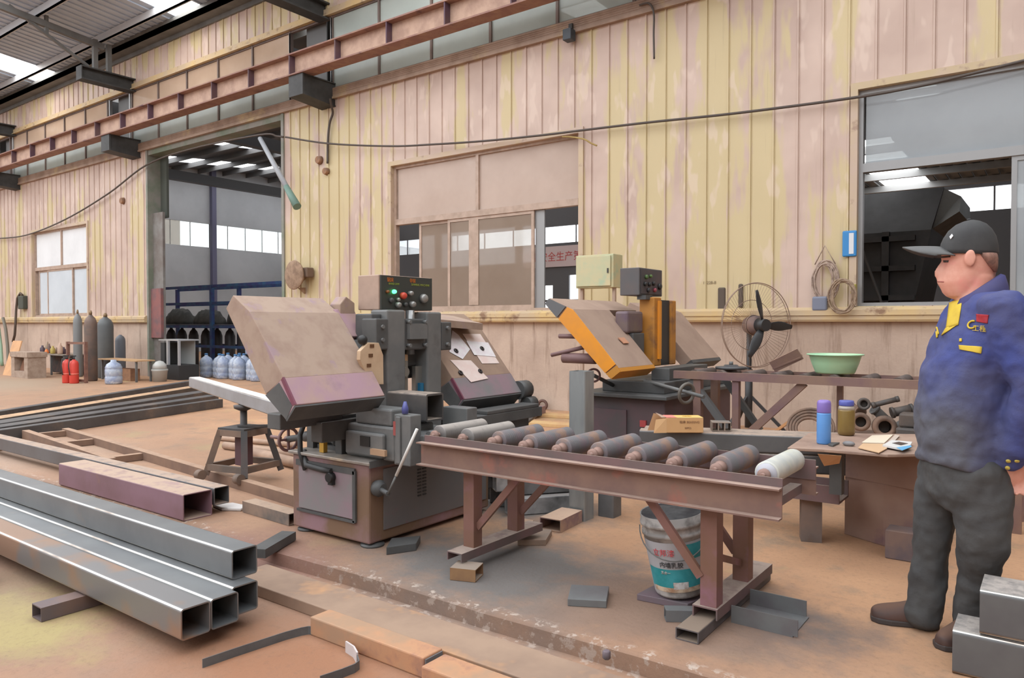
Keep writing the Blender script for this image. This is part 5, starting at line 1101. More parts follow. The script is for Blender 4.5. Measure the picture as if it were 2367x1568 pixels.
# carton on the bench tubes
ZB = .60; ox, oy, s_ = 1440, 860, 5.9175
cA, cB, cD = G(1541, 1001, ZB), G(1626, 1001, ZB), None
dvn = (cB - cA); dvn.z = 0; L_ = dvn.length; dvn.normalize(); pn = V((-dvn.y, dvn.x, 0)); hC = AY(1541, 967, cA.y).z - ZB
K1 = M('carton_orange', (226, 178, 124), .75, c2=(214, 166, 114), sc=4); K2 = M('carton_top', (238, 202, 128), .75, c2=(230, 190, 110), sc=5)
cn = thing('cardboard_box', cA, 'open orange cardboard box lying on the bench tubes', 'cardboard box')
o = cA; P_ = lambda u, v, w_: o + dvn * u + pn * v + V((0, 0, w_))
MB().hexa([P_(0, 0, 0), P_(L_, 0, 0), P_(L_, .14, 0), P_(0, .14, 0)], [P_(0, 0, hC), P_(L_, 0, hC), P_(L_, .14, hC), P_(0, .14, hC)]).build('box', K1, cn, bevel=.003)
MB().prism([P_(.03, 0.001, hC + .0015), P_(L_, .001, hC + .0015), P_(L_, .139, hC + .0015), P_(.03, .139, hC + .0015)], (0, 0, .001)).build('top_face', K2, cn)
MB().prism([P_(.001, 0.002, hC + .0025), P_(.065, .002, hC + .0025), P_(.065, .138, hC + .0025), P_(.001, .138, hC + .0025)], (0, 0, .001)).build('pink_label', M('label_pink', (240, 140, 128), .7), cn)
MB().prism([P_(0, 0, 0), P_(-.085, -.01, .0), P_(-.07, .0, .085), P_(0, .0, hC)], (0, .003, 0)).build('flap', M('flap_light', (236, 190, 138), .75), cn)
MB().prism([P_(0, .13, .0), P_(-.10, .12, .0), P_(-.06, .13, .11), P_(0, .135, hC)], (0, .003, 0)).build('flap', M('flap_shade', (206, 160, 116), .75), cn)
MB().prism([P_(-.03, .02, hC + .0), P_(-.0, .02, hC), P_(.0, .12, hC), P_(-.05, .11, hC + .02)], (0, 0, .003)).build('flap', M('flap_grey', (190, 160, 140), .75), cn)
text('轴承 BEARING', 'lettering', .020, P_(L_ * .62, -.001, hC * .72), dvn, (0, 0, 1), M('carton_ink', (156, 116, 84), .8), cn); text('50PCS', 'lettering', .016, P_(L_ * .58, -.001, hC * .32), dvn, (0, 0, 1), M('carton_ink', (156, 116, 84), .8), cn)
text('轴承', 'lettering', .03, P_(L_ * .62, .07, hC + .004), dvn, pn, M('carton_ink2', (206, 164, 60), .8), cn)

# block of small tubes welded side by side
a = G(1646, 997, ZB); dq = (G(1690, 998, ZB) - a); dq.z = 0; w_ = dq.length / 3; dq.normalize(); pq_ = V((-dq.y, dq.x, 0)); hT = AY(1646, 977, a.y).z - ZB
tbk = thing('tube_block', a, 'block of three small square tubes side by side on the bench next to the carton', 'tube block')
for i in range(3):
    c = a + dq * (w_ * (i + .5)) + V((0, 0, hT / 2)); MB().tube4(c, c + pq_ * .12, w_, hT, .004).build('small_tube', M('small_tube_dust', (150, 132, 118), .6, c2=(120, 116, 112), sc=6), tbk)
# ------------------------------------------------------------------ pile of old parts by the wall behind the bench
RST = M('part_rust', (136, 108, 90), .75, c2=(108, 90, 80), sc=7); RSD = M('part_dark', (84, 80, 78), .6, c2=(104, 92, 84), sc=6)
YP = 8.55
def gear(px, py, rpx, label, mat=RST, th_=.16, y=YP, ax=(.25, -1, .1)):
    c = AY(px, py, y); r = sz(c, rpx); c.z = max(c.z, r + .104); g = thing('machine_gear', c, label, 'machine part', 'old machine parts by the wall')
    MB().lathe([(r * .55, 0), (r, 0), (r * 1.02, th_ * .5), (r, th_), (r * .55, th_), (r * .55, 0)], 22, c, ax).build('ring', mat, g); MB().lathe([(r * .52, th_ * .2), (r * .3, th_ * .15), (.0001, th_ * .15)], 18, c, ax).build('hub', RSD, g); return g
gear(1988, 975, 21, 'rusty ring shaped hub in the parts pile behind the tea jar'); gear(2042, 986, 25, 'largest rusty hub in the parts pile, in the middle behind the papers', th_=.22)
gear(1996, 934, 14, 'dark toothed wheel on top of the parts pile', RSD, .1, 8.75)
for i, (p, q, w_, mt, lb) in enumerate((((2015, 938), (2078, 922), .055, RSD, 'dark steel bar slanting up out of the parts pile'), ((2020, 945), (2052, 975), .10, M('part_grey', (110, 108, 106), .6), 'grey forked arm in the parts pile above the large hub'), ((2055, 998), (2112, 965), .09, M('part_grey', (110, 108, 106), .6), 'grey flat bar at the man\'s side of the parts pile'), ((2060, 955), (2110, 945), .10, RSD, 'dark shaft lying across the parts pile by the man'), ((1990, 955), (1965, 945), .13, RST, 'rusty stub at the back of the parts pile behind the jar'))):
    a, b = AY(p[0], p[1], 8.5 + .12 * i), AY(q[0], q[1], 8.6 + .12 * i); a.z = max(a.z, w_ / 2 + .105); b.z = max(b.z, w_ / 2 + .105)
    m = MB(); m.cyl(a, b, w_ / 2, n=12); m.cyl(a, a.lerp(b, .12), w_ * .62, n=12); m.cyl(b, b.lerp(a, .12), w_ * .58, n=12); o_ = tg(m.build('machine_part', mt, loc=(a.x, a.y, min(a.z, b.z) - w_ / 2)), lb, 'machine part', 'old machine parts by the wall')
c = AY(2105, 970, 8.3); m = MB(); m.box(c.x - .12, c.x + .45, 8.2, 8.5, 0, .26); m.box(c.x - .1, c.x + .2, 8.25, 8.45, .26, .40); m.cyl((c.x + .1, 8.18, .33), (c.x + .1, 8.5, .33), .06, n=12); tg(m.build('gear_housing', RSD, loc=(c.x, 8.3, 0), bevel=.02), 'dark cast housing at the man\'s side of the parts pile', 'machine part')
c = AY(1930, 975, 8.75); m = MB(); m.box(c.x - .02, c.x + .95, 8.60, 9.1, 0, .10); tg(m.build('base_timber', RST, loc=(c.x, 8.9, 0), bevel=.01), 'brown timber under the parts pile at the foot of the wall', 'timber')
c = AY(1870, 972, 8.35); hc = thing('hose_coil', c, 'coil of brown hose leaning over behind the blue thermos', 'hose coil'); 
for i in range(4):
    r = .13 + .035 * i; m = MB(); m.torus(V((c.x, c.y, .16)) + V((0, .02 * i, .0)), (.15, -.75, .55), r, .017, 30, 6, 1.0); m.build('loop', M('brown_coil', (140, 112, 94), .75, c2=(112, 92, 80), sc=6), hc)
a, b = AY(1790, 984, 8.75), AY(1846, 960, 8.75); a.z = .03; b.z = max(.1, b.z)
tg(MB().bar(a, b, .10, .03).build('tan_plank', M('slat_tan', (204, 152, 104), .7), loc=a), 'tan wooden slat propped by the brown hose coil', 'slat')
a, b = G(1745, 986), G(1815, 990); a.z = b.z = .03
tg(MB().tube([a, a.lerp(b, .4) + V((0, .12, .02)), b], .022, 6).build('hose', RST, loc=a), 'loose piece of brown hose on the floor by the fan foot', 'hose')
# ------------------------------------------------------------------ steel tubes and scraps on the floor
WORN_GLINT = M('worn_corner_highlight', (222, 216, 206), .34, .9, c2=(150, 134, 122), sc=2.2, lo=.48, hi=.66, k=.8)  # pale metal paints a highlight along the worn tube corners
NEWT = M('new_tube_steel', (140, 142, 143), .42, .5, c2=(128, 130, 132), sc=2.5, c3=(150, 140, 132), sc3=1.6, lo3=.58, hi3=.7)
NEWB = M('new_tube_rusty', (142, 140, 140), .42, .45, c2=(168, 138, 118), sc=1.3, lo=.46, hi=.54)
GT = 'new square tubes lying before the saw'
def sq(xe, y0, z0, w_, x0, label, mat, group=GT, h=None, t=.006, rad=.014): h = h or w_; return tg(MB().tube4((x0, y0 + w_ / 2, z0 + h / 2), (xe, y0 + w_ / 2, z0 + h / 2), w_, h, t, rad=rad, worn=True).build('square_tube', [mat, WORN_GLINT], loc=(xe, y0 + w_ / 2, z0)), label, 'square tube', group)
sq(-2.865, 1.603, .0, .131, -6.9, 'new square tube with a rusty face in the bottom row of the shiny pile', NEWB)
sq(-2.868, 1.738, .0, .131, -6.9, 'new square tube in the middle of the bottom row of the shiny pile', NEWT)
sq(-2.925, 1.874, .0, .131, -6.9, 'new square tube of the bottom row under the single upper tube', NEWT)
sq(-3.005, 1.925, .133, .133, -7.1, 'single new square tube lying on top of the shiny pile', NEWT)
for x, y0, y1, lb in ((-3.78, 1.42, 2.02, 'short dark bar under the shiny tubes, sticking out before them'), (-5.9, 1.45, 2.05, 'spacer bar under the far part of the shiny tubes')):
    tg(MB().tube4((x, y0, -.036), (x, y1, -.036), .10, .064, .005).build('spacer_bar', M('spacer_dark', (108, 96, 98), .7, c2=(124, 100, 92), sc=6), loc=(x, y0, -.07)), lb, 'bar')
p = G(62, 1372, -.07); q = [V((-4.72, 1.47, 0)), V((-4.3, 1.47, 0))]
tg(MB().tube4((-5.6, 1.43, -.022), (-4.46, 1.43, -.022), .12, .092, .006, rad=.01).build('square_tube', M('brown_tube', (166, 140, 122), .65, c2=(144, 118, 104), sc=4), loc=(-4.46, 1.43, -.07)), 'brown rectangular tube end lying before the shiny pile at the picture edge', 'square tube')
# big purple tube, long grey tube, bundle, ladder frame
PUR = M('purple_tube', (152, 118, 130), .6, c2=(138, 106, 112), sc=2.5, c3=(168, 128, 98), sc3=2.2, lo3=.62, hi3=.72, dust=(192, 166, 146), dlo=.4)
tg(MB().tube4((-6.45, 2.70, .0885), (-4.60, 2.70, .0885), .205, .175, .006, rad=.010).build('square_tube', PUR, loc=(-4.6, 2.7, 0)), 'wide purple painted square tube with a dusty top on the floor', 'square tube')
for x in (-8.7, -6.6, -4.9): tg(MB().box(x - .04, x + .04, 2.835, 2.96, 0, .06).build('wood_spacer', M('spacer_wood', (150, 118, 94), .8), loc=(x, 2.9, 0)), {-8.7: 'wooden spacer under the long grey tube at the picture edge', -6.6: 'wooden spacer under the middle of the long grey tube', -4.9: 'wooden spacer under the end of the long grey tube behind the purple one'}[x], 'spacer')
tg(MB().tube4((-9.0, 2.875, .121), (-4.60, 2.875, .121), .112, .12, .005, rad=.010).build('square_tube', M('grey_long', (118, 118, 120), .5, .3, c2=(108, 104, 104), sc=2, dust=(184, 160, 142), dlo=.5), loc=(-4.6, 2.875, .06)), 'long grey square tube running behind the wide purple tube', 'square tube')
DKT = M('dark_long_tube', (100, 98, 98), .5, .3, c2=(84, 82, 84), sc=3, c3=(124, 112, 104), sc3=2)
for i, (p, q, w_, mt, lb) in enumerate((((-70, 984), (452, 893), .13, DKT, 'dark long tube, outermost of the slanting bundle towards the doorway'), ((-70, 1001), (462, 907), .24, M('tan_topped_tube', (104, 98, 94), .55, .3, c2=(90, 86, 84), sc=3, dust=(206, 168, 132), dlo=.6, dhi=.95), 'tan topped long tube, second in the slanting bundle towards the doorway'), ((-70, 1012), (474, 921), .27, DKT, 'dark long tube in the middle of the slanting bundle'), ((-70, 1022), (492, 932), .22, DKT, 'dark long tube in the slanting bundle, next to the innermost one'), ((-70, 1031), (508, 942), .12, DKT, 'thinnest dark tube of the slanting bundle, on the side of the trestle'))):
    a, e = G(*p), G(*q); tg(MB().tube4(a + V((0, 0, .065)), e + V((0, 0, .065)), w_, .13, .005, rad=.008).build('square_tube', mt, loc=e), lb, 'square tube', 'slanting bundle of dark tubes')
LAD = M('frame_brown', (146, 116, 96), .75, c2=(126, 100, 86), sc=3, dust=(182, 150, 126), dlo=.4)
lf = thing('floor_frame', (-6.6, 3.5, 0), 'long brown ladder shaped frame lying flat on the floor under the trestle', 'frame')
la, lb_ = V((-9.3, 3.82, .04)), V((-3.99, 3.27, .04)); ld = (lb_ - la).normalized(); lp = V((ld.y, -ld.x, 0))
MB().bar(la, lb_, .07, .08).build('side_rail', LAD, lf); MB().bar(la + lp * .40 + V((0, 0, .01)), la + lp * .40 + ld * 2.6 + V((0, 0, .01)), .07, .10).build('side_rail', LAD, lf)
for s_ in (.1, 1.0, 2.3): MB().bar(la + ld * s_ + V((0, 0, -.005)), la + ld * s_ + lp * .40 + V((0, 0, -.005)), .07, .06).build('rung', LAD, lf)
# wooden trestle with screw jack, silver tube on it
TRS = M('trestle_brown', (138, 114, 98), .75, c2=(108, 96, 88), sc=3); TRD = M('trestle_dark', (74, 74, 74), .6, c2=(94, 82, 78), sc=4)
tc_ = V((-5.37, 3.56, 0)); zt = .435
tr_ = thing('trestle', tc_ + V((0, 0, .08)), 'four legged trestle with a screw jack holding the silver tube', 'trestle')
r0, r1 = .205, .125
ang = math.radians(12); rr = lambda x, y: V((tc_.x + x * math.cos(ang) - y * math.sin(ang), tc_.y + x * math.sin(ang) + y * math.cos(ang), 0))
for sx_ in (-1, 1):
    for sy in (-1, 1):
        MB().bar(rr(sx_ * r0, sy * r0) + V((0, 0, .08)), rr(sx_ * r1, sy * r1) + V((0, 0, zt)), .05, .05).build('leg', TRS if sy < 0 and sx_ < 0 else (TRD if sx_ > 0 else TRS), tr_)
for (z, k, m_) in ((.14, .198, TRS), (.415, .13, TRS)):
    for (a, b) in (((-k, -k), (k, -k)), ((k, -k), (k, k)), ((k, k), (-k, k)), ((-k, k), (-k, -k))): MB().bar(rr(*a) + V((0, 0, z)), rr(*b) + V((0, 0, z)), .035, .05).build('stretcher', m_, tr_)
m = MB(); m.prism([rr(-.14, -.14) + V((0, 0, zt)), rr(.14, -.14) + V((0, 0, zt)), rr(.14, .14) + V((0, 0, zt)), rr(-.14, .14) + V((0, 0, zt))], (0, 0, .02)); m.build('top_plate', TRD, tr_)
MB().bar(rr(.0, -.06) + V((0, 0, zt + .03)), rr(.42, .1) + V((0, 0, zt + .045)), .03, .014).build('turn_bar', TRD, tr_)
MB().cyl(rr(0, 0) + V((0, 0, .2)), rr(0, 0) + V((0, 0, .60)), .028, n=14).build('screw', TRD, tr_)
MB().box(tc_.x - .05, tc_.x + .05, tc_.y - .05, tc_.y + .05, .14, zt).build('screw_sleeve', M('sleeve_maroon', (112, 80, 84), .6), tr_)
m = MB(); m.lathe([(.03, 0), (.075, .02), (.08, .045), (.0001, .045)], 18, rr(0, 0) + V((0, 0, .585))); m.build('jack_head', TRD, tr_)
for (x, y) in ((-.205, -.205), (.205, -.205)): m = MB(); q = rr(x, y); m.cyl(q + V((-.03, -.05, .045 + .04)), q + V((.03, -.05, .045 + .04)), .04, n=14); m.build('wheel', TRS, tr_)
SILV = M('silver_galvanised', (176, 178, 182), .4, .3, c2=(166, 166, 168), sc=4, dust=(236, 226, 222), dlo=.7)
sa, sb_ = V((-7.25, 4.235, .688)), V((-3.90, 3.04 + .035, .688))
tg(MB().tube4(sa, sb_, .115, .108, .005, rad=.012, worn=True).build('square_tube', [SILV, WORN_GLINT], loc=sa.lerp(sb_, .5) - V((0, 0, .055))), 'bright silver square tube resting on the trestle jack and running to the saw', 'square tube')
# pipes on the floor behind the trestle
for i, (p, q, r) in enumerate((((500, 1012), (690, 1030), .03), ((520, 1030), (690, 1052), .04), ((560, 1040), (700, 1075), .05))):
    a, b = G(*p, r), G(*q, r); tg(MB().pipe(a, b, r, r * .8, 12).build('pipe', M('dusty_pipe', (196, 164, 140), .7, c2=(170, 140, 120), sc=4), loc=a), ('thin dusty pipe on the floor behind the trestle, closest to the wall', 'middle dusty pipe on the floor behind the trestle', 'thickest dusty pipe on the floor behind the trestle, closest to the saw')[i], 'pipe', 'dusty pipes behind the trestle')
m = MB(); q = G(530, 1176, .0); m.prism([q + V((-.13, -.05, 0)), q + V((.02, -.07, 0)), q + V((.14, .0, 0)), q + V((.10, .08, 0)), q + V((-.06, .07, 0))], (0, 0, .022)); tg(m.build('white_rag', M('white_rag', (226, 220, 216), .8), loc=q, bevel=.008), 'crumpled white rag on the floor at the end of the long grey tube', 'rag')
tg(MB().tube4((-4.5, 3.02, .04), (-3.95, 2.99, .04), .10, .076, .005).build('square_tube', M('stub_dust', (158, 136, 120), .6, c2=(100, 98, 96), sc=4, dust=(190, 164, 142)), loc=(-4.2, 3.0, 0)), 'short dusty rectangular tube on the floor beside the maroon saw cabinet', 'square tube')
# boards and bars before the slab edge
BOARD = M('long_board', (170, 142, 120), .8, c2=(150, 124, 106), sc=2.5, c3=(206, 156, 112), sc3=1.3, lo3=.52, hi3=.62, bump=.2)
tg(MB().box(-3.46, -.55, 2.20, 2.43, -.07, -.012).build('long_plank', BOARD, loc=(-2, 2.3, -.07), bevel=.004), 'long broad plank lying along the foot of the slab edge', 'plank')
BARM = M('bar_orange', (176, 142, 114), .75, c2=(208, 150, 108), sc=4, c3=(150, 116, 104), sc3=4)
tg(MB().box(-2.63, -1.95, 2.065, 2.175, -.07, .012).build('square_bar', BARM, loc=(-2.3, 2.12, -.07), bevel=.006), 'short square bar on the floor before the plank, its cut end facing the other bar', 'bar')
MB().box(-1.949, -1.944, 2.072, 2.168, -.062, .004).build('cut_end', M('cut_grey', (124, 124, 126), .5), bpy.data.objects['square_bar'])
tg(MB().box(-1.93, -.7, 2.03, 2.165, -.07, .0).build('square_bar', BARM, loc=(-1.3, 2.1, -.07), bevel=.006), 'square bar on the floor at the bottom edge before the plank', 'bar')
# bent flat strip with white tape
FLT = M('flat_strip', (112, 116, 118), .5, .2, c2=(96, 98, 100), sc=7)
def ribbon(mb, pts, h, t=.004, z=-.07):
    P = [G(x, y, z) for x, y in pts]
    for a, b in zip(P, P[1:]): mb.bar(a + V((0, 0, h / 2)), b + V((0, 0, h / 2)), t, h)
    return mb
bsr = thing('bent_strip', G(650, 1500, -.07), 'bent flat steel strip on edge in the dust, partly wrapped with white tape', 'steel strip')
m = ribbon(MB(), [(468, 1545), (540, 1520), (600, 1500), (660, 1480), (696, 1470), (712, 1467), (716, 1467), (722, 1468)], .036); m.build('strip', FLT, bsr)
m = ribbon(MB(), [(740, 1585), (790, 1568), (820, 1556), (830, 1548), (826, 1535)], .036); m.build('strip', FLT, bsr)
m = ribbon(MB(), [(826, 1535), (818, 1520), (800, 1508)], .046, .007); m.build('tape', M('tape_white', (214, 204, 202), .6), bsr)
# bits on the slab
def slabbox(c4, h, name, mat, label, cat, z=0.0, bev=.003): q = [G(x, y, z) for x, y in c4]; return tg(MB().prism(q, (0, 0, h)).build(name, mat, loc=q[0], bevel=bev), label, cat)
PLT = M('plate_grey', (122, 124, 124), .6, .1, c2=(112, 108, 110), sc=5); PLP = M('plate_purple', (122, 104, 112), .65, c2=(110, 108, 110), sc=4)
slabbox([(1312, 1402), (1402, 1407), (1408, 1372), (1320, 1368)], .035, 'steel_block', PLT, 'flat grey steel block alone on the slab before the bucket', 'block')
slabbox([(1472, 1388), (1590, 1412), (1672, 1376), (1540, 1352)], .030, 'flat_plate', PLP, 'thin purple plate on the slab under the bucket', 'plate')
slabbox([(1543, 1438), (1600, 1440), (1652, 1385), (1590, 1380)], .034, 'flat_plate', PLT, 'thick grey plate on the slab at the front foot of the conveyor', 'plate') if False else None
tg(MB().tube4((-1.375, 2.99, .026), (-1.27, 3.06, .026), .06, .05, .004).build('tube_offcut', PLT, loc=(-1.3, 3.0, 0)), 'stub of grey tube on the slab beside the conveyor foot channel', 'tube offcut')
tg(MB().tube4((-1.205, 2.83, .026), (-1.205, 3.76, .026), .10, .050, .005, rad=.006).build('tube_offcut', M('offcut_dark', (112, 104, 104), .6, c2=(92, 88, 90), sc=4, dust=(146, 128, 112), dlo=.6), loc=(-1.205, 3.3, 0)), 'long flat tube offcut lying under the conveyor end foot', 'tube offcut')
m = MB(); a, b = G(1700, 1440), G(1840, 1450); m.box(-1.13, -.87, 3.13, 3.38, .0, .006); m.box(-1.13, -.85, 3.13, 3.136, .006, .075); m.box(-1.13, -.88, 3.374, 3.38, .006, .075); tg(m.build('channel_offcut', PLT, loc=(-.9, 3.3, 0)), 'grey channel offcut on the slab outside the conveyor end foot', 'channel offcut')
q = G(1402, 1524, 0); tg(MB().lathe([(.012, 0), (.016, .004), (.016, .03), (.011, .034)], 6, q).build('hex_nut', PLP, loc=q, ), 'single purple nut standing on the slab edge', 'nut')
for i, (c4, h, mt, lb) in enumerate((([(1196, 1262), (1262, 1262), (1276, 1238), (1210, 1232)], .035, M('offcut_tan', (166, 140, 120), .7, c2=(140, 124, 112), sc=5), 'tan topped plate offcut on the slab under the conveyor'), ([(1198, 1228), (1226, 1231), (1234, 1217), (1208, 1212)], .04, M('offcut_tan2', (190, 158, 132), .7), 'small tan block on the slab behind the plate offcut'), ([(893, 1284), (962, 1274), (972, 1256), (905, 1262)], .045, SAWD, 'dark flat block on the slab beside the saw cabinet'))):
    slabbox(c4, h, 'offcut', mt, lb, 'offcut')
tg(MB().tube4(G(1272, 1214, .04), G(1322, 1190, .04), .15, .078, .006).build('tube_offcut', M('offcut_pale', (196, 162, 136), .7, c2=(140, 112, 118), sc=6, dust=(204, 172, 148)), loc=G(1300, 1200)), 'pale short rectangular tube with its open end showing, under the conveyor', 'tube offcut')
tg(MB().tube4(G(1050, 1318, .033), G(1108, 1324, .033), .12, .062, .005).build('tube_offcut', M('offcut_brown', (138, 104, 76), .7, c2=(160, 122, 84), sc=6, dust=(160, 144, 130)), loc=G(1080, 1320)), 'brown rectangular tube offcut before the conveyor foot near the saw', 'tube offcut') 
m = MB(); m.bar(G(596, 1280, .03), G(668, 1238, .03), .09, .05); tg(m.build('dark_bar', SAWD, loc=G(630, 1260)), 'dark flat bar from the shiny tubes towards the saw cabinet', 'bar')
# standing tubes and the heap of offcuts behind the conveyor
GALV = M('galvanised_upright', (176, 180, 180), .4, .4, c2=(150, 154, 154), sc=8, stretch=(1, 1, .2))
tg(MB().tube4((-2.545, 4.22, 0), (-2.545, 4.22, .985), .125, .125, .004, up=(0, 1, 0), rad=.012).build('square_tube', GALV, loc=(-2.545, 4.22, 0)), 'pale galvanised square tube standing upright behind the conveyor', 'square tube')
tg(MB().tube4((-2.43, 4.40, 0), (-2.43, 4.40, .36), .12, .12, .004, up=(0, 1, 0), rad=.012).build('square_tube', M('galv_dull', (128, 130, 132), .5, .3, c2=(112, 114, 116), sc=5), loc=(-2.43, 4.40, 0)), 'short grey square tube standing upright beside the pale galvanised one', 'square tube')
OFD = [M('heap_dark', (132, 132, 132), .5, .2, c2=(92, 92, 92), sc=4, dust=(140, 132, 126), dlo=.55), M('heap_grey', (176, 176, 176), .45, .2, c2=(100, 100, 100), sc=4, dust=(152, 146, 142), dlo=.55), M('heap_light', (216, 214, 212), .4, .2, c2=(126, 122, 122), sc=4)]
heap = []
HL = ('base of the heap closest to the saw', 'base of the heap, second from the saw', 'base of the heap, third from the saw', 'base of the heap beside the upright tubes', 'second layer of the heap closest to the saw', 'middle of the second layer of the heap', 'second layer of the heap beside the upright tubes', 'third layer of the heap closest to the saw', 'third layer of the heap near the upright tubes', 'very top of the heap')
hd = V((.62, .78, 0)); hp = V((.78, -.62, 0)); hb = V((-2.97, 4.36, 0)); hk_ = 0
for lvl, n_ in ((0, 4), (1, 3), (2, 2), (3, 1)):
    for i in range(n_):
        c = hb + hp * ((i - (n_ - 1) / 2) * .128) + V((0, 0, lvl * .122)) + hd * (.04 * ((i * 7 + lvl * 5) % 5 - 2)); L = .26 + .04 * ((i + lvl) % 3)
        heap.append((c - hd * L, c + hd * L * .8, .12, (1, 0, 0, 1, 0, 2, 0, 2, 1, 2)[hk_], ('grey', 'dark', 'dark', 'grey', 'dark', 'pale', 'dark', 'pale', 'grey', 'pale')[hk_] + ' tube offcut at the ' + HL[hk_])); hk_ += 1
for a, b, w_, k, lb in heap: tg(MB().tube4(V(a) + V((0, 0, w_ / 2)), V(b) + V((0, 0, w_ / 2)), w_ * .97, w_ * .97, .006, rad=.008).build('tube_offcut', OFD[k], loc=a), lb, 'tube offcut', 'heap of dark tube offcuts behind the conveyor')
# planks and links by the wall between the saws
PLK = M('yellow_plank', (222, 186, 130), .7, c2=(206, 160, 118), sc=3)
for i, (p, q, w_, z, lb) in enumerate((((1118, 975), (1345, 990), .22, 0, 'pale yellow plank on the floor, closest to the conveyor of those between the saws'), ((1132, 955), (1340, 968), .22, .0, 'pale yellow plank on the floor, second of those between the saws'), ((1110, 966), (1215, 972), .2, .045, 'short yellow plank lying across the others between the saws'), ((1225, 938), (1345, 944), .2, .0, 'yellow plank on the floor at the foot of the wall between the saws'))):
    a, b = G(*p), G(*q); a.z = b.z = z + .022; tg(MB().bar(a, b, w_, .042).build('plank', PLK, loc=a - V((0, 0, .022)), bevel=.004), lb, 'plank', 'yellow planks between the saws')
tg(MB().bar(G(1165, 946, .095), G(1250, 950, .095), .4, .10).build('mauve_timber', M('mauve_timber', (160, 132, 130), .75), loc=G(1200, 940)), 'broad mauve timber on the floor by the rear cover of the maroon saw', 'timber')
tg(MB().bar(G(1186, 1000, .03), AY(1245, 955, 6.6), .04, .03).build('dark_rod', SAWD, loc=G(1200, 1000)), 'dark rod sloping over the yellow planks', 'rod')
for i, (px, py, r, lb) in enumerate(((1234, 920, 10, 'brown iron link standing at the foot of the wall, nearer the maroon saw'), (1254, 924, 10, 'brown iron link standing at the foot of the wall, nearer the pale upright tube'))):
    c = AY(px, py, 9.18); R_ = sz(c, r); c.z = R_ + .012; m = MB(); m.torus(c, (.3, -1, 0), R_, .022, 20, 6, 1.0); tg(m.build('iron_link', M('link_brown', (110, 82, 72), .7), loc=c), lb, 'iron link', 'iron links by the wall')
for i, (px, y0, y1, lb) in enumerate(((1204, 905, 944, 'dark short stake standing by the wall behind the rear saw cover'), (1216, 920, 942, 'dark round stub standing by the wall beside the iron links'))):
    a = AY(px, y0, 9.1); tg(MB().cyl((a.x, 9.1, 0), (a.x, 9.1, max(.2, a.z)), .035 + .015 * i, n=12).build('iron_stub', SAWD, loc=(a.x, 9.1, 0)), lb, 'iron stub')
# ------------------------------------------------------------------ paint bucket under the conveyor
bc = V((-1.42, 3.25, .0)); ax = V((-.075, -.09, 1)).normalized(); bc.z = .047
KS = 1.1
def KB(): m_ = MB(); m_.M = Matrix.Translation(bc) @ Matrix.Scale(KS, 4) @ Matrix.Translation(-bc); return m_
bk = thing('paint_bucket', bc, 'dented white paint bucket with a teal label leaning under the conveyor end', 'bucket')
WH = M('bucket_white', (206, 202, 198), .45, c2=(150, 146, 142), sc=7, lo=.5, hi=.62)
KB().lathe([(.0001, .006), (.100, 0), (.104, .01), (.128, .26), (.134, .262), (.134, .275), (.129, .277), (.131, .30), (.137, .302), (.137, .315), (.132, .317), (.134, .345), (.130, .345), (.122, .25), (.10, .016), (.0001, .014)], 36, bc, ax).build('pail', WH, bk)
def wrap(z0, z1, a0, a1, mat, name, off=.0012, n=14):   # a label that follows the pail
    rad = lambda z: .104 + .024 * (z - .01) / .25 + off; d, u, r = MB().frame(ax, (0, 1, 0)); vs = []; fs = []
    for j in range(3):
        z = z0 + (z1 - z0) * j / 2
        for i in range(n + 1): a = math.radians(a0 + (a1 - a0) * i / n); vs.append(bc + d * z + (u * math.cos(a) + r * math.sin(a)) * rad(z))
    for j in range(2):
        for i in range(n): fs.append((j * (n + 1) + i, j * (n + 1) + i + 1, (j + 1) * (n + 1) + i + 1, (j + 1) * (n + 1) + i))
    KB().add(vs, fs, True).build(name, mat, bk); return lambda a, z: (bc + d * z + (u * math.cos(math.radians(a)) + r * math.sin(math.radians(a))) * (rad(z) + .001), (-u * math.sin(math.radians(a)) + r * math.cos(math.radians(a))))
d0, u0, r0_ = MB().frame(ax, (0, 1, 0)); tocam = (V((0, 0, 0)) - bc); ac = math.degrees(math.atan2(tocam.dot(r0_), tocam.dot(u0)))
wrap(.035, .245, ac - 95, ac + 95, M('label_silver', (190, 190, 194), .45), 'label')
TEAL = M('label_teal', (40, 146, 150), .45, c2=(70, 170, 180), sc=9)
wrap(.045, .13, ac - 70, ac + 70, TEAL, 'teal_band', .0022); wrap(.17, .235, ac + 20, ac + 75, TEAL, 'teal_corner', .0022)
wrap(.03, .05, ac - 60, ac + 60, M('label_cream', (226, 206, 180), .6, c2=(180, 140, 110), sc=30), 'pebble_strip', .003)
wrap(.045, .075, ac - 10, ac + 22, M('label_white', (230, 230, 228), .6, c2=(150, 110, 80), sc=26), 'shell_picture', .0034)
def wtext(s, size, a, z, mat):
    size = size * KS
    d, u, r = d0, u0, r0_; rr_ = .104 + .024 * (z - .01) / .25 + .004; p = bc + d * z + (u * math.cos(math.radians(a)) + r * math.sin(math.radians(a))) * rr_
    p = bc + (p - bc) * KS; text(s, 'lettering', size, p, (-u * math.sin(math.radians(a)) + r * math.cos(math.radians(a))), d, mat, bk)
for i, ch in enumerate('立邦漆'): wtext(ch, .032, ac - 38 + i * 15, .20, M('label_red', (226, 90, 96), .5))
for i, ch in enumerate('内墙乳胶'): wtext(ch, .026, ac - 28 + i * 12, .148, M('label_black', (60, 62, 66), .5))
for i, ch in enumerate('五合一'): wtext(ch, .014, ac - 30 + i * 7, .115, M('label_white', (230, 230, 228)))
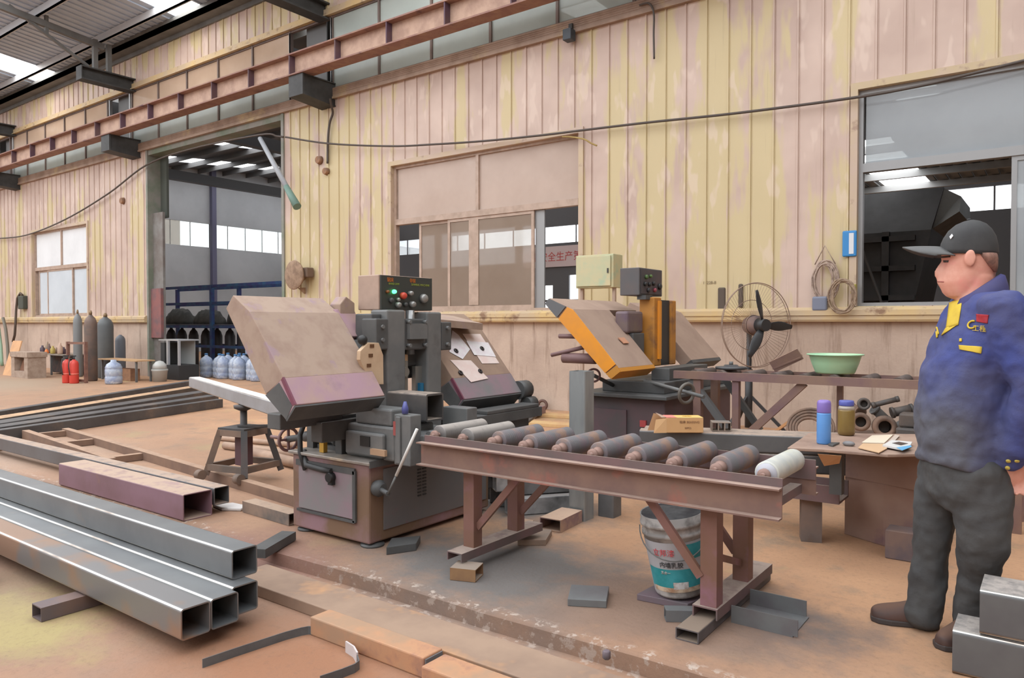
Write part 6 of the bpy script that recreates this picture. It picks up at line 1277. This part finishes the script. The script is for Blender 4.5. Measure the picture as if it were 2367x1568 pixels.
KB().lathe([(.0001, .19), (.110, .19), (.1195, .25), (.1275, .335), (.129, .343)], 30, bc, ax).build('dark_liner', M('bucket_inside', (72, 74, 78), .5, c2=(110, 114, 116), sc=12), bk)  # dark liner covers the inner wall and closes the pail halfway down
m = KB(); d, u, r = d0, u0, r0_; m.tube([bc + d * (.285) + (u * math.cos(a) + r * math.sin(a)) * .142 - d * (.11 * max(0, math.sin((a - math.radians(ac - 95)) / math.radians(190) * PI))) for a in [math.radians(ac - 95 + 190 * i / 18) for i in range(19)]], .0028, 6); m.build('wire_handle', GREYST, bk)
# ------------------------------------------------------------------ stack of grey tubes at the man's feet
STK = M('stack_tube', (118, 120, 120), .5, .3, c2=(106, 106, 108), sc=3, dust=(190, 180, 172), dlo=.6)
XR = 1.6
for (x0, y0, w_, z0, lb) in ((-.303, 3.155, .205, 0, 'grey rectangular tube at the bottom of the stack by the man'), (-.219, 3.155, .22, .168, 'grey rectangular tube on the upper layer of the stack by the man, the broad one'), (-.06, 3.49, .17, .168, 'narrow grey tube on the upper layer of the stack, against his trousers'), (-.06, 3.49, .17, 0, 'narrow grey tube at the bottom of the stack, behind the others by the man')):
    tg(MB().tube4((x0, y0 + w_ / 2, z0 + .083), (XR, y0 + w_ / 2, z0 + .083), w_, .165, .006, rad=.016, worn=True).build('square_tube', [STK, WORN_GLINT], loc=(x0, y0 + w_ / 2, z0)), lb, 'square tube', 'stack of grey tubes by the man')
# ------------------------------------------------------------------ the man in the blue jacket
from mathutils.bvhtree import BVHTree
FH = V((FWD.x, FWD.y, 0)).normalized()
rb0 = ray(2225, 784); FL = V((rb0.x, rb0.y, 0)).normalized(); RL = V((FL.y, -FL.x, 0)); PO = V((-.515, 3.552, 0))
def B(px, py, b=0.0):   # a measured point of the figure, b metres nearer than his far foot
    d = ray(px, py); return V((0, 0, EYE)) + d * ((PO.dot(FL) - b) / d.dot(FL))
man = thing('person', V((-.40, 3.56, 0)), 'man in a blue work jacket and black cap standing with hands behind his back', 'person')
def face_dir(phi): a = math.radians(phi); return (-RL * math.cos(a) - FL * math.sin(a)), (RL * math.sin(a) - FL * math.cos(a))   # facing, his own side towards the viewer
def ring(c, f, s, rf, rs, n=24, p=2.3, tilt=0.0):
    o = []
    for k in range(n):
        t = 2 * PI * k / n; ct, s_ = math.cos(t), math.sin(t)
        x = math.copysign(abs(ct) ** (2 / p), ct) * rf; y = math.copysign(abs(s_) ** (2 / p), s_) * rs
        o.append(V(c) + f * x + s * y + V((0, 0, tilt * x)))
    return o
def limb(mb, pts, n=16):   # (point, radius) chain with rounded ends
    P = [V(p) for p, r in pts]; R_ = [r for p, r in pts]; d0 = (P[1] - P[0]).normalized(); d1 = (P[-1] - P[-2]).normalized()
    P = [P[0] - d0 * R_[0] * .7, P[0] - d0 * R_[0] * .4] + P + [P[-1] + d1 * R_[-1] * .4, P[-1] + d1 * R_[-1] * .7]; R_ = [R_[0] * .5, R_[0] * .88] + R_ + [R_[-1] * .88, R_[-1] * .5]
    mb.tube(P, R_, n)
def remesh(o, vox, sm=4, disp=0.0, size=.08, smf=.6):
    md = o.modifiers.new('skin', 'REMESH'); md.mode = 'VOXEL'; md.voxel_size = vox; md.use_smooth_shade = True
    if sm: s = o.modifiers.new('relax', 'SMOOTH'); s.iterations = sm; s.factor = smf
    if disp:
        t = bpy.data.textures.new(o.name + '_folds', 'CLOUDS'); t.noise_scale = size; t.noise_depth = 2
        d = o.modifiers.new('folds', 'DISPLACE'); d.texture = t; d.strength = disp; d.mid_level = .5; d.texture_coords = 'LOCAL'
        s = o.modifiers.new('relax2', 'SMOOTH'); s.iterations = 2; s.factor = .5
F0, S0 = face_dir(3); FT, ST = face_dir(25)
SKIN = M('skin', (240, 176, 154), .5, c2=(228, 158, 136), sc=14, c3=(240, 150, 138), sc3=8, lo3=.55, hi3=.75)
TROU = M('trouser_cloth', (84, 84, 84), .85, c2=(74, 74, 75), sc=8, bump=.4, bsc=18, bdist=.01)
def jacket_mat():
    t = NT('jacket_cloth'); v = t.coords(); g = t.new('ShaderNodeSeparateXYZ'); t.link(v, g.inputs[0])
    col = t.mix(t.ramp(t.noise(v, 5, 4), .35, .65), lin((66, 78, 146)), lin((80, 84, 128)))
    low = t.math('ADD', t.ramp(g.outputs['Z'], 1.16, .90), t.math('MULTIPLY', t.math('SUBTRACT', t.noise(v, 4, 4), .5), .8))   # grime worn into the lower front
    side = t.ramp(t.math('ADD', g.outputs['X'], t.math('MULTIPLY', t.noise(v, 5, 3), .12)), .34, .17)
    col = t.mix(t.math('MULTIPLY', t.math('MINIMUM', t.math('MAXIMUM', low, 0.0), 1.0), t.math('MULTIPLY', side, .85)), col, lin((98, 98, 98)))
    t.link(col, t.b.inputs['Base Color']); t.b.inputs['Roughness'].default_value = .85; t.bump(t.noise(v, 16, 5), .45, .012); return t.m
JACK = jacket_mat()
# --- body: head, neck, trunk, arms and hands in one continuous skin
m = MB()
HR = [  # row, front column, back column, half width
    (692, 2203, 2262, .048), (685, 2186, 2274, .060), (676, 2178, 2282, .066), (668, 2174, 2288, .070), (660, 2171, 2292, .073), (652, 2169, 2297, .0755), (645, 2170, 2299, .0758), (636, 2171, 2301, .0765), (626, 2173, 2303, .077),
    (614, 2174, 2304, .078), (602, 2177, 2304, .079), (594, 2174, 2303, .079), (582, 2175, 2302, .079), (565, 2180, 2299, .077), (545, 2191, 2292, .070), (528, 2207, 2280, .054), (518, 2226, 2264, .026)]
NOSE = {636: 13, 626: 17, 614: 9, 602: 2, 645: 2}
LIP = {660: 2, 652: 5, 645: 4, 676: 1}
BH = .09
rings = []
for (row, fc_, bc_, hw) in HR:
    cpx = (fc_ + bc_) / 2; c = B(cpx, row, BH); k = (B(cpx + 50, row, BH) - B(cpx - 50, row, BH)).length / 100; rf = (bc_ - fc_) / 2 * k; pts = []
    for i in range(40):
        t = 2 * PI * i / 40; x = math.cos(t) * rf; y = math.sin(t) * hw
        if x > 0: y *= 1 - .10 * (x / rf)
        dt = min(t, 2 * PI - t)
        x += NOSE.get(row, 0) * k * math.exp(-(dt / .17) ** 2) + LIP.get(row, 0) * k * math.exp(-(dt / .34) ** 2)
        if row in (602, 614): x -= .008 * math.exp(-((dt - .42) / .16) ** 2)   # eye sockets
        pts.append(c + F0 * x + S0 * y)
    rings.append(pts)
m.loft(rings)
m.loft([ring(B(2258, 735, .09), FT, ST, .085, .10), ring(B(2256, 700, .09), F0, S0, .072, .072), ring(B(2256, 670, .095), F0, S0, .066, .066), ring(B(2258, 640, .10), F0, S0, .058, .060)])
TR = [(1040, 2214, .105, .14), (1000, 2220, .12, .15), (940, 2228, .13, .155), (860, 2238, .13, .16), (795, 2246, .105, .165), (740, 2256, .088, .16), (706, 2260, .065, .11), (690, 2260, .06, .065)]
m.loft([ring(B(px, py, .09), FT, ST, rf, rs) for py, px, rf, rs in TR])
sh = B(2258, 728, .09)
shL = sh + ST * .175 + V((0, 0, .045)); shR = sh - ST * .13
elL = B(2396, 905, .27); wrL = B(2330, 1072, .19); elR = B(2262, 900, -.14); wrR = B(2300, 1040, -.02)
limb(m, [(shL, .055), (shL.lerp(elL, .5), .05), (elL, .043), (elL.lerp(wrL, .5), .038), (wrL, .029)])
limb(m, [(shR, .045), (shR.lerp(elR, .5), .045), (elR, .043), (elR.lerp(wrR, .5), .038), (wrR, .029)])
def hand(wr, d, side, palm):   # palm, four bent fingers of unequal length, thumb from the side
    d = d.normalized(); side = (side - d * side.dot(d)).normalized(); nrm_ = d.cross(side) * palm
    rows = [(0, .026, .018), (.03, .034, .017), (.065, .041, .015), (.09, .040, .012)]
    m.loft([[wr + d * t + side * w_ * math.cos(2 * PI * i / 14) + nrm_ * h * math.sin(2 * PI * i / 14) for i in range(14)] for t, w_, h in rows])
    for i, L in enumerate((.070, .078, .073, .056)):
        b0 = wr + d * .082 + side * (.030 - .020 * i); d1 = (d * .82 + nrm_ * .57).normalized(); d2 = (d * .25 + nrm_ * .97).normalized(); d3 = (d * -.4 + nrm_ * .9).normalized()
        p1 = b0 + d1 * L * .45; p2 = p1 + d2 * L * .32; p3 = p2 + d3 * L * .23
        m.tube([b0 - d * .01, b0, p1, p2, p3], [.0095, .0095, .0088, .0080, .0066], 10)
    t0 = wr + d * .028 + side * .030; t1 = t0 + (side * .7 + d * .7 + nrm_ * .3).normalized() * .038; t2 = t1 + (d * .8 + nrm_ * .6).normalized() * .028
    m.tube([t0 - side * .01, t0, t1, t2], [.013, .0125, .0105, .0085], 10)
hand(wrL, (B(2352, 1118, .16) - wrL), -FT, 1)
hand(wrR, (B(2335, 1085, .02) - wrR), FT * -1, -1)
eb_ = B(2239, 598, BH + .082)
er = [];  # ear: a flattened bowl
for t, w_, h in ((0, .012, .022), (.006, .019, .036), (.013, .020, .038), (.016, .013, .028)): er.append([eb_ + S0 * (t - .006) + (-F0) * (w_ * math.cos(2 * PI * i / 18) + t * .5) + V((0, 0, 1)) * h * math.sin(2 * PI * i / 18) * (1 if math.sin(2 * PI * i / 18) > 0 else .85) for i in range(18)])
m.loft(er)
body = m.build('body', SKIN, man); remesh(body, .0052, 3, smf=.5)
def onto(o):
    dg = bpy.context.evaluated_depsgraph_get(); ev = o.evaluated_get(dg); me = ev.to_mesh(); mw = ev.matrix_world
    t = BVHTree.FromPolygons([mw @ v.co for v in me.vertices], [tuple(p.vertices) for p in me.polygons]); ev.to_mesh_clear(); return t
bpy.context.view_layer.update()
def hit(tree, px, py):
    o = V((0, 0, EYE)); d = ray(px, py).normalized(); r = tree.ray_cast(o, d); return r if r[0] is not None else None
def patch(tree, quad, name, mat, parent, lift=.003, nu=8, nv=8):
    """cloth patch laid on a surface: quad of measured corners"""
    m_ = MB(); vs = []; ok = []
    for j in range(nv + 1):
        for i in range(nu + 1):
            u, v = i / nu, j / nv; x = (quad[0][0] * (1 - u) + quad[1][0] * u) * (1 - v) + (quad[3][0] * (1 - u) + quad[2][0] * u) * v; y = (quad[0][1] * (1 - u) + quad[1][1] * u) * (1 - v) + (quad[3][1] * (1 - u) + quad[2][1] * u) * v
            r = hit(tree, x, y); ok.append(r is not None and r[3] < 4.6); vs.append((r[0] + r[1] * lift) if ok[-1] else V((0, 0, 0)))
    fs_ = [(j * (nu + 1) + i, (j + 1) * (nu + 1) + i, (j + 1) * (nu + 1) + i + 1, j * (nu + 1) + i + 1) for j in range(nv) for i in range(nu)]
    fs_ = [f for f in fs_ if all(ok[q] for q in f)]; used = sorted({q for f in fs_ for q in f}); ix = {q: k for k, q in enumerate(used)}
    if not fs_: return None
    m_.add([vs[q] for q in used], [tuple(ix[q] for q in f) for f in fs_], True)
    o = m_.build(name, mat, parent); s = o.modifiers.new('cloth', 'SOLIDIFY'); s.thickness = .003; s.offset = -1; return o
bt = onto(body)
patch(bt, [(2167, 650), (2182, 650.5), (2182, 653), (2167, 652.5)], 'mouth', M('mouth_line', (176, 100, 92), .6), body, .0012, 6, 2)
patch(bt, [(2180, 602), (2193, 602), (2192, 607), (2181, 607)], 'eye', M('eye_dark', (66, 50, 46), .3), body, .001, 6, 3)
patch(bt, [(2176, 593), (2197, 591), (2197, 595), (2176, 597)], 'eyebrow', M('brow_dark', (78, 60, 54), .8), body, .0015, 6, 2)
m = MB(); rr2 = []
for (row, fc_, bc_, hw) in [(630, 2292, 2304, .040), (616, 2274, 2306.5, .066), (600, 2258, 2307, .0805), (588, 2245, 2305, .081)]:
    k = (B(2300, row, BH) - B(2200, row, BH)).length / 100; c = B((fc_ + bc_) / 2, row, BH); rr2.append([c + F0 * math.cos(2 * PI * i / 24) * (bc_ - fc_) / 2 * k + S0 * math.sin(2 * PI * i / 24) * hw for i in range(24)])
m.loft(rr2); m.build('hair', M('short_hair', (160, 118, 102), .8, c2=(128, 96, 84), sc=60), man)
# --- trousers
m = MB()
m.loft([ring(B(2218, 1030, .09), FT, ST, .122, .165), ring(B(2222, 1085, .09), FT, ST, .132, .172), ring(B(2228, 1140, .09), FT, ST, .126, .172), ring(B(2226, 1175, .09), FT, ST, .09, .14)])
limb(m, [(B(2172, 1085, .02), .082), (B(2162, 1160, .01), .080), (B(2155, 1250, .0), .073), (B(2148, 1330, .0), .070), (B(2138, 1395, .0), .073), (B(2132, 1424, .0), .072)])
limb(m, [(B(2262, 1085, .16), .108), (B(2270, 1160, .16), .106), (B(2274, 1245, .15), .094), (B(2262, 1330, .07), .076), (B(2252, 1405, .04), .069), (B(2244, 1440, .035), .069)])
tro = m.build('trousers', TROU, man); remesh(tro, .010, 3, .030, .085)
# --- shoes
SHOE = M('brown_shoe', (92, 66, 58), .55, c2=(76, 58, 54), sc=9, dust=(112, 84, 70)); SOLE = M('shoe_sole', (70, 62, 60), .7)
def shoe(heel, toe):
    d = V((toe.x - heel.x, toe.y - heel.y, 0)); L = d.length; d.normalize(); s = V((-d.y, d.x, 0)); rg = []
    for t, w_, h in ((.0, .030, .055), (.06, .038, .085), (.2, .042, .10), (.38, .042, .085), (.55, .047, .066), (.75, .050, .055), (.9, .042, .046), (.97, .028, .034), (1.0, .012, .02)):
        c = V((heel.x, heel.y, .022)) + d * L * t; rg.append([c + s * w_ * math.cos(2 * PI * i / 20) + V((0, 0, h * max(-.0, math.sin(2 * PI * i / 20)) + .004 * math.sin(2 * PI * i / 20))) for i in range(20)])
    o = MB().loft(rg).build('shoe', SHOE, man, sub=1)
    q = [V((heel.x, heel.y, 0)) + d * L * t + s * w_ for t, w_ in ((-.01, -.028), (.05, -.042), (.35, -.044), (.7, -.054), (.9, -.046), (1.0, -.02), (1.0, .02), (.9, .046), (.7, .054), (.35, .044), (.05, .042), (-.01, .028))]
    MB().prism(q, (0, 0, .024)).build('sole', SOLE, o, bevel=.005)
g1, g2 = G(2168, 1452), G(2012, 1432); shoe(g1, g2)
shoe(V((-.25, 3.60, 0)), V((-.365, 3.355, 0)))
# --- jacket
m = MB()
JR = [(1076, 2216, .138, .180), (1062, 2215, .143, .186), (1042, 2216, .135, .178), (1015, 2217, .148, .188), (940, 2226, .160, .192), (860, 2238, .158, .195), (795, 2249, .132, .198), (745, 2258, .114, .200), (712, 2266, .098, .188), (690, 2272, .086, .150), (676, 2276, .06, .09)]
m.loft([ring(B(px, py, .09), FT, ST, rf, rs, tilt=(.10 if py > 1050 else 0)) for py, px, rf, rs in JR])
limb(m, [(shL + V((0, 0, -.012)), .082), (shL.lerp(elL, .35), .084), (shL.lerp(elL, .7), .080), (elL, .078), (elL.lerp(wrL, .4), .074), (elL.lerp(wrL, .8), .068), (wrL.lerp(elL, .06), .054)], 20)
limb(m, [(shR + V((0, 0, -.012)), .07), (shR.lerp(elR, .5), .072), (elR, .07), (elR.lerp(wrR, .5), .070), (wrR.lerp(elR, .06), .054)], 20)
jk = m.build('jacket', JACK, man); remesh(jk, .0085, 3, .034, .10)
bpy.context.view_layer.update(); jt = onto(jk)
# collar: a folded band round the neck, high behind and open in front
cc = B(2264, 682, .09); m = MB(); inn, outt = [], []
NA = 30; rows = ((1.0, 0.0), (1.0, .35), (1.0, .75), (1.03, 1.0), (1.16, .92), (1.30, .40), (1.36, .0), (1.38, -.35))
rg = []
for kf, hz in rows:
    r_ = []
    for i in range(NA + 1):
        t = math.radians(35 + 290 * i / NA); fx = math.cos(t); sy = math.sin(t); back = (1 - fx) / 2
        r_.append(cc + F0 * (fx * .070 * kf) + S0 * (sy * .080 * kf) + V((0, 0, -.040 + .03 * back + hz * (.034 + .034 * back) + fx * -.020)))
    rg.append(r_)
vs = [p for r_ in rg for p in r_]; n1 = NA + 1
m.add(vs, [(j * n1 + i, j * n1 + i + 1, (j + 1) * n1 + i + 1, (j + 1) * n1 + i) for j in range(len(rows) - 1) for i in range(NA)], True)
co = m.build('collar', M('collar_blue', (66, 66, 122), .85, c2=(80, 78, 120), sc=8), jk); s = co.modifiers.new('cloth', 'SOLIDIFY'); s.thickness = .005
YE = M('jacket_yellow', (232, 200, 64), .75, c2=(216, 182, 60), sc=10)
patch(jt, [(2196, 700), (2226, 690), (2216, 752), (2188, 760)], 'placket', YE, jk, .004, 8, 10); patch(jt, [(2188, 758), (2216, 750), (2196, 764), (2177, 776)], 'placket', YE, jk, .004, 8, 4)
patch(jt, [(2258, 726), (2286, 728), (2283, 748), (2258, 744)], 'red_badge', M('badge_red', (196, 52, 62), .7, c2=(170, 44, 58), sc=40), jk)
patch(jt, [(2217, 798), (2270, 802), (2268, 818), (2219, 808)], 'pocket_flap', YE, jk, .004)
patch(jt, [(2219, 783), (2224, 783), (2224, 790), (2218, 790)], 'flap_tab', YE, jk, .004, 4, 4)
patch(jt, [(2165, 757), (2168, 756), (2172, 772), (2169, 775)], 'cuff_stripe', YE, jk, .004, 2, 6); patch(jt, [(2164, 768), (2167, 766), (2169, 779), (2166, 782)], 'cuff_stripe', YE, jk, .004, 2, 6)
r = hit(jt, 2249, 752)
if r:   # round yellow emblem with lettering beside it
    nn_ = r[1]; ex = RGT - nn_ * RGT.dot(nn_); m = MB(); dd, uu, ww = m.frame(nn_)
    m.tube([r[0] + nn_ * .006 + (uu * math.cos(a) + ww * math.sin(a)) * .0155 for a in [2 * PI * i / 22 + math.atan2(ex.dot(ww), ex.dot(uu)) + .5 for i in range(18)]], .0035, 6); m.build('emblem', YE, jk)
    r2 = hit(jt, 2266, 761)
    if r2: e2 = RGT - r2[1] * RGT.dot(r2[1]); text('工程', 'lettering', .026, r2[0] + r2[1] * .007, e2 - V((0, 0, .12)), V((0, 0, 1)), YE, jk)
for px, py in ((2331, 1066), (2329, 1082), (2351, 1066)):
    r = hit(jt, px, py)
    if r: MB().lathe([(.0001, .004), (.0075, .004), (.0085, .001), (.0085, -.003)][::-1], 12, r[0], r[1]).build('cuff_button', M('button_yellow', (222, 200, 96), .4), jk)
# --- cap
CAPM = M('cap_black', (70, 70, 70), .8, c2=(62, 62, 63), sc=14, bump=.2, bsc=60, bdist=.002)
m = MB(); CR = [(590, 2170, 2307, .088), (580, 2170, 2309, .089), (566, 2173, 2308, .088), (549, 2179, 2303, .085), (532, 2191, 2293, .076), (519, 2208, 2280, .058), (512, 2226, 2265, .034), (509, 2240, 2252, .010)]
rg = []; k = (B(2300, 560, BH) - B(2200, 560, BH)).length / 100
for row, f_, b_, hw in CR: c = B((f_ + b_) / 2, row, BH); rg.append([c + F0 * math.cos(2 * PI * i / 32) * (b_ - f_) / 2 * k + S0 * math.sin(2 * PI * i / 32) * hw + V((0, 0, -.008 * math.cos(2 * PI * i / 32) * -1 if row > 560 else 0)) for i in range(32)])
m.loft(rg); cp = m.build('cap', CAPM, man)
m = MB(); tip = B(2098, 558, BH); base = B(2190, 570, BH); top, bot = [], []
for j in range(7):
    u = j / 6
    for i in range(13):
        v = -1 + 2 * i / 12; wd = .088 * (1 - .12 * u ** 2) ; out = math.sqrt(max(0, 1 - (v * .98) ** 2)); L = .028 + (base - tip).length * u * (.35 + .65 * out)
        p = base + F0 * (L - .05 * (1 - out) - .012) + S0 * v * wd + V((0, 0, -.042 * v * v - .012 * u * u + .018 * u)); top.append(p); bot.append(p - V((0, 0, .005)))
nt = len(top); fs = [(j * 13 + i, j * 13 + i + 1, (j + 1) * 13 + i + 1, (j + 1) * 13 + i) for j in range(6) for i in range(12)]
bd_ = [j * 13 for j in range(7)] + [6 * 13 + i for i in range(1, 13)] + [j * 13 + 12 for j in range(5, -1, -1)] + [i for i in range(11, 0, -1)]
m.add(top + bot, fs + [tuple(nt + i for i in reversed(f)) for f in fs] + [(bd_[i], bd_[(i + 1) % len(bd_)], nt + bd_[(i + 1) % len(bd_)], nt + bd_[i]) for i in range(len(bd_))], True)
m.build('brim', M('cap_brim', (98, 98, 97), .7), cp)
MB().sphere(B(2240, 508, BH), .008, 10, 6, (1, 1, .6)).build('top_button', CAPM, cp)
bpy.context.view_layer.update(); ct_ = onto(cp); r = hit(ct_, 2199, 548)
if r: ex = (RGT - r[1] * RGT.dot(r[1])).normalized(); ez = r[1].cross(ex); m = MB(); q = r[0] + r[1] * .001; m.prism([q - ex * .006 - ez * .008, q + ex * .009 - ez * .006, q + ex * .010 + ez * .007, q - ex * .004 + ez * .006], r[1] * .002); m.build('cap_mark', M('mark_white', (236, 236, 236), .5), cp)
